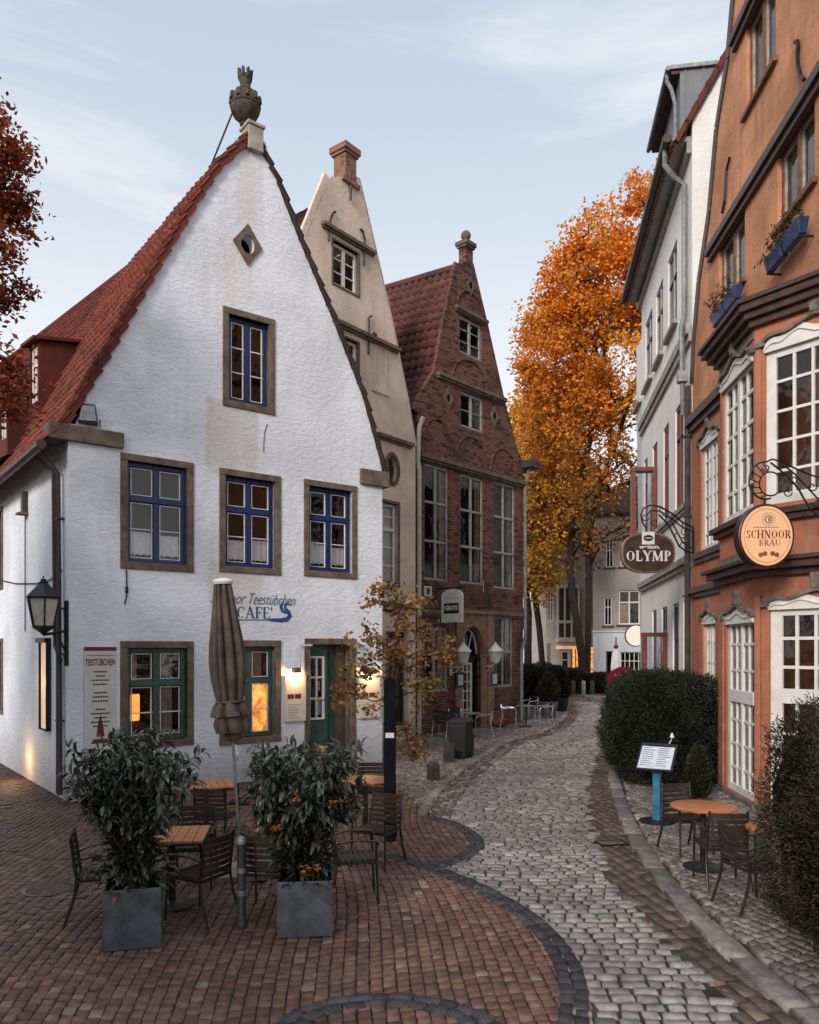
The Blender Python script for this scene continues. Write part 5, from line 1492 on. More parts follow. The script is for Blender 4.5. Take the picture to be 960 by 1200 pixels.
pts = np.array(pts); N = len(pts)
sz = np.clip(pts[:,1]*.0045, .05, .3)
V, Fq = leaf_quads(pts, .06, .6, .96)
c_ = np.repeat(pts, 4, 0); V = c_ + (V-c_)*(sz/.06).repeat(4)[:,None]; V[:,2] = np.maximum(V[:,2], .012)
setp(arrmesh('fallen_leaves', V, Fq, M_LEAF, None, np.repeat(mixcol(RNG.random(N), (.42,.17,.045), (.20,.085,.035)), 4, 0)), 'scattered orange and brown fallen leaves along kerbs and under the tree', 'leaves', kind='stuff')

# ================================================================== TREES
def grow(root, trunk, centres, rt, twigr, n=6, mat=None, wob=.06):
    """join leaf-clump centres to a trunk polyline by nearest-neighbour branching; returns branch mesh"""
    nodes = [Vector(p) for p in trunk]; par = [-1]+list(range(len(trunk)-1))
    order = sorted(range(len(centres)), key=lambda i: (Vector(centres[i])-nodes[-1]).length if True else 0)
    order = sorted(range(len(centres)), key=lambda i: min((Vector(centres[i])-q).length for q in nodes[len(trunk)//2:]))
    ends = []
    NA = np.array([tuple(v) for v in nodes])
    for i in order:
        c = Vector(centres[i]); NAa = np.array(NA)
        d = NAa - np.array(tuple(c)); L = np.linalg.norm(d, axis=1)
        pen = L + np.maximum(0, d[:,2])*1.6
        pen[:len(trunk)//3] += 100
        j = int(pen.argmin()); p = nodes[j]; k = max(2, int((c-p).length/ (wob*14)))
        k = min(k, 5)
        last = j
        for s_ in range(1, k+1):
            t = s_/k
            q = p.lerp(c, t) + Vector((random.gauss(0,wob), random.gauss(0,wob), random.gauss(0,wob)*.6 + (t*(1-t))*(c-p).length*.18))
            if s_ == k: q = c
            nodes.append(q); par.append(last); last = len(nodes)-1
            NA = np.vstack([NA, tuple(q)])
    cnt = np.zeros(len(nodes)); child = {}
    for i in range(len(nodes)-1, -1, -1):
        if not child.get(i): cnt[i] += 1
        if par[i] >= 0: cnt[par[i]] += cnt[i]; child.setdefault(par[i], []).append(i)
    r = twigr*np.power(cnt, .46)
    mx = r[0]; r = np.minimum(r*1.0, rt)
    for i in range(len(trunk)): r[i] = lerp(rt, max(r[len(trunk)-1], rt*.55), i/(len(trunk)-1))
    m = MB(); done = set()
    starts = [0]
    stack = [(0, None)]
    while stack:
        i, pr = stack.pop()
        chain = ([nodes[pr]] if pr is not None else []) + [nodes[i]]; rad = ([min(r[i]*1.15, r[pr])] if pr is not None else []) + [r[i]]
        cur = i
        while child.get(cur):
            ch = sorted(child[cur], key=lambda q: -cnt[q])
            for o in ch[1:]: stack.append((o, cur))
            cur = ch[0]; chain.append(nodes[cur]); rad.append(r[cur])
        if len(chain) > 1: m.tube(chain, rad, n if rad[0] > rt*.3 else 5, cap=False)
    return m

def sample_blobs(blobs, n, surf=.0):
    """blobs: (centre, radii, weight)"""
    wts = np.array([b[2] for b in blobs], dtype=float); wts /= wts.sum()
    out = []
    for b, w_ in zip(blobs, wts):
        k = max(1, int(n*w_)); u = RNG.normal(0,1,(k,3)); u /= np.linalg.norm(u,axis=1,keepdims=True)
        rr = RNG.random(k)**(1/3); rr = surf + (1-surf)*rr
        out.append(np.array(b[0])[None] + u*rr[:,None]*np.array(b[1])[None])
    return np.concatenate(out)

def px_blob(px, py, rx, ry, Y, dy, w): 
    c = P(px, py, Y); s_ = Y/F
    return ((c.x, c.y, c.z), (rx*s_, dy, ry*s_), w)

# main autumn tree
TY = 50.0
tb = G(683, 809); TY = tb.y
t = thing('autumn_tree', 'tall twin-trunked street tree with bright orange autumn crown', 'tree', (tb.x, tb.y, 0))
o3 = np.array((tb.x, tb.y, 0))
blobs = [px_blob(742,300,58,85,TY,4.5,1.5), px_blob(700,340,66,62,TY,4.5,1.3), px_blob(690,300,42,40,TY,3.5,.5), px_blob(637,410,30,40,TY,3,.4), px_blob(662,402,50,58,TY,4,1.1), px_blob(725,420,75,85,TY,5,1.6), px_blob(665,470,56,45,TY,4.5,.9), px_blob(728,520,72,70,TY,5,1.3), px_blob(660,550,52,50,TY,4.5,.8), px_blob(690,600,75,40,TY,5,.55), px_blob(650,640,40,30,TY,3.5,.22), px_blob(715,640,45,26,TY,4,.2)]
cen = sample_blobs(blobs, 430, .45)
tr1 = [P(683,809,TY), P(682,770,TY), P(677,735,TY), P(671,700,TY), P(668,660,TY), P(672,610,TY), P(684,550,TY), P(697,480,TY), P(712,400,TY)]
tr1[0].z = 0
tr2 = [P(688,806,TY+.3), P(689,760,TY+.3), P(690,700,TY+.3), P(689,650,TY+.3), P(695,600,TY+.3), P(715,540,TY+.3), P(738,470,TY+.3)]
right = cen[:,0] > tb.x + .6
m1 = grow(t, tr1, [tuple(c) for c in cen[~right]], .27, .040, 8, wob=.22)
m2 = grow(t, tr2, [tuple(c) for c in cen[right]], .22, .040, 8, wob=.22)
for mm in (m1, m2): mm.v = [(a-tb.x, b_-tb.y, c) for a, b_, c in mm.v]
m1.build('trunk', M_BARK, t, smooth=50); m2.build('trunk', M_BARK, t, smooth=50)
def crown(t, cen, per, rad, lsz, o3, colf, mat=M_LEAF, name='crown', aspect=.7, thin=None):
    N = len(cen)*per
    sp_ = np.clip(RNG.normal(0,1,(N,3)), -2.1, 2.1); sp_ *= (np.array(rad)[None]*RNG.uniform(.5,1.25,(len(cen),1))).repeat(per,0)*.6
    C = cen.repeat(per,0) + sp_
    cl = RNG.normal(0,1,len(cen)).repeat(per)
    if thin:
        kp = RNG.random(len(C)) < np.clip((C[:,2]-thin[0])/thin[1], thin[2], 1); C, cl, sp_ = C[kp], cl[kp], sp_[kp]
    cols = colf(C, cl, sp_)
    return leaf_obj(name, C-o3, lsz, mat, cols, t, aspect, .35)
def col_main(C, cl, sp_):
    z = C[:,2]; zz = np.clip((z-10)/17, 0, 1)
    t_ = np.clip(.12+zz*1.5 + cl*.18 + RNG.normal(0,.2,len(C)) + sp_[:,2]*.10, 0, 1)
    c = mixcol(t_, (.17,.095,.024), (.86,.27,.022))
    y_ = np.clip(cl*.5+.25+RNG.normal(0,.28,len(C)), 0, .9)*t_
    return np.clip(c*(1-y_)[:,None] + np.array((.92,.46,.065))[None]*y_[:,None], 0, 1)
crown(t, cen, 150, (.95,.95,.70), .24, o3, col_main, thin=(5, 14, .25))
# second tree, further left and yellower
tb2 = G(636, 803); TY2 = tb2.y
t = thing('autumn_tree', 'yellow orange street tree beside the brick house, left of the tall orange one', 'tree', (tb2.x, tb2.y, 0))
o3 = np.array((tb2.x, tb2.y, 0))
blobs = [px_blob(622,520,28,60,TY2,4,1), px_blob(650,500,36,50,TY2,4,1), px_blob(618,600,26,60,TY2,4,1), px_blob(655,590,30,50,TY2,4,.8), px_blob(632,650,30,30,TY2,3.5,.35)]
cen = sample_blobs(blobs, 230, .4)
m1 = grow(t, [P(636,803,TY2), P(635,770,TY2), P(632,735,TY2), P(627,700,TY2), P(629,650,TY2), P(634,600,TY2), P(638,540,TY2)], [tuple(c) for c in cen], .22, .036, 8, wob=.25)
m1.v = [(a-tb2.x, b_-tb2.y, max(0,c)) for a, b_, c in m1.v]; m1.build('trunk', M_BARK, t, smooth=50)
def col_2(C, cl, sp_):
    zz = np.clip((C[:,2]-7)/12, 0, 1); t_ = np.clip(.25+zz*1.0 + cl*.15 + RNG.normal(0,.15,len(C)), 0, 1)
    return mixcol(t_, (.36,.18,.03), (.92,.50,.07))
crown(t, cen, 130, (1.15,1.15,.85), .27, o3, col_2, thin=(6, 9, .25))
t = thing('bare_tree', 'slim dark tree trunk close beside the brick house downpipe', 'tree', tuple(G(619, 806)))
o3 = G(619, 806)
cen = sample_blobs([px_blob(612,600,14,40,o3.y,3,1), px_blob(626,660,14,34,o3.y,3,1)], 50, .3)
m1 = grow(t, [o3, P(619,760,o3.y), P(620,720,o3.y), P(616,680,o3.y), P(614,630,o3.y)], [tuple(c) for c in cen], .30, .05, 7, wob=.25)
m1.v = [(a-o3.x, b_-o3.y, max(0,c)) for a, b_, c in m1.v]; m1.build('trunk', M_BARK, t, smooth=50)
crown(t, cen, 90, (1.2,1.2,1.0), .32, np.array(tuple(o3)), col_2)

# red tree at the left edge
LY = 11.5
t = thing('red_leaved_tree', 'red and rust leaved tree reaching in at the left edge', 'tree', (-7.6, LY, 0))
o3 = np.array((-7.6, LY, 0))
blobs = [px_blob(-42,240,62,85,LY,1.0,1.6), px_blob(-26,170,42,60,LY,.8,.9), px_blob(-25,420,42,28,LY,.6,.5), px_blob(-30,310,52,40,LY,.8,.7), px_blob(-20,465,36,20,LY,.6,.35)]
cen = sample_blobs(blobs, 120, .2)
m1 = grow(t, [(-7.6,LY,0),(-7.55,LY,1.5),(-7.45,LY,3),(-7.35,LY,4.5),(-7.2,LY,6.0),(-7.05,LY,7.6),(-6.9,LY,9.2)], [tuple(c) for c in cen], .17, .0085, 7, wob=.07)
m1.v = [(a-o3[0], b_-o3[1], c) for a, b_, c in m1.v]; m1.build('trunk', M_TWIG, t, smooth=50)
def col_r(C, cl, sp_):
    t_ = np.clip(.5 + cl*.25 + RNG.normal(0,.2,len(C)), 0, 1); return mixcol(t_, (.15,.030,.015), (.50,.125,.04))
crown(t, cen, 135, (.30,.30,.26), .10, o3, col_r, aspect=.5)

# ================================================================== HEDGES AND SHRUBS
def rounded(n, c, half, pw=4.0):
    u = RNG.normal(0,1,(n,3)); s_ = (np.abs(u)**pw).sum(1)**(1/pw)
    return np.array(c)[None] + u/s_[:,None]*np.array(half)[None]
def hedge(name, label, cat, base, half, n, lsz, c1, c2, lump=.10, topround=0, group=None, rz=0.0):
    t = thing(name, label, cat, base, rz, group)
    c = (0,0,half[2])
    p = rounded(n, c, half, 5)
    keep = p[:,2] > .02; p = p[keep]
    d = p - np.array(c)
    nz = (np.sin(p[:,0]*3.1+1)*np.sin(p[:,1]*2.7)*np.sin(p[:,2]*3.3+2) + .6*np.sin(p[:,0]*7.7)*np.sin(p[:,1]*6.3+1)*np.sin(p[:,2]*8.1))
    k = 1 + lump*nz + RNG.normal(0,.035,len(p)) - .06*np.abs(RNG.normal(0,1,len(p)))
    p = np.array(c) + d*k[:,None]
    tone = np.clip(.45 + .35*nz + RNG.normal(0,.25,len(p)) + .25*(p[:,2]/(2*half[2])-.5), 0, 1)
    nrm = d/np.array(half)**2; nrm /= np.linalg.norm(nrm,axis=1,keepdims=True)
    dirs = nrm*.9 + RNG.normal(0,.75,p.shape) + np.array((0,0,.2))
    leaf_obj('foliage', p, lsz, M_LEAF, mixcol(tone, c1, c2), t, .26, 0, None, .0, dirs)
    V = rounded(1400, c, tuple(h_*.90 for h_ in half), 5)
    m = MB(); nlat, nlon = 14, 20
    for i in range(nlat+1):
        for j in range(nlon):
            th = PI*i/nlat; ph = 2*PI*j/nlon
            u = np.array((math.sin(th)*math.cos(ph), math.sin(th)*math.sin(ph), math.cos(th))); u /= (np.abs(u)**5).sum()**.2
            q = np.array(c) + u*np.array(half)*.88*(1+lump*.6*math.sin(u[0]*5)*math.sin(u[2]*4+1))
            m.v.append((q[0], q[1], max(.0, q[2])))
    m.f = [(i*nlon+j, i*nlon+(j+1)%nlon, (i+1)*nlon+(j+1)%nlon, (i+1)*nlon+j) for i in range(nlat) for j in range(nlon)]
    m.build('dark_core', basic('hedge_depth', (.006,.008,.005), .95, 0, .3, 8, 0, 10, .05) if 'hedge_depth' not in bpy.data.materials else bpy.data.materials['hedge_depth'], t)  # near-black solid behind the leaves, inner shade put into its colour
    return t
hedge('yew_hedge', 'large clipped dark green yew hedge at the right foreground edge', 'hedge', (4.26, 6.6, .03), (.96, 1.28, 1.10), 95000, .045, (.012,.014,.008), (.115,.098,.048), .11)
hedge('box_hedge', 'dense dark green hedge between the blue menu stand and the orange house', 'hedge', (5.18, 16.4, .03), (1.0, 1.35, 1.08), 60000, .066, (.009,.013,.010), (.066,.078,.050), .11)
DKG = ((.020,.016,.010), (.075,.052,.028))
hedge('brown_shrub', 'brownish shrub bed at the far corner of the brick house', 'shrub', tuple(G(633,826)), (1.1,1.1,.95), 7000, .2, *DKG, .14)
hedge('brown_shrub', 'low brown shrub under the tall orange tree', 'shrub', tuple(G(654,812)), (1.5,1.2,.75), 6000, .24, *DKG, .14)
hedge('brown_shrub', 'low reddish brown shrub right of the autumn tree trunks', 'shrub', tuple(G(703,812)), (1.0,1.0,.6), 5000, .24, (.03,.014,.01), (.09,.045,.026), .14)
# conifers
def conifer(name, label, base, h_, r_, n, lsz, c1, c2, pot=None, pr=.3, ph=.4, group=None):
    t = thing(name, label, 'potted plant' if pot else 'shrub', base, 0, group)
    z0 = ph if pot else .05
    u = RNG.random(n); a = RNG.uniform(0,2*PI,n)
    prof = np.sin(np.clip(u*.93+.07,0,1)*PI)**.6*(1-u*.45)
    rr = r_*prof*(1+.10*np.sin(a*5+u*17)+RNG.normal(0,.06,n))
    p = np.stack([rr*np.cos(a), rr*np.sin(a), z0+u*h_], 1)
    dirs = np.stack([np.cos(a), np.sin(a), np.full(n,.9)],1) + RNG.normal(0,.45,(n,3))
    leaf_obj('foliage', p, lsz, M_LEAF, mixcol(np.clip(RNG.normal(.5,.3,n),0,1), c1, c2), t, .35, 0, None, 0, dirs)
    m = MB(); m.lathe([(r_*.82*math.sin(min(1,u_*.93+.07)*PI)**.6*(1-u_*.45), z0+u_*h_) for u_ in (0,.1,.25,.45,.65,.85,.98)], (0,0,0), 12); m.build('dark_core', bpy.data.materials['hedge_depth'], t, smooth=60)  # same dark solid, shade among the needles as colour
    if pot:
        m = MB(); m.lathe([(pr*.75,0),(pr,ph),(pr*1.05,ph),(pr*1.05,ph+.04),(pr*.9,ph+.04),(pr*.85,ph-.03)], (0,0,0), 18); m.build('pot', pot, t, smooth=40)
    return t
conifer('small_conifer', 'small brown green cone shaped conifer between hedge and orange wall', tuple(G(818,941,.035)), 1.0, .26, 2600, .06, (.018,.02,.01), (.10,.085,.04))
conifer('potted_conifer', 'round conifer in a dark blue pot at the kerb bend', tuple(G(643,842)), 1.15, .48, 3500, .13, (.02,.02,.012), (.07,.065,.038), M_PLANT, .36, .62)
conifer('potted_conifer', 'dark potted conifer beside the brick house, behind the one in the blue pot', tuple(G(657,834)), 1.3, .5, 3000, .14, (.012,.012,.01), (.05,.04,.025), M_BIN, .36, .55)
conifer('potted_conifer', 'dark bushy potted plant right of the arched brick house door', tuple(G(584,846)), .9, .38, 2200, .1, (.010,.014,.01), (.04,.045,.028), M_BIN, .3, .42)

# leafy shrub in a zinc planter
def stem_leaves(path, n, lsz, start=.2):
    path = [Vector(p) for p in path]; out = []
    for i in range(n):
        t_ = start + (1-start)*(i+RNG.random())/n; k = t_*(len(path)-1); j = min(int(k), len(path)-2)
        p = path[j].lerp(path[j+1], k-j); tan = (path[j+1]-path[j]).normalized(); a = i*2.4+RNG.random()
        side_ = tan.cross(Vector((math.cos(a), math.sin(a), .1))).normalized()
        d = (side_*1.0 + tan*.55 + Vector((0,0,-.12))).normalized()
        out.append((p, d, lsz*(1.1-.35*t_)*random.uniform(.75,1.2)))
    return out
def big_leaves(name, L, mat, cols, parent, asp=.35):
    V=[]; Fq=[]; C=[]
    for i, (p, d, s_) in enumerate(L):
        up = Vector((random.gauss(0,.3), random.gauss(0,.3), 1)); x = d.cross(up).normalized(); n = x.cross(d).normalized()
        b = len(V); w_ = s_*asp*.5; dr = -.18*s_
        for (t_, ww_, dz) in ((0,.15,0),(.3,.9,.05),(.6,1,.02),(.85,.6,-.08),(1,.02,-.2)):
            q = p + d*(s_*t_) + n*(dz*s_)
            V += [q - x*(w_*ww_) + n*(w_*ww_*.35), q, q + x*(w_*ww_) + n*(w_*ww_*.35)]
        for k in range(4):
            a = b + k*3; Fq += [(a,a+1,a+4,a+3),(a+1,a+2,a+5,a+4)]
        C += [cols[i]]*15
    return arrmesh(name, np.array([tuple(v) for v in V]), np.array(Fq), mat, parent, np.array(C), smooth=True)
def planter(label, slabel, px, py, w, hgt, top, spread, nst, lsz, flip, pale):
    g = G(px, py); g.y += w*.5
    t = thing('planter', label, 'planter', (g.x, g.y, .004), R(6 if flip else 15), 'square zinc planters with shrubs')
    m = MB(); th = .02
    m.box(-w/2, w/2, -w/2, -w/2+th, 0, hgt); m.box(-w/2, w/2, w/2-th, w/2, 0, hgt); m.box(-w/2, -w/2+th, -w/2+th, w/2-th, 0, hgt); m.box(w/2-th, w/2, -w/2+th, w/2-th, 0, hgt)
    m.build('box', M_PLANT, t, bevel=.006)
    m = MB(); m.box(-w/2+th, w/2-th, -w/2+th, w/2-th, .05, hgt-.05); m.build('soil', M_SOIL, t)
    s_ = thing('laurel_shrub', slabel, 'shrub', (g.x, g.y, hgt-.05), 0, 'leafy shrubs in the planters')
    m = MB(); L = []
    for i in range(nst):
        a = RNG.uniform(0, 2*PI); r_ = spread*math.sqrt(RNG.random()); h_ = (top-hgt)*RNG.uniform(.45,1.0)*(1-.25*r_/spread)
        b0 = Vector((RNG.uniform(-.15,.15), RNG.uniform(-.15,.15), 0)); e = Vector((r_*math.cos(a), r_*math.sin(a)*.8, h_))
        path = [b0, Vector((lerp(b0.x,e.x,.16), lerp(b0.y,e.y,.16), h_*.36)), Vector((lerp(b0.x,e.x,.52), lerp(b0.y,e.y,.52), h_*.72)), e, e+Vector((e.x*.12,e.y*.12,h_*.06))]
        m.tube(path, [.011,.009,.006,.004,.002], 5, cap=False)
        L += stem_leaves(path, int(15+h_*22), lsz, .12)
        for q in range(3):
            j = random.uniform(.3,.85); k = j*4; p0 = path[int(k)].lerp(path[int(k)+1], k-int(k)); a2 = random.uniform(0,6.28)
            e2 = p0 + Vector((.24*math.cos(a2), .24*math.sin(a2), .18)); m.tube([p0, p0.lerp(e2,.5)+Vector((0,0,.03)), e2], [.005,.004,.002], 4, cap=False)
            L += stem_leaves([p0, p0.lerp(e2,.5)+Vector((0,0,.03)), e2], 11, lsz, .15)
    for i in range(170):
        a = RNG.uniform(0,2*PI); r_ = .30*math.sqrt(RNG.random()); L.append((Vector((r_*math.cos(a), r_*math.sin(a), RNG.uniform(0,.35))), Vector((math.cos(a),math.sin(a),RNG.uniform(-.5,.7))).normalized(), lsz))
    m.build('stem', M_TWIG, s_)
    cols = []
    for (p, d, z_) in L:
        tt = min(1, max(0, random.gauss(.40,.28) + (p.z/(top-hgt)-.5)*pale))
        cols.append(tuple(mixcol(np.array([tt]), (.012,.019,.012), (.105,.125,.088))[0]))
        if random.random() < .03: cols[-1] = (.16,.06,.025)
    big_leaves('foliage', L, M_LEAFG, cols, s_)
    return g
pgL = planter('left square zinc planter with a dark stain on its front', 'tall loose dark leaved shrub in the left planter', 146, 1114, .50, .54, 2.12, .58, 40, .135, False, .35)
pgR = planter('right square zinc planter standing before the round tables', 'bushy glossy leaved shrub with orange flowers in the right planter', 354, 1099, .52, .52, 2.08, .53, 54, .135, True, .8)
shr = [o for o in bpy.data.objects if o.name.startswith('laurel_shrub')][-1]
m = MB()
L = []
for (px_, py_) in ((346,938),(394,942),(328,972),(379,884),(357,1022),(372,1018)):
    p = P(px_, py_, pgR.y-.50) - shr.location; L = []
    for k in range(7):
        a = random.uniform(0,6.28); L.append((p + Vector((random.gauss(0,.03), random.gauss(0,.03), random.gauss(0,.025))), Vector((math.cos(a), math.sin(a)-.4, random.uniform(-.2,.6))).normalized(), .055))
    big_leaves('flower', L, M_LEAF, [((.42,.12,.035) if random.random()<.6 else (.50,.24,.08)) for _ in L], shr, .7)

# small street tree in front of the cafe corner
tbp = G(457, 985)
t = thing('young_tree', 'slender young tree with thinning yellow brown leaves before the cafe corner', 'tree', (tbp.x+.05, tbp.y+.22, 0))
o3 = np.array(tuple(t.location))
YT = t.location.y
blobs = [px_blob(470,735,48,40,YT,.55,1.4), px_blob(445,700,30,18,YT,.4,.4), px_blob(515,765,25,22,YT,.4,.5), px_blob(430,770,34,24,YT,.4,.6), px_blob(425,815,34,22,YT,.4,.5), px_blob(470,790,36,36,YT,.5,.6), px_blob(484,855,14,40,YT+.5,.4,.55), px_blob(495,800,18,20,YT+.3,.4,.35)]
cen = sample_blobs(blobs, 100, .1)
m1 = grow(t, [t.location, P(460,900,YT), P(459,860,YT), P(458,820,YT), P(460,795,YT), P(464,765,YT), P(466,738,YT)], [tuple(c) for c in cen], .05, .0045, 6, wob=.04)
m1.v = [(a-o3[0], b_-o3[1], max(0,c)) for a, b_, c in m1.v]; m1.build('trunk', M_BARK, t, smooth=50)
def col_y(C, cl, sp_):
    t_ = np.clip(.45+cl*.25+RNG.normal(0,.2,len(C)),0,1); c = mixcol(t_, (.14,.075,.024), (.46,.255,.095)); g_ = (cl < -.9)[:,None]
    return np.where(g_, c*np.array((.7,1.1,.8)), c)
crown(t, cen, 25, (.16,.16,.12), .085, o3, col_y, aspect=.55)
t = thing('wooden_post', 'thick dark square post with a small white plate in front of the young tree', 'post', (tbp.x, tbp.y, 0))
zt_ = P(459, 797, tbp.y).z
m = MB(); m.box(-.082,.082,-.082,.082,0,zt_); m.add([(-.082,-.082,zt_),(.082,-.082,zt_),(.082,.082,zt_),(-.082,.082,zt_),(0,0,zt_+.05)], [(0,1,4),(1,2,4),(2,3,4),(3,0,4)]); m.build('shaft', basic('dark_blue_stained_wood', (.006,.007,.010), .8, 0, .4, 6, .3, 40, .08), t, bevel=.008)
zp = P(459, 861, tbp.y).z
m = MB(); m.box(-.06,.06,-.088,-.082,zp-.035,zp+.035); m.build('plate', M_CREAM, t)
# ================================================================== FURNITURE
def make_chair(label, loc, rz, group):
    t = thing('slatted_chair', label, 'chair', loc, rz, group)
    for s_ in (-1, 1):
        m = MB(); m.tube([(s_*.235,-.215,.65),(s_*.235,-.22,.45),(s_*.24,-.24,0)], .014, 6); m.build('leg', M_CHAIR, t, smooth=60)
        m = MB(); m.tube([(s_*.205,.25,.86),(s_*.215,.215,.62),(s_*.22,.19,.44),(s_*.225,.22,.25),(s_*.235,.31,0)], .015, 6); m.build('leg', M_CHAIR, t, smooth=60)
        m = MB(); m.strip([(s_*.22,.205,.63),(s_*.245,.08,.665),(s_*.255,-.10,.668),(s_*.25,-.22,.655),(s_*.24,-.245,.62)], .035, .014); m.build('armrest', M_CHAIR, t)
    m = MB(); m.strip([(-.22,.2,.43),(-.225,-.22,.435),(.225,-.22,.435),(.22,.2,.43),(-.22,.2,.43)], .022, .03); m.build('seat_frame', M_CHAIR, t)
    m = MB()
    for k in range(7): m.box(-.21, .21, -.215+k*.058, -.172+k*.058, .448, .462)
    m.build('seat', M_SLAT, t)
    m = MB()
    for k in range(6):
        z = .50 + k*.062; yb = .197 + (z-.44)*.125
        pts = [(x, yb + .03*(1-(x/.2)**2), z) for x in (-.2,-.1,0,.1,.2)]
        m.strip(pts, .014, .045 if k < 5 else .06)
    m.build('backrest', M_SLAT, t)
    return t
GC = 'dark slatted chairs of the cafe terrace'
c0 = make_chair('slatted chair left of the left planter, its back to the left picture edge', (-3.12, 7.98, .004), R(108), GC)
def chair(x, y, rz, label, group=GC, z=.004): return dup(c0, (x, y, z), R(rz), label, group)
chair(-2.10, 7.98, -118, 'slatted chair between the left planter and the thin grey bollard')
chair(-2.48, 9.10, 5, 'slatted chair behind the table at the left planter, facing the viewer')
chair(-2.42, 11.75, -100, 'slatted chair by the white wall just right of the parasol pole')
chair(-2.62, 10.75, 172, 'slatted chair with its back to the viewer, left of the parasol pole')
chair(-3.60, 11.5, 85, 'slatted chair half hidden behind the left shrub near the white wall')
chair(-.40, 9.92, -28, 'slatted chair standing free beside the thick wooden post')
chair(-.60, 8.60, 98, 'slatted chair immediately right of the right planter')
chair(-1.42, 8.12, 172, 'slatted chair between the thin grey bollard and the right planter')
chair(-.62, 12.65, 0, 'slatted chair behind the far round table near the cafe door')
GR = 'dark slatted chairs by the orange house'
chair(3.62, 10.38, 14, 'slatted chair next to the blue menu stand', GR, .05)
chair(3.52, 8.96, 176, 'slatted chair with its back to the viewer before the round table', GR, .05)
chair(3.52, 8.16, 104, 'slatted chair nearest the yew hedge, foremost on the right pavement', GR, .05)

def make_table(name, label, loc, square, r_, group):
    t = thing(name, label, 'table', loc, R(8), group)
    m = MB()
    if square:
        n = 7; w_ = 2*r_/n
        for k in range(n): m.box(-r_+k*w_+.003, -r_+(k+1)*w_-.003, -r_, r_, .722, .75)
        m.build('tabletop', M_TABLE, t, bevel=.004)
        m = MB(); m.box(-r_+.02, r_-.02, -r_+.04, -r_+.07, .69, .721); m.box(-r_+.02, r_-.02, r_-.07, r_-.04, .69, .721); m.build('apron', M_CHAIR, t)
    else:
        m.lathe([(r_-.015,.716),(r_,.723),(r_,.743),(r_-.012,.75),(0,.7502)], (0,0,0), 36); m.build('tabletop', M_TABLE, t, smooth=40)
        m = MB(); m.beam((-.3,0,.705),(.3,0,.705),.05,.02); m.beam((0,-.3,.7045),(0,.3,.7045),.05,.02); m.build('apron', M_CHAIR, t)
    m = MB(); m.lathe([(.038,.02),(.038,.70)], (0,0,0), 12); m.build('column', M_CHAIR, t, smooth=60)
    m = MB(); m.lathe([(.24,0),(.24,.012),(.06,.03),(.04,.05)], (0,0,0), 24); m.build('base', M_CHAIR, t, smooth=40)
    return t
GT = 'varnished wooden cafe tables'
ts = make_table('cafe_table', 'square wooden table half hidden behind the left planter shrub', (-2.50, 8.35, .004), True, .36, GT)
dup(ts, (-2.93, 11.45, .004), R(20), 'square wooden table near the white wall left of the parasol', GT)
dup(ts, (-1.30, 8.82, .004), R(0), 'wooden table hidden mostly by the right planter shrub', GT)
tr = make_table('cafe_table', 'round varnished table beside the orange house and blue menu stand', (3.56, 9.62, .05), False, .385, GT)
dup(tr, (-.66, 11.85, .004), R(0), 'round wooden table beside the thick wooden post', GT)
dup(tr, (3.98, 8.42, .05), R(0), 'round wooden table mostly covered by the yew hedge', GT)

# folded parasol
PX = P(283, 0, 9.5).x
t = thing('folded_parasol', 'closed taupe parasol tied up in front of the white cafe wall', 'parasol', (PX, 9.5, .004))
t.rotation_euler = (0, R(-3.7), 0)
m = MB(); m.tube([(0,0,.05),(0,0,3.45)], .017, 10); m.build('pole', M_ZINC, t, smooth=60)
m = MB(); m.box(-.35,.35,-.35,.35,0,.06); m.tube([(0,0,.06),(0,0,.4)], .04, 10); m.build('base', M_KERB, t)
def pleated(m, prof, npl, amp, seg=96, tw=0.0):
    vs = []
    for i, (r_, z) in enumerate(prof):
        for k in range(seg):
            a = 2*PI*k/seg; w_ = abs(math.sin(a*npl/2 + tw*z + .6*math.sin(3*a)))**.8
            rr = r_*(1 - amp*(1-w_)) * (1+.05*math.sin(2*a+z*3))
            vs.append((rr*math.cos(a), rr*math.sin(a), z))
    m.add(vs, [(i*seg+k, i*seg+(k+1)%seg, (i+1)*seg+(k+1)%seg, (i+1)*seg+k) for i in range(len(prof)-1) for k in range(seg)])
m = MB(); pleated(m, [(.155,2.06),(.175,2.16),(.205,2.35),(.212,2.55),(.20,2.75),(.175,2.95),(.15,3.15),(.13,3.3),(.115,3.44),(.095,3.49),(.02,3.50)], 10, .52, tw=.35); can = m.build('canopy', M_PARASOL, t, smooth=70)
m = MB(); pleated(m, [(.165,2.075),(.215,2.0),(.25,1.90),(.19,1.885),(.22,1.80),(.20,1.70),(.13,1.72),(.125,1.62),(.09,1.60)], 7, .45, tw=3.0); m.build('valance', M_PARASOL, can, smooth=70)
m = MB(); m.lathe([(.172,2.05),(.178,2.065),(.172,2.08)], (0,0,0), 24); m.build('strap', M_BROWN, can)
m = MB(); m.lathe([(.115,3.47),(.125,3.50),(.10,3.535),(.03,3.55)], (0,0,0), 20); m.build('cap', M_CREAM, t, smooth=50)
m = MB(); m.tube([(.03,-.03,1.55),(.06,-.06,1.42),(.05,-.05,1.36)], .008, 5); m.build('crank', M_SILVER, t)

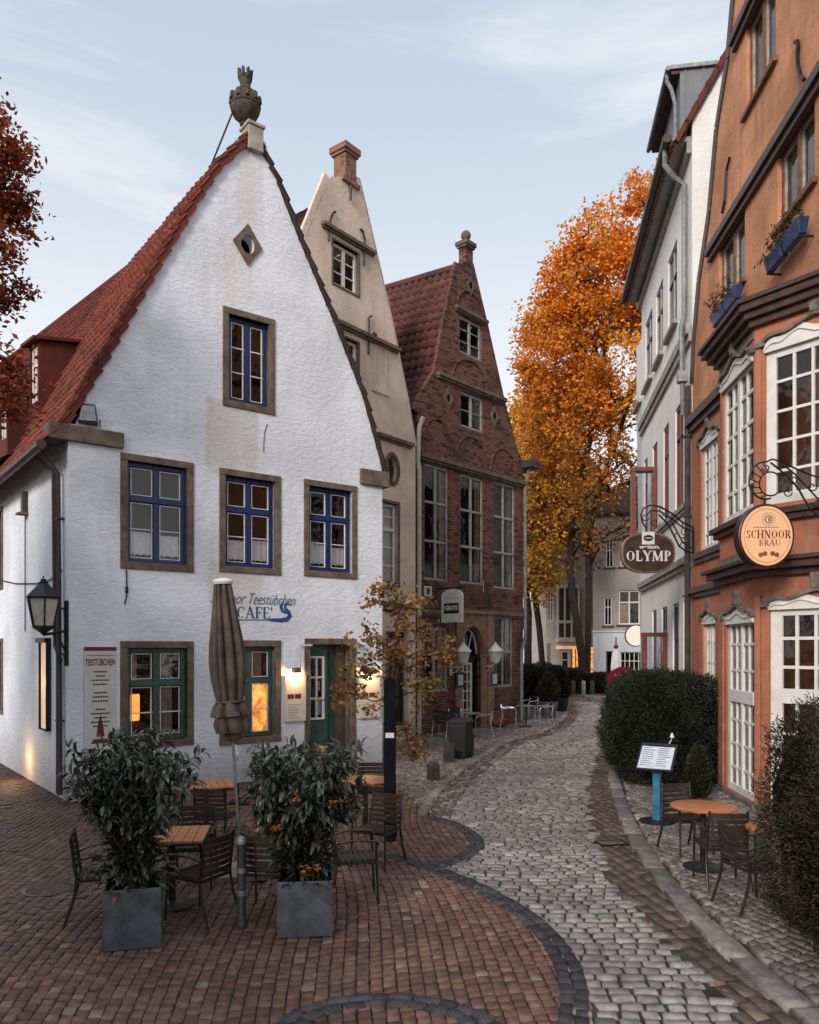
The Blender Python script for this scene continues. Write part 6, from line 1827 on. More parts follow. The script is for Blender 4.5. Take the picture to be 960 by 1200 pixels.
# bollards
gb = G(283, 1085)
t = thing('thin_bollard', 'thin grey metal bollard post standing between the two planters', 'bollard', tuple(gb))
m = MB(); m.lathe([(.058,0),(.058,.03),(.044,.05),(.044,.80)], (0,0,0), 16); m.build('shaft', basic('grey_bollard_paint', (.032,.034,.040), .55, .1, .3, 6, .1, 60, .4, .3), t, smooth=40)
m = MB(); m.lathe([(.05,.80),(.05,.82),(.046,.84),(.03,.865),(.01,.875)], (0,0,0), 16); m.build('cap', M_ZINC, t, smooth=40)
m = MB()
for z in (.30,.52): m.lathe([(.0455,z),(.0455,z+.05)], (0,0,0), 16)
m.build('ring', M_ZINC, t)
M_STB = basic('mossy_bollard_stone', (.062,.05,.045), .9, 0, .35, 6, .5, 40, .2, .5)
for lab, px, py, h_, w_ in (('short squat stone bollard nearest the cafe corner on the left pavement', 508, 915, .38, .10), ('low stone bollard left of the dark wheelie bin', 526, 894, .46, .095), ('narrow stone bollard tucked behind the wheelie bin', 551, 882, .58, .075)):
    t = thing('stone_bollard', lab, 'bollard', tuple(G(px, py)), R(20), 'stone bollards on the left pavement')
    m = MB(); m.add([(a*w_*k, b_*w_*k, z) for k, z in ((1.1,0),(1.0,h_*.85),(.8,h_)) for a, b_ in ((-1,-1),(1,-1),(1,1),(-1,1))], [(i*4+k, i*4+(k+1)%4, (i+1)*4+(k+1)%4, (i+1)*4+k) for i in range(2) for k in range(4)] + [(8,9,10,11)]); m.build('shaft', M_STB, t, bevel=.015)
# wheelie bin
gb = G(540, 889)
t = thing('wheelie_bin', 'dark grey wheelie bin on the left pavement before the silver chairs', 'bin', tuple(gb), R(-25))
def taper(m, x0, y0, z0, x1, y1, z1):
    m.add([(a*x0, b_*y0, z0) for a, b_ in ((-1,-1),(1,-1),(1,1),(-1,1))] + [(a*x1, b_*y1, z1) for a, b_ in ((-1,-1),(1,-1),(1,1),(-1,1))], [(0,3,2,1),(4,5,6,7)] + [(k,(k+1)%4,(k+1)%4+4,k+4) for k in range(4)])
m = MB(); taper(m, .19,.22,.04,.235,.27,.88); m.build('body', M_BIN, t, bevel=.015)
m = MB(); taper(m, .25,.29,.885,.25,.29,.92); taper(m, .25,.29,.921,.19,.22,.985); m.build('lid', M_BIN, t, bevel=.01)
m = MB(); m.tube([(-.22,.30,.86),(.22,.30,.86)], .015, 6); m.build('handle', M_BIN, t)
for s_ in (-1, 1):
    m = MB(); m.tube([(s_*.17,.22,.1),(s_*.22,.22,.1)], .1, 14); m.build('wheel', M_BLACKF, t)

# aluminium chairs at the brick house
def make_alu(label, loc, rz, group):
    t = thing('aluminium_chair', label, 'chair', loc, rz, group)
    for s_ in (-1, 1):
        m = MB(); m.tube([(s_*.26,-.22,0),(s_*.26,-.24,.60),(s_*.265,-.18,.67),(s_*.265,.05,.68),(s_*.25,.24,.70),(s_*.22,.27,.80)], .016, 6); m.build('side_frame', M_SILVER, t, smooth=60)
        m = MB(); m.tube([(s_*.23,.30,0),(s_*.24,.20,.44),(s_*.22,.27,.80)], .015, 6); m.build('leg', M_SILVER, t, smooth=60)
    m = MB()
    for k in range(7): m.box(-.24,.24,-.22+k*.062,-.175+k*.062,.44,.455)
    m.build('seat', M_CHAIR, t)
    m = MB()
    for k in range(5): m.strip([(-.235,.235+k*.012,.56+k*.055),(0,.285+k*.012,.56+k*.055),(.235,.235+k*.012,.56+k*.055)], .02, .04)
    m.tube([(-.22,.27,.80),(-.12,.31,.825),(.12,.31,.825),(.22,.27,.80)], .016, 6)
    m.build('backrest', M_CHAIR, t)
    return t
GA = 'aluminium chairs outside the brick house'
a0_ = make_alu('leftmost aluminium chair outside the brick house', (1.02, 24.0, .03), R(150), GA)
for x, y, rz, lab in ((1.42, 23.5, 150, 'aluminium chair just behind the wheelie bin'), (1.55, 24.6, 30, 'aluminium chair nearest the arched door'), (2.22, 23.75, -95, 'brownish aluminium chair right of the wheelie bin'), (3.35, 26.7, 80, 'aluminium chair left of the far pavement table'), (4.62, 27.3, -80, 'aluminium chair right of the far pavement table'), (4.55, 30.2, -60, 'aluminium chair at the far corner of the brick house beyond the downpipe')):
    dup(a0_, (x, y, .03), R(rz), lab, GA)
tb_ = thing('bistro_table', 'small metal table between the aluminium chairs and the bin', 'table', (1.85, 24.0, .03), 0, 'metal tables outside the brick house')
m = MB(); m.lathe([(.33,.70),(.34,.71),(.34,.725),(0,.726)], (0,0,0), 24); m.build('tabletop', M_ZINC, tb_)
m = MB(); m.tube([(0,0,.02),(0,0,.70)], .03, 8); m.build('column', M_CHAIR, tb_)
m = MB(); m.lathe([(.22,0),(.22,.02),(.03,.04)], (0,0,0), 16); m.build('base', M_CHAIR, tb_)
dup(tb_, (3.98, 27.1, .03), 0, 'small metal table right of the terracotta bowl', 'metal tables outside the brick house')
gb = G(583, 852)
t = thing('terracotta_bowl', 'low wide terracotta bowl planter beside the arched brick house door', 'planter', (gb.x, gb.y, .03))
m = MB(); m.lathe([(.22,0),(.36,.10),(.42,.22),(.43,.25),(.39,.25),(.36,.20),(0,.19)], (0,0,0), 24); m.build('bowl', M_TERRAC, t, smooth=40)

# menu stand
gb = G(770, 962, .05)
t = thing('menu_stand', 'blue post menu stand with a tilted framed menu board before the hedge', 'menu stand', (gb.x, gb.y, .045), R(-30))
m = MB(); m.lathe([(.27,0),(.27,.012),(.06,.03)], (0,0,0), 28); m.build('base', M_IRON, t)
m = MB(); m.box(-.055,.055,-.055,.055,.02,.86); m.build('post', M_TEAL, t, bevel=.006)
B_ = Matrix.Translation((0,-.03,1.0)) @ Matrix.Rotation(R(38), 4, 'X')
m = MB(); m.box(-.275,.275,-.02,.02,-.26,.26); m.v = [tuple(B_ @ Matrix.Rotation(0,4,'X') @ Vector(v)) for v in m.v]
B_ = Matrix.Translation((0,-.03,1.0)) @ Matrix.Rotation(R(-50), 4, 'X')
m = MB(); m.box(-.275,.275,0,.03,-.28,.28)
fr = m; fr.v = [tuple(B_ @ Vector(v)) for v in fr.v]; bd = fr.build('board', M_IRON, t, bevel=.005)
m = MB(); m.box(-.245,.245,-.006,-.001,-.255,.20); m.v = [tuple(B_ @ Vector(v)) for v in m.v]; m.build('menu_sheet', M_PAPER, bd)
m = MB(); m.box(-.16,.16,-.02,-.001,.215,.26); m.v = [tuple(B_ @ Vector(v)) for v in m.v]; m.build('clip', M_IRON, bd)
m = MB()
for i in range(9):
    for c_ in (-.22, .02):
        w_ = .12 + .08*random.random(); m.box(c_, c_+w_, -.009, -.0065, .16-i*.045, .168-i*.045)
m.v = [tuple(B_ @ Vector(v)) for v in m.v]; m.build('menu_print', M_INK, bd)
m = MB(); m.tube([B_ @ Vector((.14,0,.26)), B_ @ Vector((.17,-.02,.36)), B_ @ Vector((.19,-.07,.40))], .008, 5); m.lathe([(.012,.07),(.035,0)], tuple(B_ @ Vector((.19,-.09,.33))), 10); m.build('clip_lamp', M_CREAM, t)

# ================================================================== SIGNS AND LAMPS
def at_wall(fr, px, py, d=0.0):
    x, z = fr.st(px, py); return fr.w(x, d, z)
def ang(fr): return math.atan2(fr.u.y, fr.u.x)

# black lantern at the cafe corner
LC = P(51, 740, 13.55)
t = thing('wall_lantern', 'black iron lantern on a scrolled bracket at the cafe corner', 'lantern', (LC.x, LC.y, LC.z))
zt_ = P(51, 676, 13.55).z - LC.z
m = MB(); n6 = 6
m.lathe([(.30,.62*zt_),(.31,.63*zt_),(.08,.88*zt_),(.085,.90*zt_),(.05,.92*zt_),(.05,.95*zt_),(.012,.97*zt_),(.012,zt_*1.02)], (0,0,0), 6); m.build('roof', M_IRON, t)
m = MB(); m.lathe([(.17,.10*zt_),(.27,.62*zt_)], (0,0,0), 6); m.build('pane', M_MILK, t)
m = MB()
for k in range(6):
    a = 2*PI*k/6; m.beam((.172*math.cos(a), .172*math.sin(a), .08*zt_), (.275*math.cos(a), .275*math.sin(a), .63*zt_), .022, .022)
for r_, z in ((.18,.09),(.285,.61)):
    for k in range(6):
        a, b_ = 2*PI*k/6, 2*PI*(k+1)/6; m.beam((r_*math.cos(a), r_*math.sin(a), z*zt_), (r_*math.cos(b_), r_*math.sin(b_), z*zt_), .025, .03)
m.lathe([(.02,-.06*zt_),(.07,-.01*zt_),(.18,.07*zt_),(.18,.09*zt_)], (0,0,0), 12)
m.build('cage', M_IRON, t, smooth=30)
cw = Vector((-6.02, 13.93, 0)) - Vector((LC.x, LC.y, 0))
m = MB()
m.tube([(0,0,-.06*zt_),(cw.x*.5,cw.y*.5,-.02),(cw.x*1.0,cw.y*1.0,.02)], .025, 7)
m.tube([(cw.x*.35,cw.y*.35,-.04),(cw.x*.7,cw.y*.7,-.12),(cw.x*.97,cw.y*.97,-.38)], .015, 6)
sc = [(cw.x*(.75+.17*math.cos(a)*(1-a/9)), cw.y*(.75+.17*math.cos(a)*(1-a/9)), -.48+.13*math.sin(a)*(1-a/9)) for a in np.linspace(0, 7, 18)]
m.tube(sc, .013, 5)
m.box(cw.x-.03, cw.x+.03, cw.y-.03, cw.y+.03, -.6, .55)
m.build('bracket', M_IRON, t, smooth=50)

def board_thing(fr, name, label, cat, px, py): 
    w_ = at_wall(fr, px, py); return thing(name, label, cat, (w_.x, w_.y, w_.z), ang(fr))
# tall tearoom board
x0, zt_ = cafe.st(98, 758); x1 = cafe.s(136); zb_ = cafe.st(98, 892)[1]; W_ = x1-x0; H_ = zt_-zb_
p = cafe.w(x0, 0, zb_)
t = thing('tearoom_board', 'tall white board with dark red lettering at the left end of the cafe front', 'sign', tuple(p), ang(cafe))
m = MB(); m.box(0, W_, -.03, -.002, 0, H_); m.build('panel', M_CREAM, t, bevel=.004)
m = MB(); m.box(0, W_, -.034, -.031, H_-.07, H_); m.build('header', M_REDINK, t)
T = Matrix.Translation((W_/2, -.033, H_-.33)) @ Matrix.Rotation(PI/2, 4, 'X')
text_part('TEESTÜBCHEN', .16, M_REDINK, t, T, 'lettering', 0, .002, .003, width=W_*.92)
m = MB()
rr = random.Random(3)
zz = H_-.18
def dash_line(m, z, wid, hh, y=-.0335):
    x = W_/2 - wid/2; end = W_/2 + wid/2
    while x < end - .01:
        l_ = min(rr.uniform(.02,.05), end-x); m.box(x, x+l_*.8, y, -.031, z, z+hh); x += l_
dash_line(m, H_-.16, W_*.85, .012)
for i, wd in enumerate((.42,.3,.55,.45,0,.42,.5,.5,0,.3,.6,.4,.6,.45)):
    if wd: dash_line(m, H_-.46-i*.075, W_*wd, .026)
m.build('small_print', M_INK, t)
m = MB(); m.add([(W_/2-.07,-.032,.42),(W_/2+.07,-.032,.42),(W_/2+.05,-.032,.62),(W_/2,-.032,.82),(W_/2-.05,-.032,.62)], [(0,1,2,3,4)]); m.add([(W_*.2,-.0325,.3),(W_*.8,-.0325,.3),(W_*.7,-.0325,.38),(W_*.3,-.0325,.38)], [(0,1,2,3)]); m.build('emblem', M_REDINK, t)

# lit menu cases on either side of the cafe door
def warm_light(name, label, loc, power, r_=.04, col=(1,.56,.24)):
    l = bpy.data.lights.new(name, 'POINT'); l.energy = power; l.color = col; l.shadow_soft_size = r_
    o = bpy.data.objects.new(name, l); COL.objects.link(o); o.location = loc
    return o
for lab, xa, xb, yt, yb in (('lit menu case left of the cafe door under a small brass lamp', 332, 357, 792, 846), ('lit menu case right of the cafe door, partly behind the young tree', 419, 444, 792, 842)):
    x0, zt_ = cafe.st(xa, yt); x1 = cafe.s(xb); zb_ = cafe.st(xa, yb)[1]; W_ = x1-x0; H_ = zt_-zb_
    p = cafe.w(x0, 0, zb_)
    t = thing('menu_case', lab, 'menu case', tuple(p), ang(cafe), 'lit menu cases by the cafe door')
    m = MB(); m.box(0,W_,-.07,-.002,0,H_); m.build('case', M_CREAM, t, bevel=.004)
    m = MB(); m.box(.03,W_-.03,-.075,-.071,.03,H_-.05); m.build('menu_sheet', basic('menu_paper', (.70,.62,.52), .5, 0, .06, 3, 0) if 'menu_paper' not in bpy.data.materials else bpy.data.materials['menu_paper'], t)
    m = MB(); m.box(W_*.12,W_*.42,-.078,-.0755,H_*.50,H_*.60); m.box(W_*.46,W_*.75,-.078,-.0755,H_*.50,H_*.60); m.build('photo_print', M_REDBR, t)
    m = MB()
    for k in range(6): m.box(W_*.15, W_*(.5+.3*random.random()), -.078, -.0755, H_*.08+k*.055, H_*.08+k*.055+.012)
    m.build('small_print', basic('pale_print', (.3,.25,.22)) if 'pale_print' not in bpy.data.materials else bpy.data.materials['pale_print'], t)
    l_ = thing('case_lamp', lab.replace('lit menu case', 'small brass lamp over the menu case').split(' under')[0].split(',')[0], 'lamp', tuple(cafe.w(x0+W_*.45, 0, zt_)), ang(cafe), 'small lamps over the menu cases')
    m = MB(); m.box(-.07,.07,-.22,-.08,.06,.17); m.box(-.02,.02,-.1,.0,.10,.14); m.build('housing', M_BRONZE, l_)
    m = MB(); m.box(-.06,.06,-.21,-.09,.05,.059); m.build('bulb', M_LAMPON, l_)
    lt = warm_light('lamp_light', '', (0,-.16,.0), 13.0, .03); lt.parent = l_
# lit case on the alley wall
p = at_wall(side, 60, 855)
x1, zb_ = side.st(60, 857); x0 = side.s(51); zt_ = side.st(60, 753)[1]
t = thing('alley_menu_case', 'tall warm lit display case on the alley wall below the black lantern', 'display case', tuple(side.w(x0, 0, zb_)), ang(side))
W_, H_ = x1-x0, zt_-zb_
m = MB(); m.box(0,.03,-.09,-.002,0,H_); m.box(W_-.03,W_,-.09,-.002,0,H_); m.box(.03,W_-.03,-.09,-.002,0,.03); m.box(-.15,W_+.0,-.12,-.002,H_,H_+.09); m.build('case', M_IRON, t)
m = MB(); m.box(.03,W_-.03,-.05,-.01,.03,H_); m.build('lit_panel', M_WARMCASE, t)
lt = warm_light('lamp_light', '', (-.10,-.30,H_*.55), 3.5, .06); lt.parent = t
gl = warm_light('lamp_light', '', (-.6,-.35,.05), 16.0, .08); gl.parent = t; gl.location = (-1.2,-.35,-.75)
p = at_wall(side, 32, 605)
t = thing('wall_box', 'dark small box high on the alley wall with a cable below', 'wall box', tuple(p), ang(side))
m = MB(); m.box(-.09,.09,-.11,-.002,.06,.50); m.build('housing', M_PIPE_D, t, bevel=.008)
m = MB(); m.box(-.13,.13,-.2,-.002,.02,.058); m.build('ledge', M_STONE, t)
p = at_wall(side, 70, 765)
t = thing('house_plaque', 'small dark square plaque on the alley wall near the lantern bracket', 'plaque', tuple(p), ang(side))
m = MB(); m.box(-.09,.09,-.02,-.002,0,.18); m.build('plate', M_BLACKF, t); m = MB(); m.box(-.04,.04,-.023,-.0205,.05,.13); m.build('figure', M_STONEL, t)
# floodlight
p = at_wall(cafe, 104, 503, -.0)
t = thing('floodlight', 'black floodlight standing on the stone block under the left roof edge', 'floodlight', (p.x, p.y, p.z-.02), ang(cafe)-R(20))
m = MB(); m.add([(-.17,-.16,.10),(.17,-.16,.10),(.15,.12,.10),(-.15,.12,.10),(-.12,-.06,.46),(.12,-.06,.46),(.10,.10,.42),(-.10,.10,.42)], [(0,3,2,1),(4,5,6,7),(0,1,5,4),(1,2,6,5),(2,3,7,6),(3,0,4,7)]); m.build('housing', M_BLACKF, t, bevel=.015)
m = MB(); m.quad((-.14,-.158,.13),(.14,-.158,.13),(.105,-.078,.42),(-.105,-.078,.42)); m.v = [(a,b_-.012,c) for a,b_,c in m.v]; m.build('lens', M_ZINC, t)
m = MB(); m.tube([(-.19,.0,.2),(-.19,.0,.02),(.19,.0,.02),(.19,.0,.2)], .015, 5); m.build('bracket', M_IRON, t)

# orange glow lamp standing inside the first ground-floor window
x_, z_ = cafe.st(159, 846); p = cafe.w(x_+.06, .36, z_)
t = thing('window_lamp', 'glowing orange lamp standing inside the left ground floor cafe window', 'lamp', tuple(p))
m = MB(); m.lathe([(.12,0),(.13,.03),(.13,.46),(.12,.50)], (0,0,0), 14); m.build('lamp_shade', emit('orange_shade', (1,.30,.05), 1.6, (.5,.2,.05), .25, 5), t, smooth=50)
m = MB(); m.lathe([(.135,.50),(.11,.56),(.04,.60)], (0,0,0), 14); m.build('cap', M_IRON, t); m = MB(); m.box(-.14,.14,-.14,.14,-.35,-.001); m.build('base', M_REDBR, t)

# hanging sign of the brick house
k = brick.s(512); wp_ = brick.w(k, 0, brick.st(512, 730)[1])
t = thing('hanging_pub_sign', 'white round-topped sign with black name panel projecting from the brick house', 'sign', tuple(wp_), math.atan2(-brick.n.y, -brick.n.x))
sgx0, sgx1 = .22, 1.03
hs_ = 1.04
poly = [(sgx0,0),(sgx1,0)] + [(lerp(sgx0,sgx1,.5)+ (sgx1-sgx0)/2*math.cos(a)**(1 if math.cos(a)>=0 else 1), hs_*.80+ hs_*.2*math.sin(a)) for a in np.linspace(0, PI, 15)]
m = MB(); m.prism(poly, -.05, .05); m.build('panel', M_CREAM, t, bevel=.008)
cxs = (sgx0+sgx1)/2
m = MB(); m.box(cxs-.29, cxs+.29, -.058, -.051, .28, .60); m.build('name_panel', M_BLACKF, t)
T = Matrix.Translation((cxs, -.060, .385)) @ Matrix.Rotation(PI/2, 4, 'X'); text_part('GRAYS', .2, M_CREAM, t, T, 'lettering', 0, .002, .008, width=.5)
T = Matrix.Translation((cxs, -.054, .74)) @ Matrix.Rotation(PI/2, 4, 'X'); m = MB()
ribbon(m, [(cxs-.26+.52*i/24, -.053, .74+.025*math.sin(i*1.3)) for i in range(25)], .016, -.053); m.build('script_line', M_GREYINK, t)
m = MB(); m.box(0, sgx1, -.02, .02, hs_+.01, hs_+.05); m.box(-.02,.02,-.06,.06,hs_-.3,hs_+.2); m.build('bracket', M_IRON, t)
x_, z_ = brick.st(501, 699); p = brick.w(x_, 0, z_)
t = thing('heritage_plaque', 'small white square plaque with a dark mark on the brick house front', 'plaque', tuple(p), ang(brick))
zz = brick.st(501,687)[1]-z_
m = MB(); m.box(-.17,.17,-.03,-.002,0,zz); m.build('plate', M_CREAM, t); m = MB(); m.box(-.08,.08,-.036,-.031,zz*.3,zz*.85); m.add([(-.08,-.034,zz*.3),(.08,-.034,zz*.3),(0,-.034,zz*.12)], [(0,1,2)]); m.build('shield_mark', M_REDBR, t)
x_, z_ = brick.st(558, 694); p = brick.w(x_, -.3, z_)
t = thing('small_banner', 'small tilted white pennant hanging under the middle brick house window', 'flag', tuple(p), ang(brick)+R(30))
m = MB(); m.add([(-.16,0,.30),(.10,0,.42),(.20,0,.05),(-.02,0,-.02)], [(0,1,2,3)]); m.add([(-.16,.01,.30),(-.02,.01,-.02),(.20,.01,.05),(.10,.01,.42)], [(0,1,2,3)]); m.build('cloth', M_CREAM, t); m = MB(); m.tube([(-.22,.3,.34),(.14,.0,.44)], .012, 5); m.build('rod', M_IRON, t)
# two white lanterns at the portal
def white_lantern(tpos, label, z):
    x_ = tpos
    p = brick.w(x_, -.52, z)
    t = thing('portal_lantern', label, 'lantern', tuple(p), ang(brick), 'white lanterns at the arched door')
    m = MB(); m.lathe([(.26,.34),(.265,.36),(.10,.54),(.09,.57),(.04,.59),(.02,.66)], (0,0,0), 6); m.build('roof', M_CREAM, t)
    m = MB(); m.lathe([(.11,.02),(.20,.34)], (0,0,0), 6); m.build('pane', M_MILK, t)
    m = MB()
    for k in range(6):
        a = 2*PI*k/6; m.beam((.112*math.cos(a),.112*math.sin(a),0),(.205*math.cos(a),.205*math.sin(a),.345),.022,.022)
    m.lathe([(.03,-.08),(.11,-.01),(.115,.02)], (0,0,0), 6); m.build('cage', M_CREAM, t)
    m = MB(); m.tube([(0,0,-.05),(0,.15,-.16),(0,.35,-.14),(0,.52,-.22)], .022, 6); m.tube([(0,.2,-.16),(0,.3,-.3),(0,.52,-.36)], .014, 5); m.box(-.05,.05,.49,.519,-.42,-.1); m.build('bracket', M_CREAM, t)
white_lantern(1.62, 'white lantern on the left side of the arched brick house door', brick.st(545, 776)[1]-.0)
white_lantern(3.38, 'white lantern on the right side of the arched brick house door', brick.st(580, 775)[1])
for xa, xb, yt, yb, lab in ((531.5,536,788,806,'black menu case left of the arched brick house door'), (572,576,787,804,'black menu case right of the arched brick house door')):
    x0, zt_ = brick.st(xa, yt); x1 = brick.s(xb); zb_ = brick.st(xa, yb)[1]
    t = thing('pub_menu_case', lab, 'menu case', tuple(brick.w(x0, 0, zb_)), ang(brick), 'menu cases at the arched door')
    m = MB(); m.box(0,max(.4,x1-x0),-.14,-.06,0,zt_-zb_); m.build('case', M_BLACKF, t, bevel=.01); m = MB(); m.box(.07,max(.4,x1-x0)-.07,-.144,-.141,.08,(zt_-zb_)-.08); m.build('menu_sheet', M_PAPER, t)

# sign OLYMP with its wrought bracket
SY = 19.55
def sp_(px, py): return P(px, py, SY)
c_ = sp_(759, 648)
t = thing('oval_inn_sign', 'oval brown sign lettered OLYMP hanging from a wrought iron bracket', 'sign', (7.04, SY, c_.z))
rel = lambda px, py, dy=0: tuple(sp_(px, py) - Vector((7.04, SY, c_.z)) + Vector((0, dy, 0)))
cx_, cz_ = c_.x-7.04, 0.0
def sup(rx, rz, n=2.5, N=48): 
    return [(cx_+rx*abs(math.cos(a))**(2/n)*(1 if math.cos(a)>=0 else -1), cz_+rz*abs(math.sin(a))**(2/n)*(1 if math.sin(a)>=0 else -1)) for a in np.linspace(0, 2*PI, N, endpoint=False)]
m = MB(); m.prism(sup(.665,.50), -.07, .07); bo = m.build('rim', M_BRONZE, t, bevel=.015)
m = MB(); m.prism(sup(.615,.45), -.08, -.071); m.build('panel', M_OLYMP, t)
ol = serif('OLYMP', cx_-.56, cx_+.58, -.205, .045, -.083, 1.25); ol.build('lettering', M_CREAM, t)
T = Matrix.Translation((cx_+.02, -.083, .10)) @ Matrix.Rotation(PI/2, 4, 'X'); text_part('welam.', .13, M_CREAM, t, T, 'lettering', .2, .002, .004, width=.5)
m = MB(); m.box(cx_-.165, cx_+.145, -.092, -.083, .20, .51); sq = m.build('emblem_plate', M_CREAM, t)
m = MB(); m.prism([(cx_-.01+.12*math.cos(a), .355+.075*math.sin(a)) for a in np.linspace(0,2*PI,20,endpoint=False)], -.096, -.0925); m.build('emblem', M_BLACKF, t)
m = MB(); m.box(cx_-.09,cx_+.07,-.0985,-.0965,.345,.365); m.build('emblem_line', M_CREAM, t)
m = MB()
I_ = lambda pts, r_: m.tube([rel(*q) for q in pts], r_, 6)
I_(((812,618),(800,612),(788,602),(774,594),(762,592),(754,596),(751,604),(753,612),(757,618)), .022)
I_(((812,623),(800,618),(787,608),(773,599),(763,598),(758,604)), .018)
I_(((812,648),(804,646),(796,640),(790,628),(783,614),(772,603)), .022)
I_(((812,643),(806,641),(800,635),(794,624),(787,611)), .018)
I_(((757,618),(757,626)), .018); I_(((763,598),(763,626)), .014)
I_(((812,618),(812,650)), .03); I_(((783,614),(768,627)), .014)
for (ax, ay, rr_) in ((802,622,6),(801,632,4.5),(780,602,4.5),(768,612,6),(756,606,5)):
    m.tube([rel(ax + rr_*(1-a/8.5)*math.cos(a), ay + rr_*(1-a/8.5)*math.sin(a)) for a in np.linspace(0, 7, 22)], .012, 5)
for (q1, q2) in (((800,612),(800,618)),((788,602),(787,608)),((774,594),(773,599)),((796,640),(800,635)),((790,628),(794,624))): I_((q1, q2), .014)
m.build('bracket', M_IRON, t, smooth=50)

# sign SCHNOOR BRAEU
SY2 = 12.0
c_ = P(895, 629, SY2); rt = Vector((6.45, SY2, c_.z))
t = thing('oval_brewery_sign', 'glowing oval sign lettered SCHNOOR BRÄU on a black scrolled bracket', 'sign', tuple(rt))
q_ = lambda px, py: P(px, py, SY2) - rt
cx_, cz_ = c_.x - rt.x, 0.0
def ell_(rx, rz, N=48): return [(cx_+rx*math.cos(a), cz_+rz*math.sin(a)) for a in np.linspace(0, 2*PI, N, endpoint=False)]
m = MB(); m.prism(ell_(.425,.485), -.10, .10); m.build('rim', basic('dark_red_brown_rim', (.045,.016,.014), .35, .2, .2, 5, .05), t, bevel=.02)
m = MB(); m.prism(ell_(.385,.445), -.112, -.101); m.build('face', M_SIGNLIT, t)
m = MB()
for k in range(48):
    a, b_ = 2*PI*k/48, 2*PI*(k+1)/48
    for rx, rz, tk in ((.345,.405,.006),):
        m.add([(cx_+rx*math.cos(a),-.1135,rz*math.sin(a)),(cx_+(rx-tk)*math.cos(a),-.1135,(rz-tk)*math.sin(a)),(cx_+(rx-tk)*math.cos(b_),-.1135,(rz-tk)*math.sin(b_)),(cx_+rx*math.cos(b_),-.1135,rz*math.sin(b_))], [(0,1,2,3)])
m.build('ring_line', M_BRONZE, t)
serif('SCHNOOR', q_(870.5,0).x, q_(923,0).x, q_(0,632).z, q_(0,622.5).z, -.114, 1.1).build('lettering', basic('sign_dark_red', (.09,.012,.012), .5), t)
serif('BRÄU', q_(885.5,0).x, q_(911,0).x, q_(0,640.5).z, q_(0,633.5).z, -.114, 1.0).build('lettering', basic('sign_brown', (.16,.06,.035), .5), t)
m = MB(); ec = q_(897, 610)
for r_, tk in ((.10,.008),(.065,.02)):
    for k in range(24):
        a, b_ = 2*PI*k/24, 2*PI*(k+1)/24
        m.add([(ec.x+r_*math.cos(a),-.1135,ec.z+r_*math.sin(a)),(ec.x+(r_-tk)*math.cos(a),-.1135,ec.z+(r_-tk)*math.sin(a)),(ec.x+(r_-tk)*math.cos(b_),-.1135,ec.z+(r_-tk)*math.sin(b_)),(ec.x+r_*math.cos(b_),-.1135,ec.z+r_*math.sin(b_))], [(0,1,2,3)])
m.box(ec.x-.012, ec.x+.03, -.1145, -.113, ec.z-.03, ec.z+.03)
m.build('emblem', basic('sign_grey', (.22,.17,.13), .5), t)
m = MB()
for px_, tl_ in ((890.2,-.5),(904,.5)):
    e_ = q_(px_, 650.5)
    for o_ in (-.032,.032):
        m.add([(e_.x+o_+.036*math.cos(a), -.1138-abs(o_)*.01, e_.z+o_*-tl_*.6+.036*math.sin(a)) for a in np.linspace(0,2*PI,14,endpoint=False)], [tuple(range(14))])
m.build('barrel_emblem', basic('sign_barrel', (.17,.075,.035), .5), t)
m = MB(); rr_ = random.Random(5)
for k in range(9): m.box(cx_-.2+k*.043, cx_-.2+k*.043+.03, -.1142, -.113, q_(0,620).z, q_(0,620).z+.018)
m.build('small_print', bpy.data.materials['sign_grey'], t)
m = MB()
J_ = lambda pts, r_: m.tube([tuple(q_(*p)) for p in pts], r_, 6)
J_(tuple((897+19*math.cos(a), 563+22*math.sin(a)) for a in np.linspace(R(70), R(275), 20)) + ((905,538),(915,541),(930,548),(948,556),(975,564)), .014)
J_(tuple((903+13*math.cos(a), 567+14*math.sin(a)) for a in np.linspace(R(0), R(345), 24)), .012)
J_(((903,542),(912,549),(925,560),(936,573),(942,584),(950,597),(966,612)), .015); J_(((920,546),(932,556),(946,571),(958,584),(975,594)), .013)
J_(((896,584),(896,593)), .016)
for k in range(7):
    a = R(110 + k*25); J_(((897+19*math.cos(a), 563+22*math.sin(a)),(903+13*math.cos(a), 567+14*math.sin(a))), .009)
for ax, ay, r_, s_ in ((923,577,5.5,1),(898,548,5,-1),(952,570,6,1),(930,562,6,-1),(957,589,5,-1)):
    J_(tuple((ax + s_*r_*(1-a/8.5)*math.cos(a), ay + r_*(1-a/8.5)*math.sin(a)) for a in np.linspace(0, 6.6, 20)), .010)
m.tube([tuple(q_(975,564)), (.2,.1,q_(0,565).z)], .014, 6); m.tube([tuple(q_(966,612)), (.2,.1,q_(0,620).z)], .014, 6)
m.build('bracket', M_IRON, t, smooth=50)

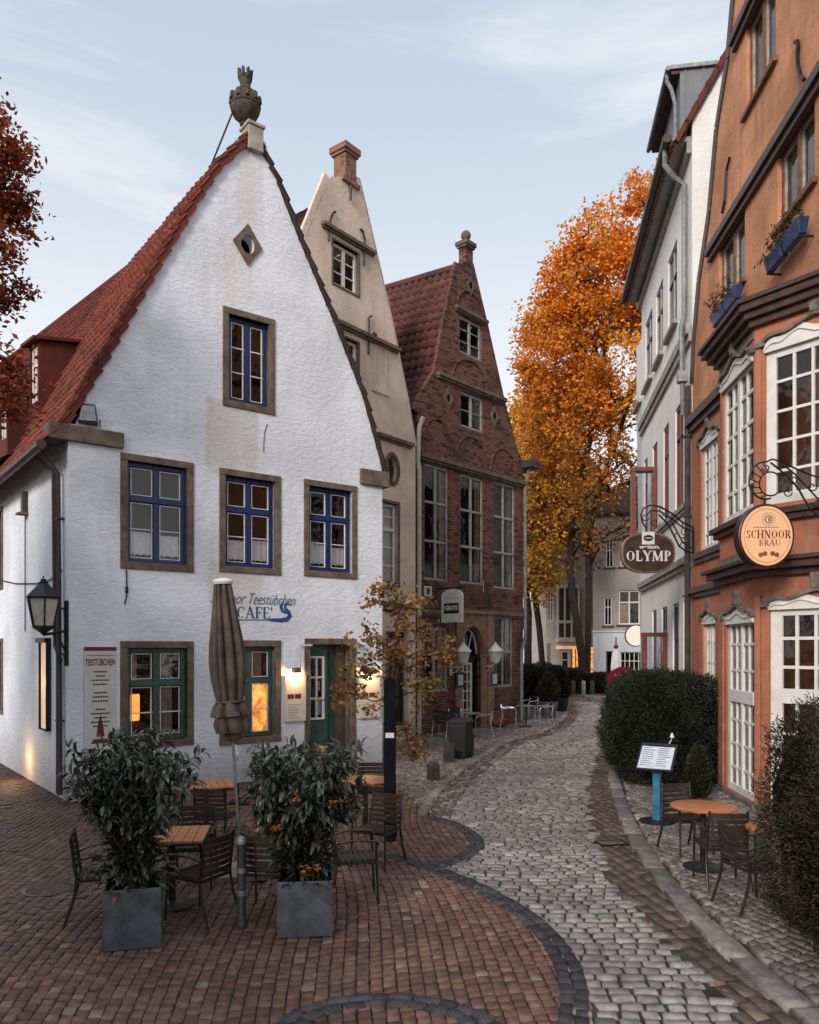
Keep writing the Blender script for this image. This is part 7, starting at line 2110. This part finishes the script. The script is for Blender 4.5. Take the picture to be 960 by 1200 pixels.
# red framed projecting display boxes on the white row house
def red_box(label, pxw, wpx, yt, yb):
    x_, _ = white.st(pxw, 700); p = white.w(x_, 0, 0); Yp = p.y
    zt_, zb_ = CH-(yt-HY)/F*Yp, CH-(yb-HY)/F*Yp
    w_ = wpx/F*Yp*1.0
    t = thing('projecting_case', label, 'display case', (p.x, p.y, zb_), math.atan2(-white.n.y, -white.n.x), 'red framed boxes on the white house')
    H_ = zt_-zb_; m = MB(); d_ = .28
    for xx in (.02, w_-.12):
        m.box(xx, xx+.12, -d_, -d_+.12, 0, H_); m.box(xx, xx+.12, -.0, .10, 0, H_)
    m.box(.0, w_+.02, -d_-.02, .12, H_, H_+.12); m.box(.0, w_+.02, -d_-.02, .12, -.10, 0)
    m.box(w_-.12, w_, -d_+.12, .0, 0, H_)
    m.build('frame', M_REDBR, t)
    m = MB(); m.box(.14, w_-.12, -.06, -.02, 0, H_); m.build('panel', M_GLASS, t)
red_box('upper red framed projecting box on the white house above the OLYMP sign', 770, 29, 552, 625)
red_box('lower red framed projecting box on the white house behind the hedge', 782, 28, 746, 806)
# round disc sign
c_ = P(745, 745, 39.1)
t = thing('round_sign', 'round pale disc sign projecting in front of the grey corner house', 'sign', tuple(c_))
m = MB(); a_ = np.linspace(0, 2*PI, 32, endpoint=False)
m.prism([(.50*math.cos(a), .50*math.sin(a)) for a in a_], -.06, .06); m.build('disc', emit('pale_lit_sign', (1,.75,.6), .25, (.75,.66,.6), .1, 2), t)
m = MB(); m.prism([(.54*math.cos(a), .54*math.sin(a)) for a in a_], -.05, .05); m.build('rim', M_IRON, t)
m = MB(); m.beam((0,.05,.0),(0,.9,.0),.05,.05); m.build('bracket', M_IRON, t)
# maroon windbreak
c_ = P(729, 800, 34.0)
t = thing('maroon_windbreak', 'maroon round-shouldered canvas screen with a white mark behind the hedge', 'screen', (c_.x, 34.0, 0))
hw = 17/F*34; zt_ = P(0,781,34).z
m = MB(); m.prism([(-hw,.1),(hw,.1),(hw,zt_-.25),(hw-.2,zt_-.05),(hw-.4,zt_),(-hw+.5,zt_-.02),(-hw+.15,zt_-.2),(-hw,zt_-.5)], -.04, .04); m.build('canvas', M_MAROON, t)
m = MB(); m.add([(-.05,-.045,zt_-.75),(.35,-.045,zt_-.75),(.22,-.045,zt_-.5),(.15,-.045,zt_-.2),(.08,-.045,zt_-.5)], [(0,1,2,3,4)]); ribbon(m, [(-hw+.3+.05*i,-.046,zt_-.38+.02*math.sin(i*1.7)) for i in range(9)], .05, -.046); m.build('emblem', M_CREAM, t)
m = MB()
for s_ in (-1, 1): m.box(s_*(hw+.03)-.03, s_*(hw+.03)+.03, -.03, .03, 0, zt_-.3)
m.build('post', M_IRON, t)
c_ = P(722, 805, 37.0)
t = thing('closed_parasol', 'slim closed pale parasol before the white shop front', 'parasol', (c_.x, 37.0, 0))
zt_ = P(0, 748, 37).z
m = MB(); m.tube([(0,0,0),(0,0,zt_+.05)], .03, 8); m.build('pole', M_IRON, t)
m = MB(); pleated(m, [(.10,1.35),(.24,1.5),(.26,1.8),(.2,2.3),(.09,zt_-.55),(.05,zt_-.5)], 7, .3, 48); m.build('canopy', M_CREAM, t, smooth=70)
m = MB(); m.lathe([(.07,zt_-.48),(.12,zt_-.38),(.02,zt_-.25)], (0,0,0), 10); m.build('cap', M_REDINK, t)
for px_, lab in ((772.5,'left of two white cone lamps showing above the dark hedge'), (786.5,'right of two white cone lamps showing above the dark hedge')):
    c_ = P(px_, 789, 18.4)
    t = thing('cone_lamp', lab, 'lamp', (c_.x, 18.4, .03), 0, 'white cone lamps behind the hedge')
    m = MB(); m.tube([(0,0,0),(0,0,c_.z)], .025, 8); m.build('post', M_IRON, t); m = MB(); m.lathe([(.12,c_.z-.06),(.115,c_.z-.04),(.03,c_.z+.07),(.012,c_.z+.10)], (0,0,0), 16); m.build('lamp_shade', M_CREAM, t, smooth=50)
# small posts under the tree
for px_, lab in ((684,'grey post right in front of the autumn tree trunk'),(694,'weathered wooden post right of the autumn tree trunk'),(672,'low brown post left of the autumn tree trunk')):
    g = G(px_, 814); t = thing('guard_post', lab, 'post', tuple(g), 0, 'posts guarding the autumn tree')
    m = MB(); m.lathe([(.13,0),(.13,.75),(.10,.80),(.03,.83)], (0,0,0), 12); m.build('shaft', M_ZINC if px_ == 684 else M_STB, t, smooth=50)

# flower boxes on the orange house
for lab, wa_, wb_, zt_ in (('blue flower box with straggly plants below the far orange house window', 843.5, 872, zwb), ('blue flower box with straggly plants below the upper near orange house window', 911.5, 955, zwb2)):
    x0, x1 = orange.s(wa_), orange.s(wb_)
    dn_, sh_ = ((.30, .26) if lab.find('far') > 0 else (.64, .06)); zt_ -= dn_; x0 += sh_; x1 += sh_; p = orange.w(x0, 0, zt_)
    t = thing('flower_box', lab, 'flower box', tuple(p), ang(orange), 'blue flower boxes')
    W_ = x1-x0
    m = MB()
    for k in range(2):
        a, b_ = k*W_/2+.02, (k+1)*W_/2-.02
        m.add([(a+.04,-.24,-.16),(b_-.04,-.24,-.16),(b_-.04,-.12,-.16),(a+.04,-.12,-.16),(a,-.29,.10),(b_,-.29,.10),(b_,-.10,.10),(a,-.10,.10)], [(0,3,2,1),(4,5,6,7),(0,1,5,4),(1,2,6,5),(2,3,7,6),(3,0,4,7)])
    m.build('trough', M_BOXBLUE, t, bevel=.01)
    m = MB(); m.beam((.1,-.26,-.18),(.1,-.0,-.2),.03,.03); m.beam((W_-.1,-.26,-.18),(W_-.1,-.0,-.2),.03,.03); m.build('bracket', M_IRON, t)
    f_ = thing('box_plants', lab.replace('blue flower box with straggly plants', 'straggly plants in the blue box'), 'plant', tuple(p), ang(orange), 'plants in the blue flower boxes')
    L = []; m = MB()
    for k in range(34):
        x_ = RNG.uniform(.02, W_); b0 = Vector((x_,-.22,.08)); e = b0 + Vector((RNG.normal(0,.16)-.05, -abs(RNG.normal(.05,.12)), RNG.uniform(-.12,.34)))
        pth = [b0, b0.lerp(e,.5)+Vector((0,0,.06)), e]; m.tube(pth, [.006,.004,.002], 4, cap=False); L += stem_leaves(pth, 9, .075, .2)
    m.build('stem', M_TWIG, f_)
    cols = [tuple(mixcol(np.array([min(1,max(0,random.gauss(.4,.3)))]), (.025,.035,.018), (.22,.14,.05))[0]) for _ in L]
    big_leaves('foliage', L, M_LEAF, cols, f_, .4)

# ================================================================== CAMERA, SKY, SUN
cam = bpy.data.cameras.new('camera'); co = bpy.data.objects.new('camera', cam); COL.objects.link(co)
co.location = (0, 0, CH); co.rotation_euler = (PI/2, 0, 0)
cam.sensor_width = 36; cam.sensor_fit = 'AUTO'; cam.lens = F/1200*36
cam.shift_y = (HY-600)/1200; cam.clip_end = 2000; cam.clip_start = .05
SC.camera = co
SUN_EL, SUN_AZ = 22.0, 206.0          # azimuth clockwise from +Y
w = bpy.data.worlds.new('World'); SC.world = w; w.use_nodes = True
nt = w.node_tree; N_ = nt.nodes; Lk = nt.links; N_.clear()
out = N_.new('ShaderNodeOutputWorld'); bg = N_.new('ShaderNodeBackground'); Lk.new(bg.outputs[0], out.inputs[0])
sky = N_.new('ShaderNodeTexSky'); sky.sky_type = 'NISHITA'; sky.sun_disc = False
sky.sun_elevation = R(SUN_EL); sky.sun_rotation = R(SUN_AZ); sky.air_density = 1.0; sky.dust_density = 1.6; sky.ozone_density = 1.2; sky.altitude = 50
tc = N_.new('ShaderNodeTexCoord')
mp = N_.new('ShaderNodeMapping'); mp.inputs['Scale'].default_value = (.7, 1.0, 4.2); mp.inputs['Location'].default_value = (1.7, .4, .3); mp.inputs['Rotation'].default_value = (R(8), R(-24), R(10)); Lk.new(tc.outputs['Generated'], mp.inputs[0])
n1 = N_.new('ShaderNodeTexNoise'); n1.inputs['Scale'].default_value = 2.2; n1.inputs['Detail'].default_value = 9; n1.inputs['Roughness'].default_value = .58; n1.inputs['Distortion'].default_value = .5; Lk.new(mp.outputs[0], n1.inputs['Vector'])
mr = N_.new('ShaderNodeMapRange'); mr.interpolation_type = 'SMOOTHSTEP'; mr.inputs[1].default_value = .43; mr.inputs[2].default_value = .68; mr.inputs[3].default_value = .0; mr.inputs[4].default_value = .85; Lk.new(n1.outputs[0], mr.inputs[0])
sx = N_.new('ShaderNodeSeparateXYZ'); Lk.new(tc.outputs['Generated'], sx.inputs[0])
hz_ = N_.new('ShaderNodeMapRange'); hz_.interpolation_type = 'SMOOTHSTEP'; hz_.inputs[1].default_value = .22; hz_.inputs[2].default_value = .68; hz_.inputs[3].default_value = .95; hz_.inputs[4].default_value = .0; Lk.new(sx.outputs[2], hz_.inputs[0])
mxm = N_.new('ShaderNodeMath'); mxm.operation = 'MAXIMUM'; Lk.new(mr.outputs[0], mxm.inputs[0]); Lk.new(hz_.outputs[0], mxm.inputs[1])
mx = N_.new('ShaderNodeMix'); mx.data_type = 'RGBA'; cA = N_.new('ShaderNodeMix'); cA.data_type = 'RGBA'; Lk.new(mxm.outputs[0], cA.inputs[0]); cA.inputs[6].default_value = (4.0, 4.8, 5.75, 1); cA.inputs[7].default_value = (6.7, 6.85, 7.0, 1)
mx.inputs[0].default_value = .84; Lk.new(sky.outputs[0], mx.inputs[6]); Lk.new(cA.outputs[2], mx.inputs[7])
mh = N_.new('ShaderNodeMix'); mh.data_type = 'RGBA'; hw_ = N_.new('ShaderNodeMapRange'); hw_.interpolation_type = 'SMOOTHSTEP'; hw_.inputs[1].default_value = .0; hw_.inputs[2].default_value = .5; hw_.inputs[3].default_value = .8; hw_.inputs[4].default_value = .0; Lk.new(sx.outputs[2], hw_.inputs[0]); Lk.new(hw_.outputs[0], mh.inputs[0]); Lk.new(mx.outputs[2], mh.inputs[6]); mh.inputs[7].default_value = (6.9, 6.75, 6.7, 1)
zb_n = N_.new('ShaderNodeMapRange'); zb_n.interpolation_type = 'SMOOTHSTEP'; zb_n.inputs[1].default_value = .66; zb_n.inputs[2].default_value = .95; zb_n.inputs[3].default_value = 1.0; zb_n.inputs[4].default_value = 1.8; Lk.new(sx.outputs[2], zb_n.inputs[0])
vm = N_.new('ShaderNodeVectorMath'); vm.operation = 'SCALE'; Lk.new(mh.outputs[2], vm.inputs[0]); Lk.new(zb_n.outputs[0], vm.inputs['Scale'])
Lk.new(vm.outputs[0], bg.inputs[0]); bg.inputs[1].default_value = .15
sl = bpy.data.lights.new('sun', 'SUN'); so = bpy.data.objects.new('sun', sl); COL.objects.link(so)
sl.energy = 2.7; sl.angle = R(16); sl.color = (1.0, .92, .84)
az = R(SUN_AZ); el = R(SUN_EL)
d = Vector((math.sin(az)*math.cos(el), math.cos(az)*math.cos(el), math.sin(el)))
so.rotation_euler = d.to_track_quat('Z', 'Y').to_euler(); so.location = d*60
SC.view_settings.view_transform = 'Standard'; SC.view_settings.look = 'None'; SC.view_settings.exposure = 0; SC.view_settings.gamma = 1
SC.cycles.max_bounces = 6; SC.cycles.transparent_max_bounces = 10
# ------------------------------------------------------------------ separate pieces become parts of their own
def split_pieces(o, tol=.03):
    me = o.data; n = len(me.vertices); par = list(range(n))
    def find(a):
        while par[a] != a:
            par[a] = par[par[a]]; a = par[a]
        return a
    for p in me.polygons:
        vs = p.vertices; r0 = find(vs[0])
        for v in vs[1:]: par[find(v)] = r0
    comp = {}
    for i in range(n): comp.setdefault(find(i), []).append(i)
    cs = list(comp.values())
    if len(cs) < 2: return
    bb = []
    for c in cs:
        a = np.array([me.vertices[i].co[:] for i in c]); bb.append((a.min(0)-tol, a.max(0)+tol))
    lab = list(range(len(cs)))
    ch = True
    while ch:
        ch = False
        for i in range(len(cs)):
            for j in range(i):
                if lab[i] != lab[j] and (bb[i][0] <= bb[j][1]).all() and (bb[j][0] <= bb[i][1]).all():
                    a, b_ = max(lab[i], lab[j]), min(lab[i], lab[j]); lab = [b_ if l == a else l for l in lab]; ch = True
    ids = sorted(set(lab))
    if len(ids) < 2: return
    vl = {}
    for c, l in zip(cs, lab):
        for i in c: vl[i] = l
    polys = [(tuple(p.vertices), p.use_smooth) for p in me.polygons]
    for l in ids:
        vi = [i for i in range(n) if vl[i] == l]; mp_ = {v: k for k, v in enumerate(vi)}
        m2 = bpy.data.meshes.new(o.name)
        ps = [(vs, sm) for vs, sm in polys if vl[vs[0]] == l]
        m2.from_pydata([me.vertices[i].co[:] for i in vi], [], [tuple(mp_[v] for v in vs) for vs, _ in ps])
        m2.polygons.foreach_set('use_smooth', [sm for _, sm in ps])
        for mt in me.materials: m2.materials.append(mt)
        m2.update()
        if l == ids[0]: first = m2; continue
        c = o.copy(); COL.objects.link(c); c.data = m2; c.parent = o.parent
        for k in c.keys():
            if k in ('label', 'group', 'category'): del c[k]
    o.data = first
NAMES = ('string_course','cornice','kneeler_stone','hood_moulding','tie_iron','oculus_frame','oculus_dark_disc','relieving_arch','gable_coping','bay_cornice','downpipe','cable','awning_rail','sill','lit_room_wall','bare_plaster','pilaster','door_notice','photo_print','post','verge_tiles','bracket','apron','barrel_emblem','emblem','door_surround','portal_surround','housing','ring','glazing_bar','small_print')
for o in list(bpy.data.objects):
    if o.type == 'MESH' and o.parent and o.name.split('.')[0] in NAMES and len(o.data.vertices) < 6000: split_pieces(o, .012 if o.name.startswith('small_print') else .03)
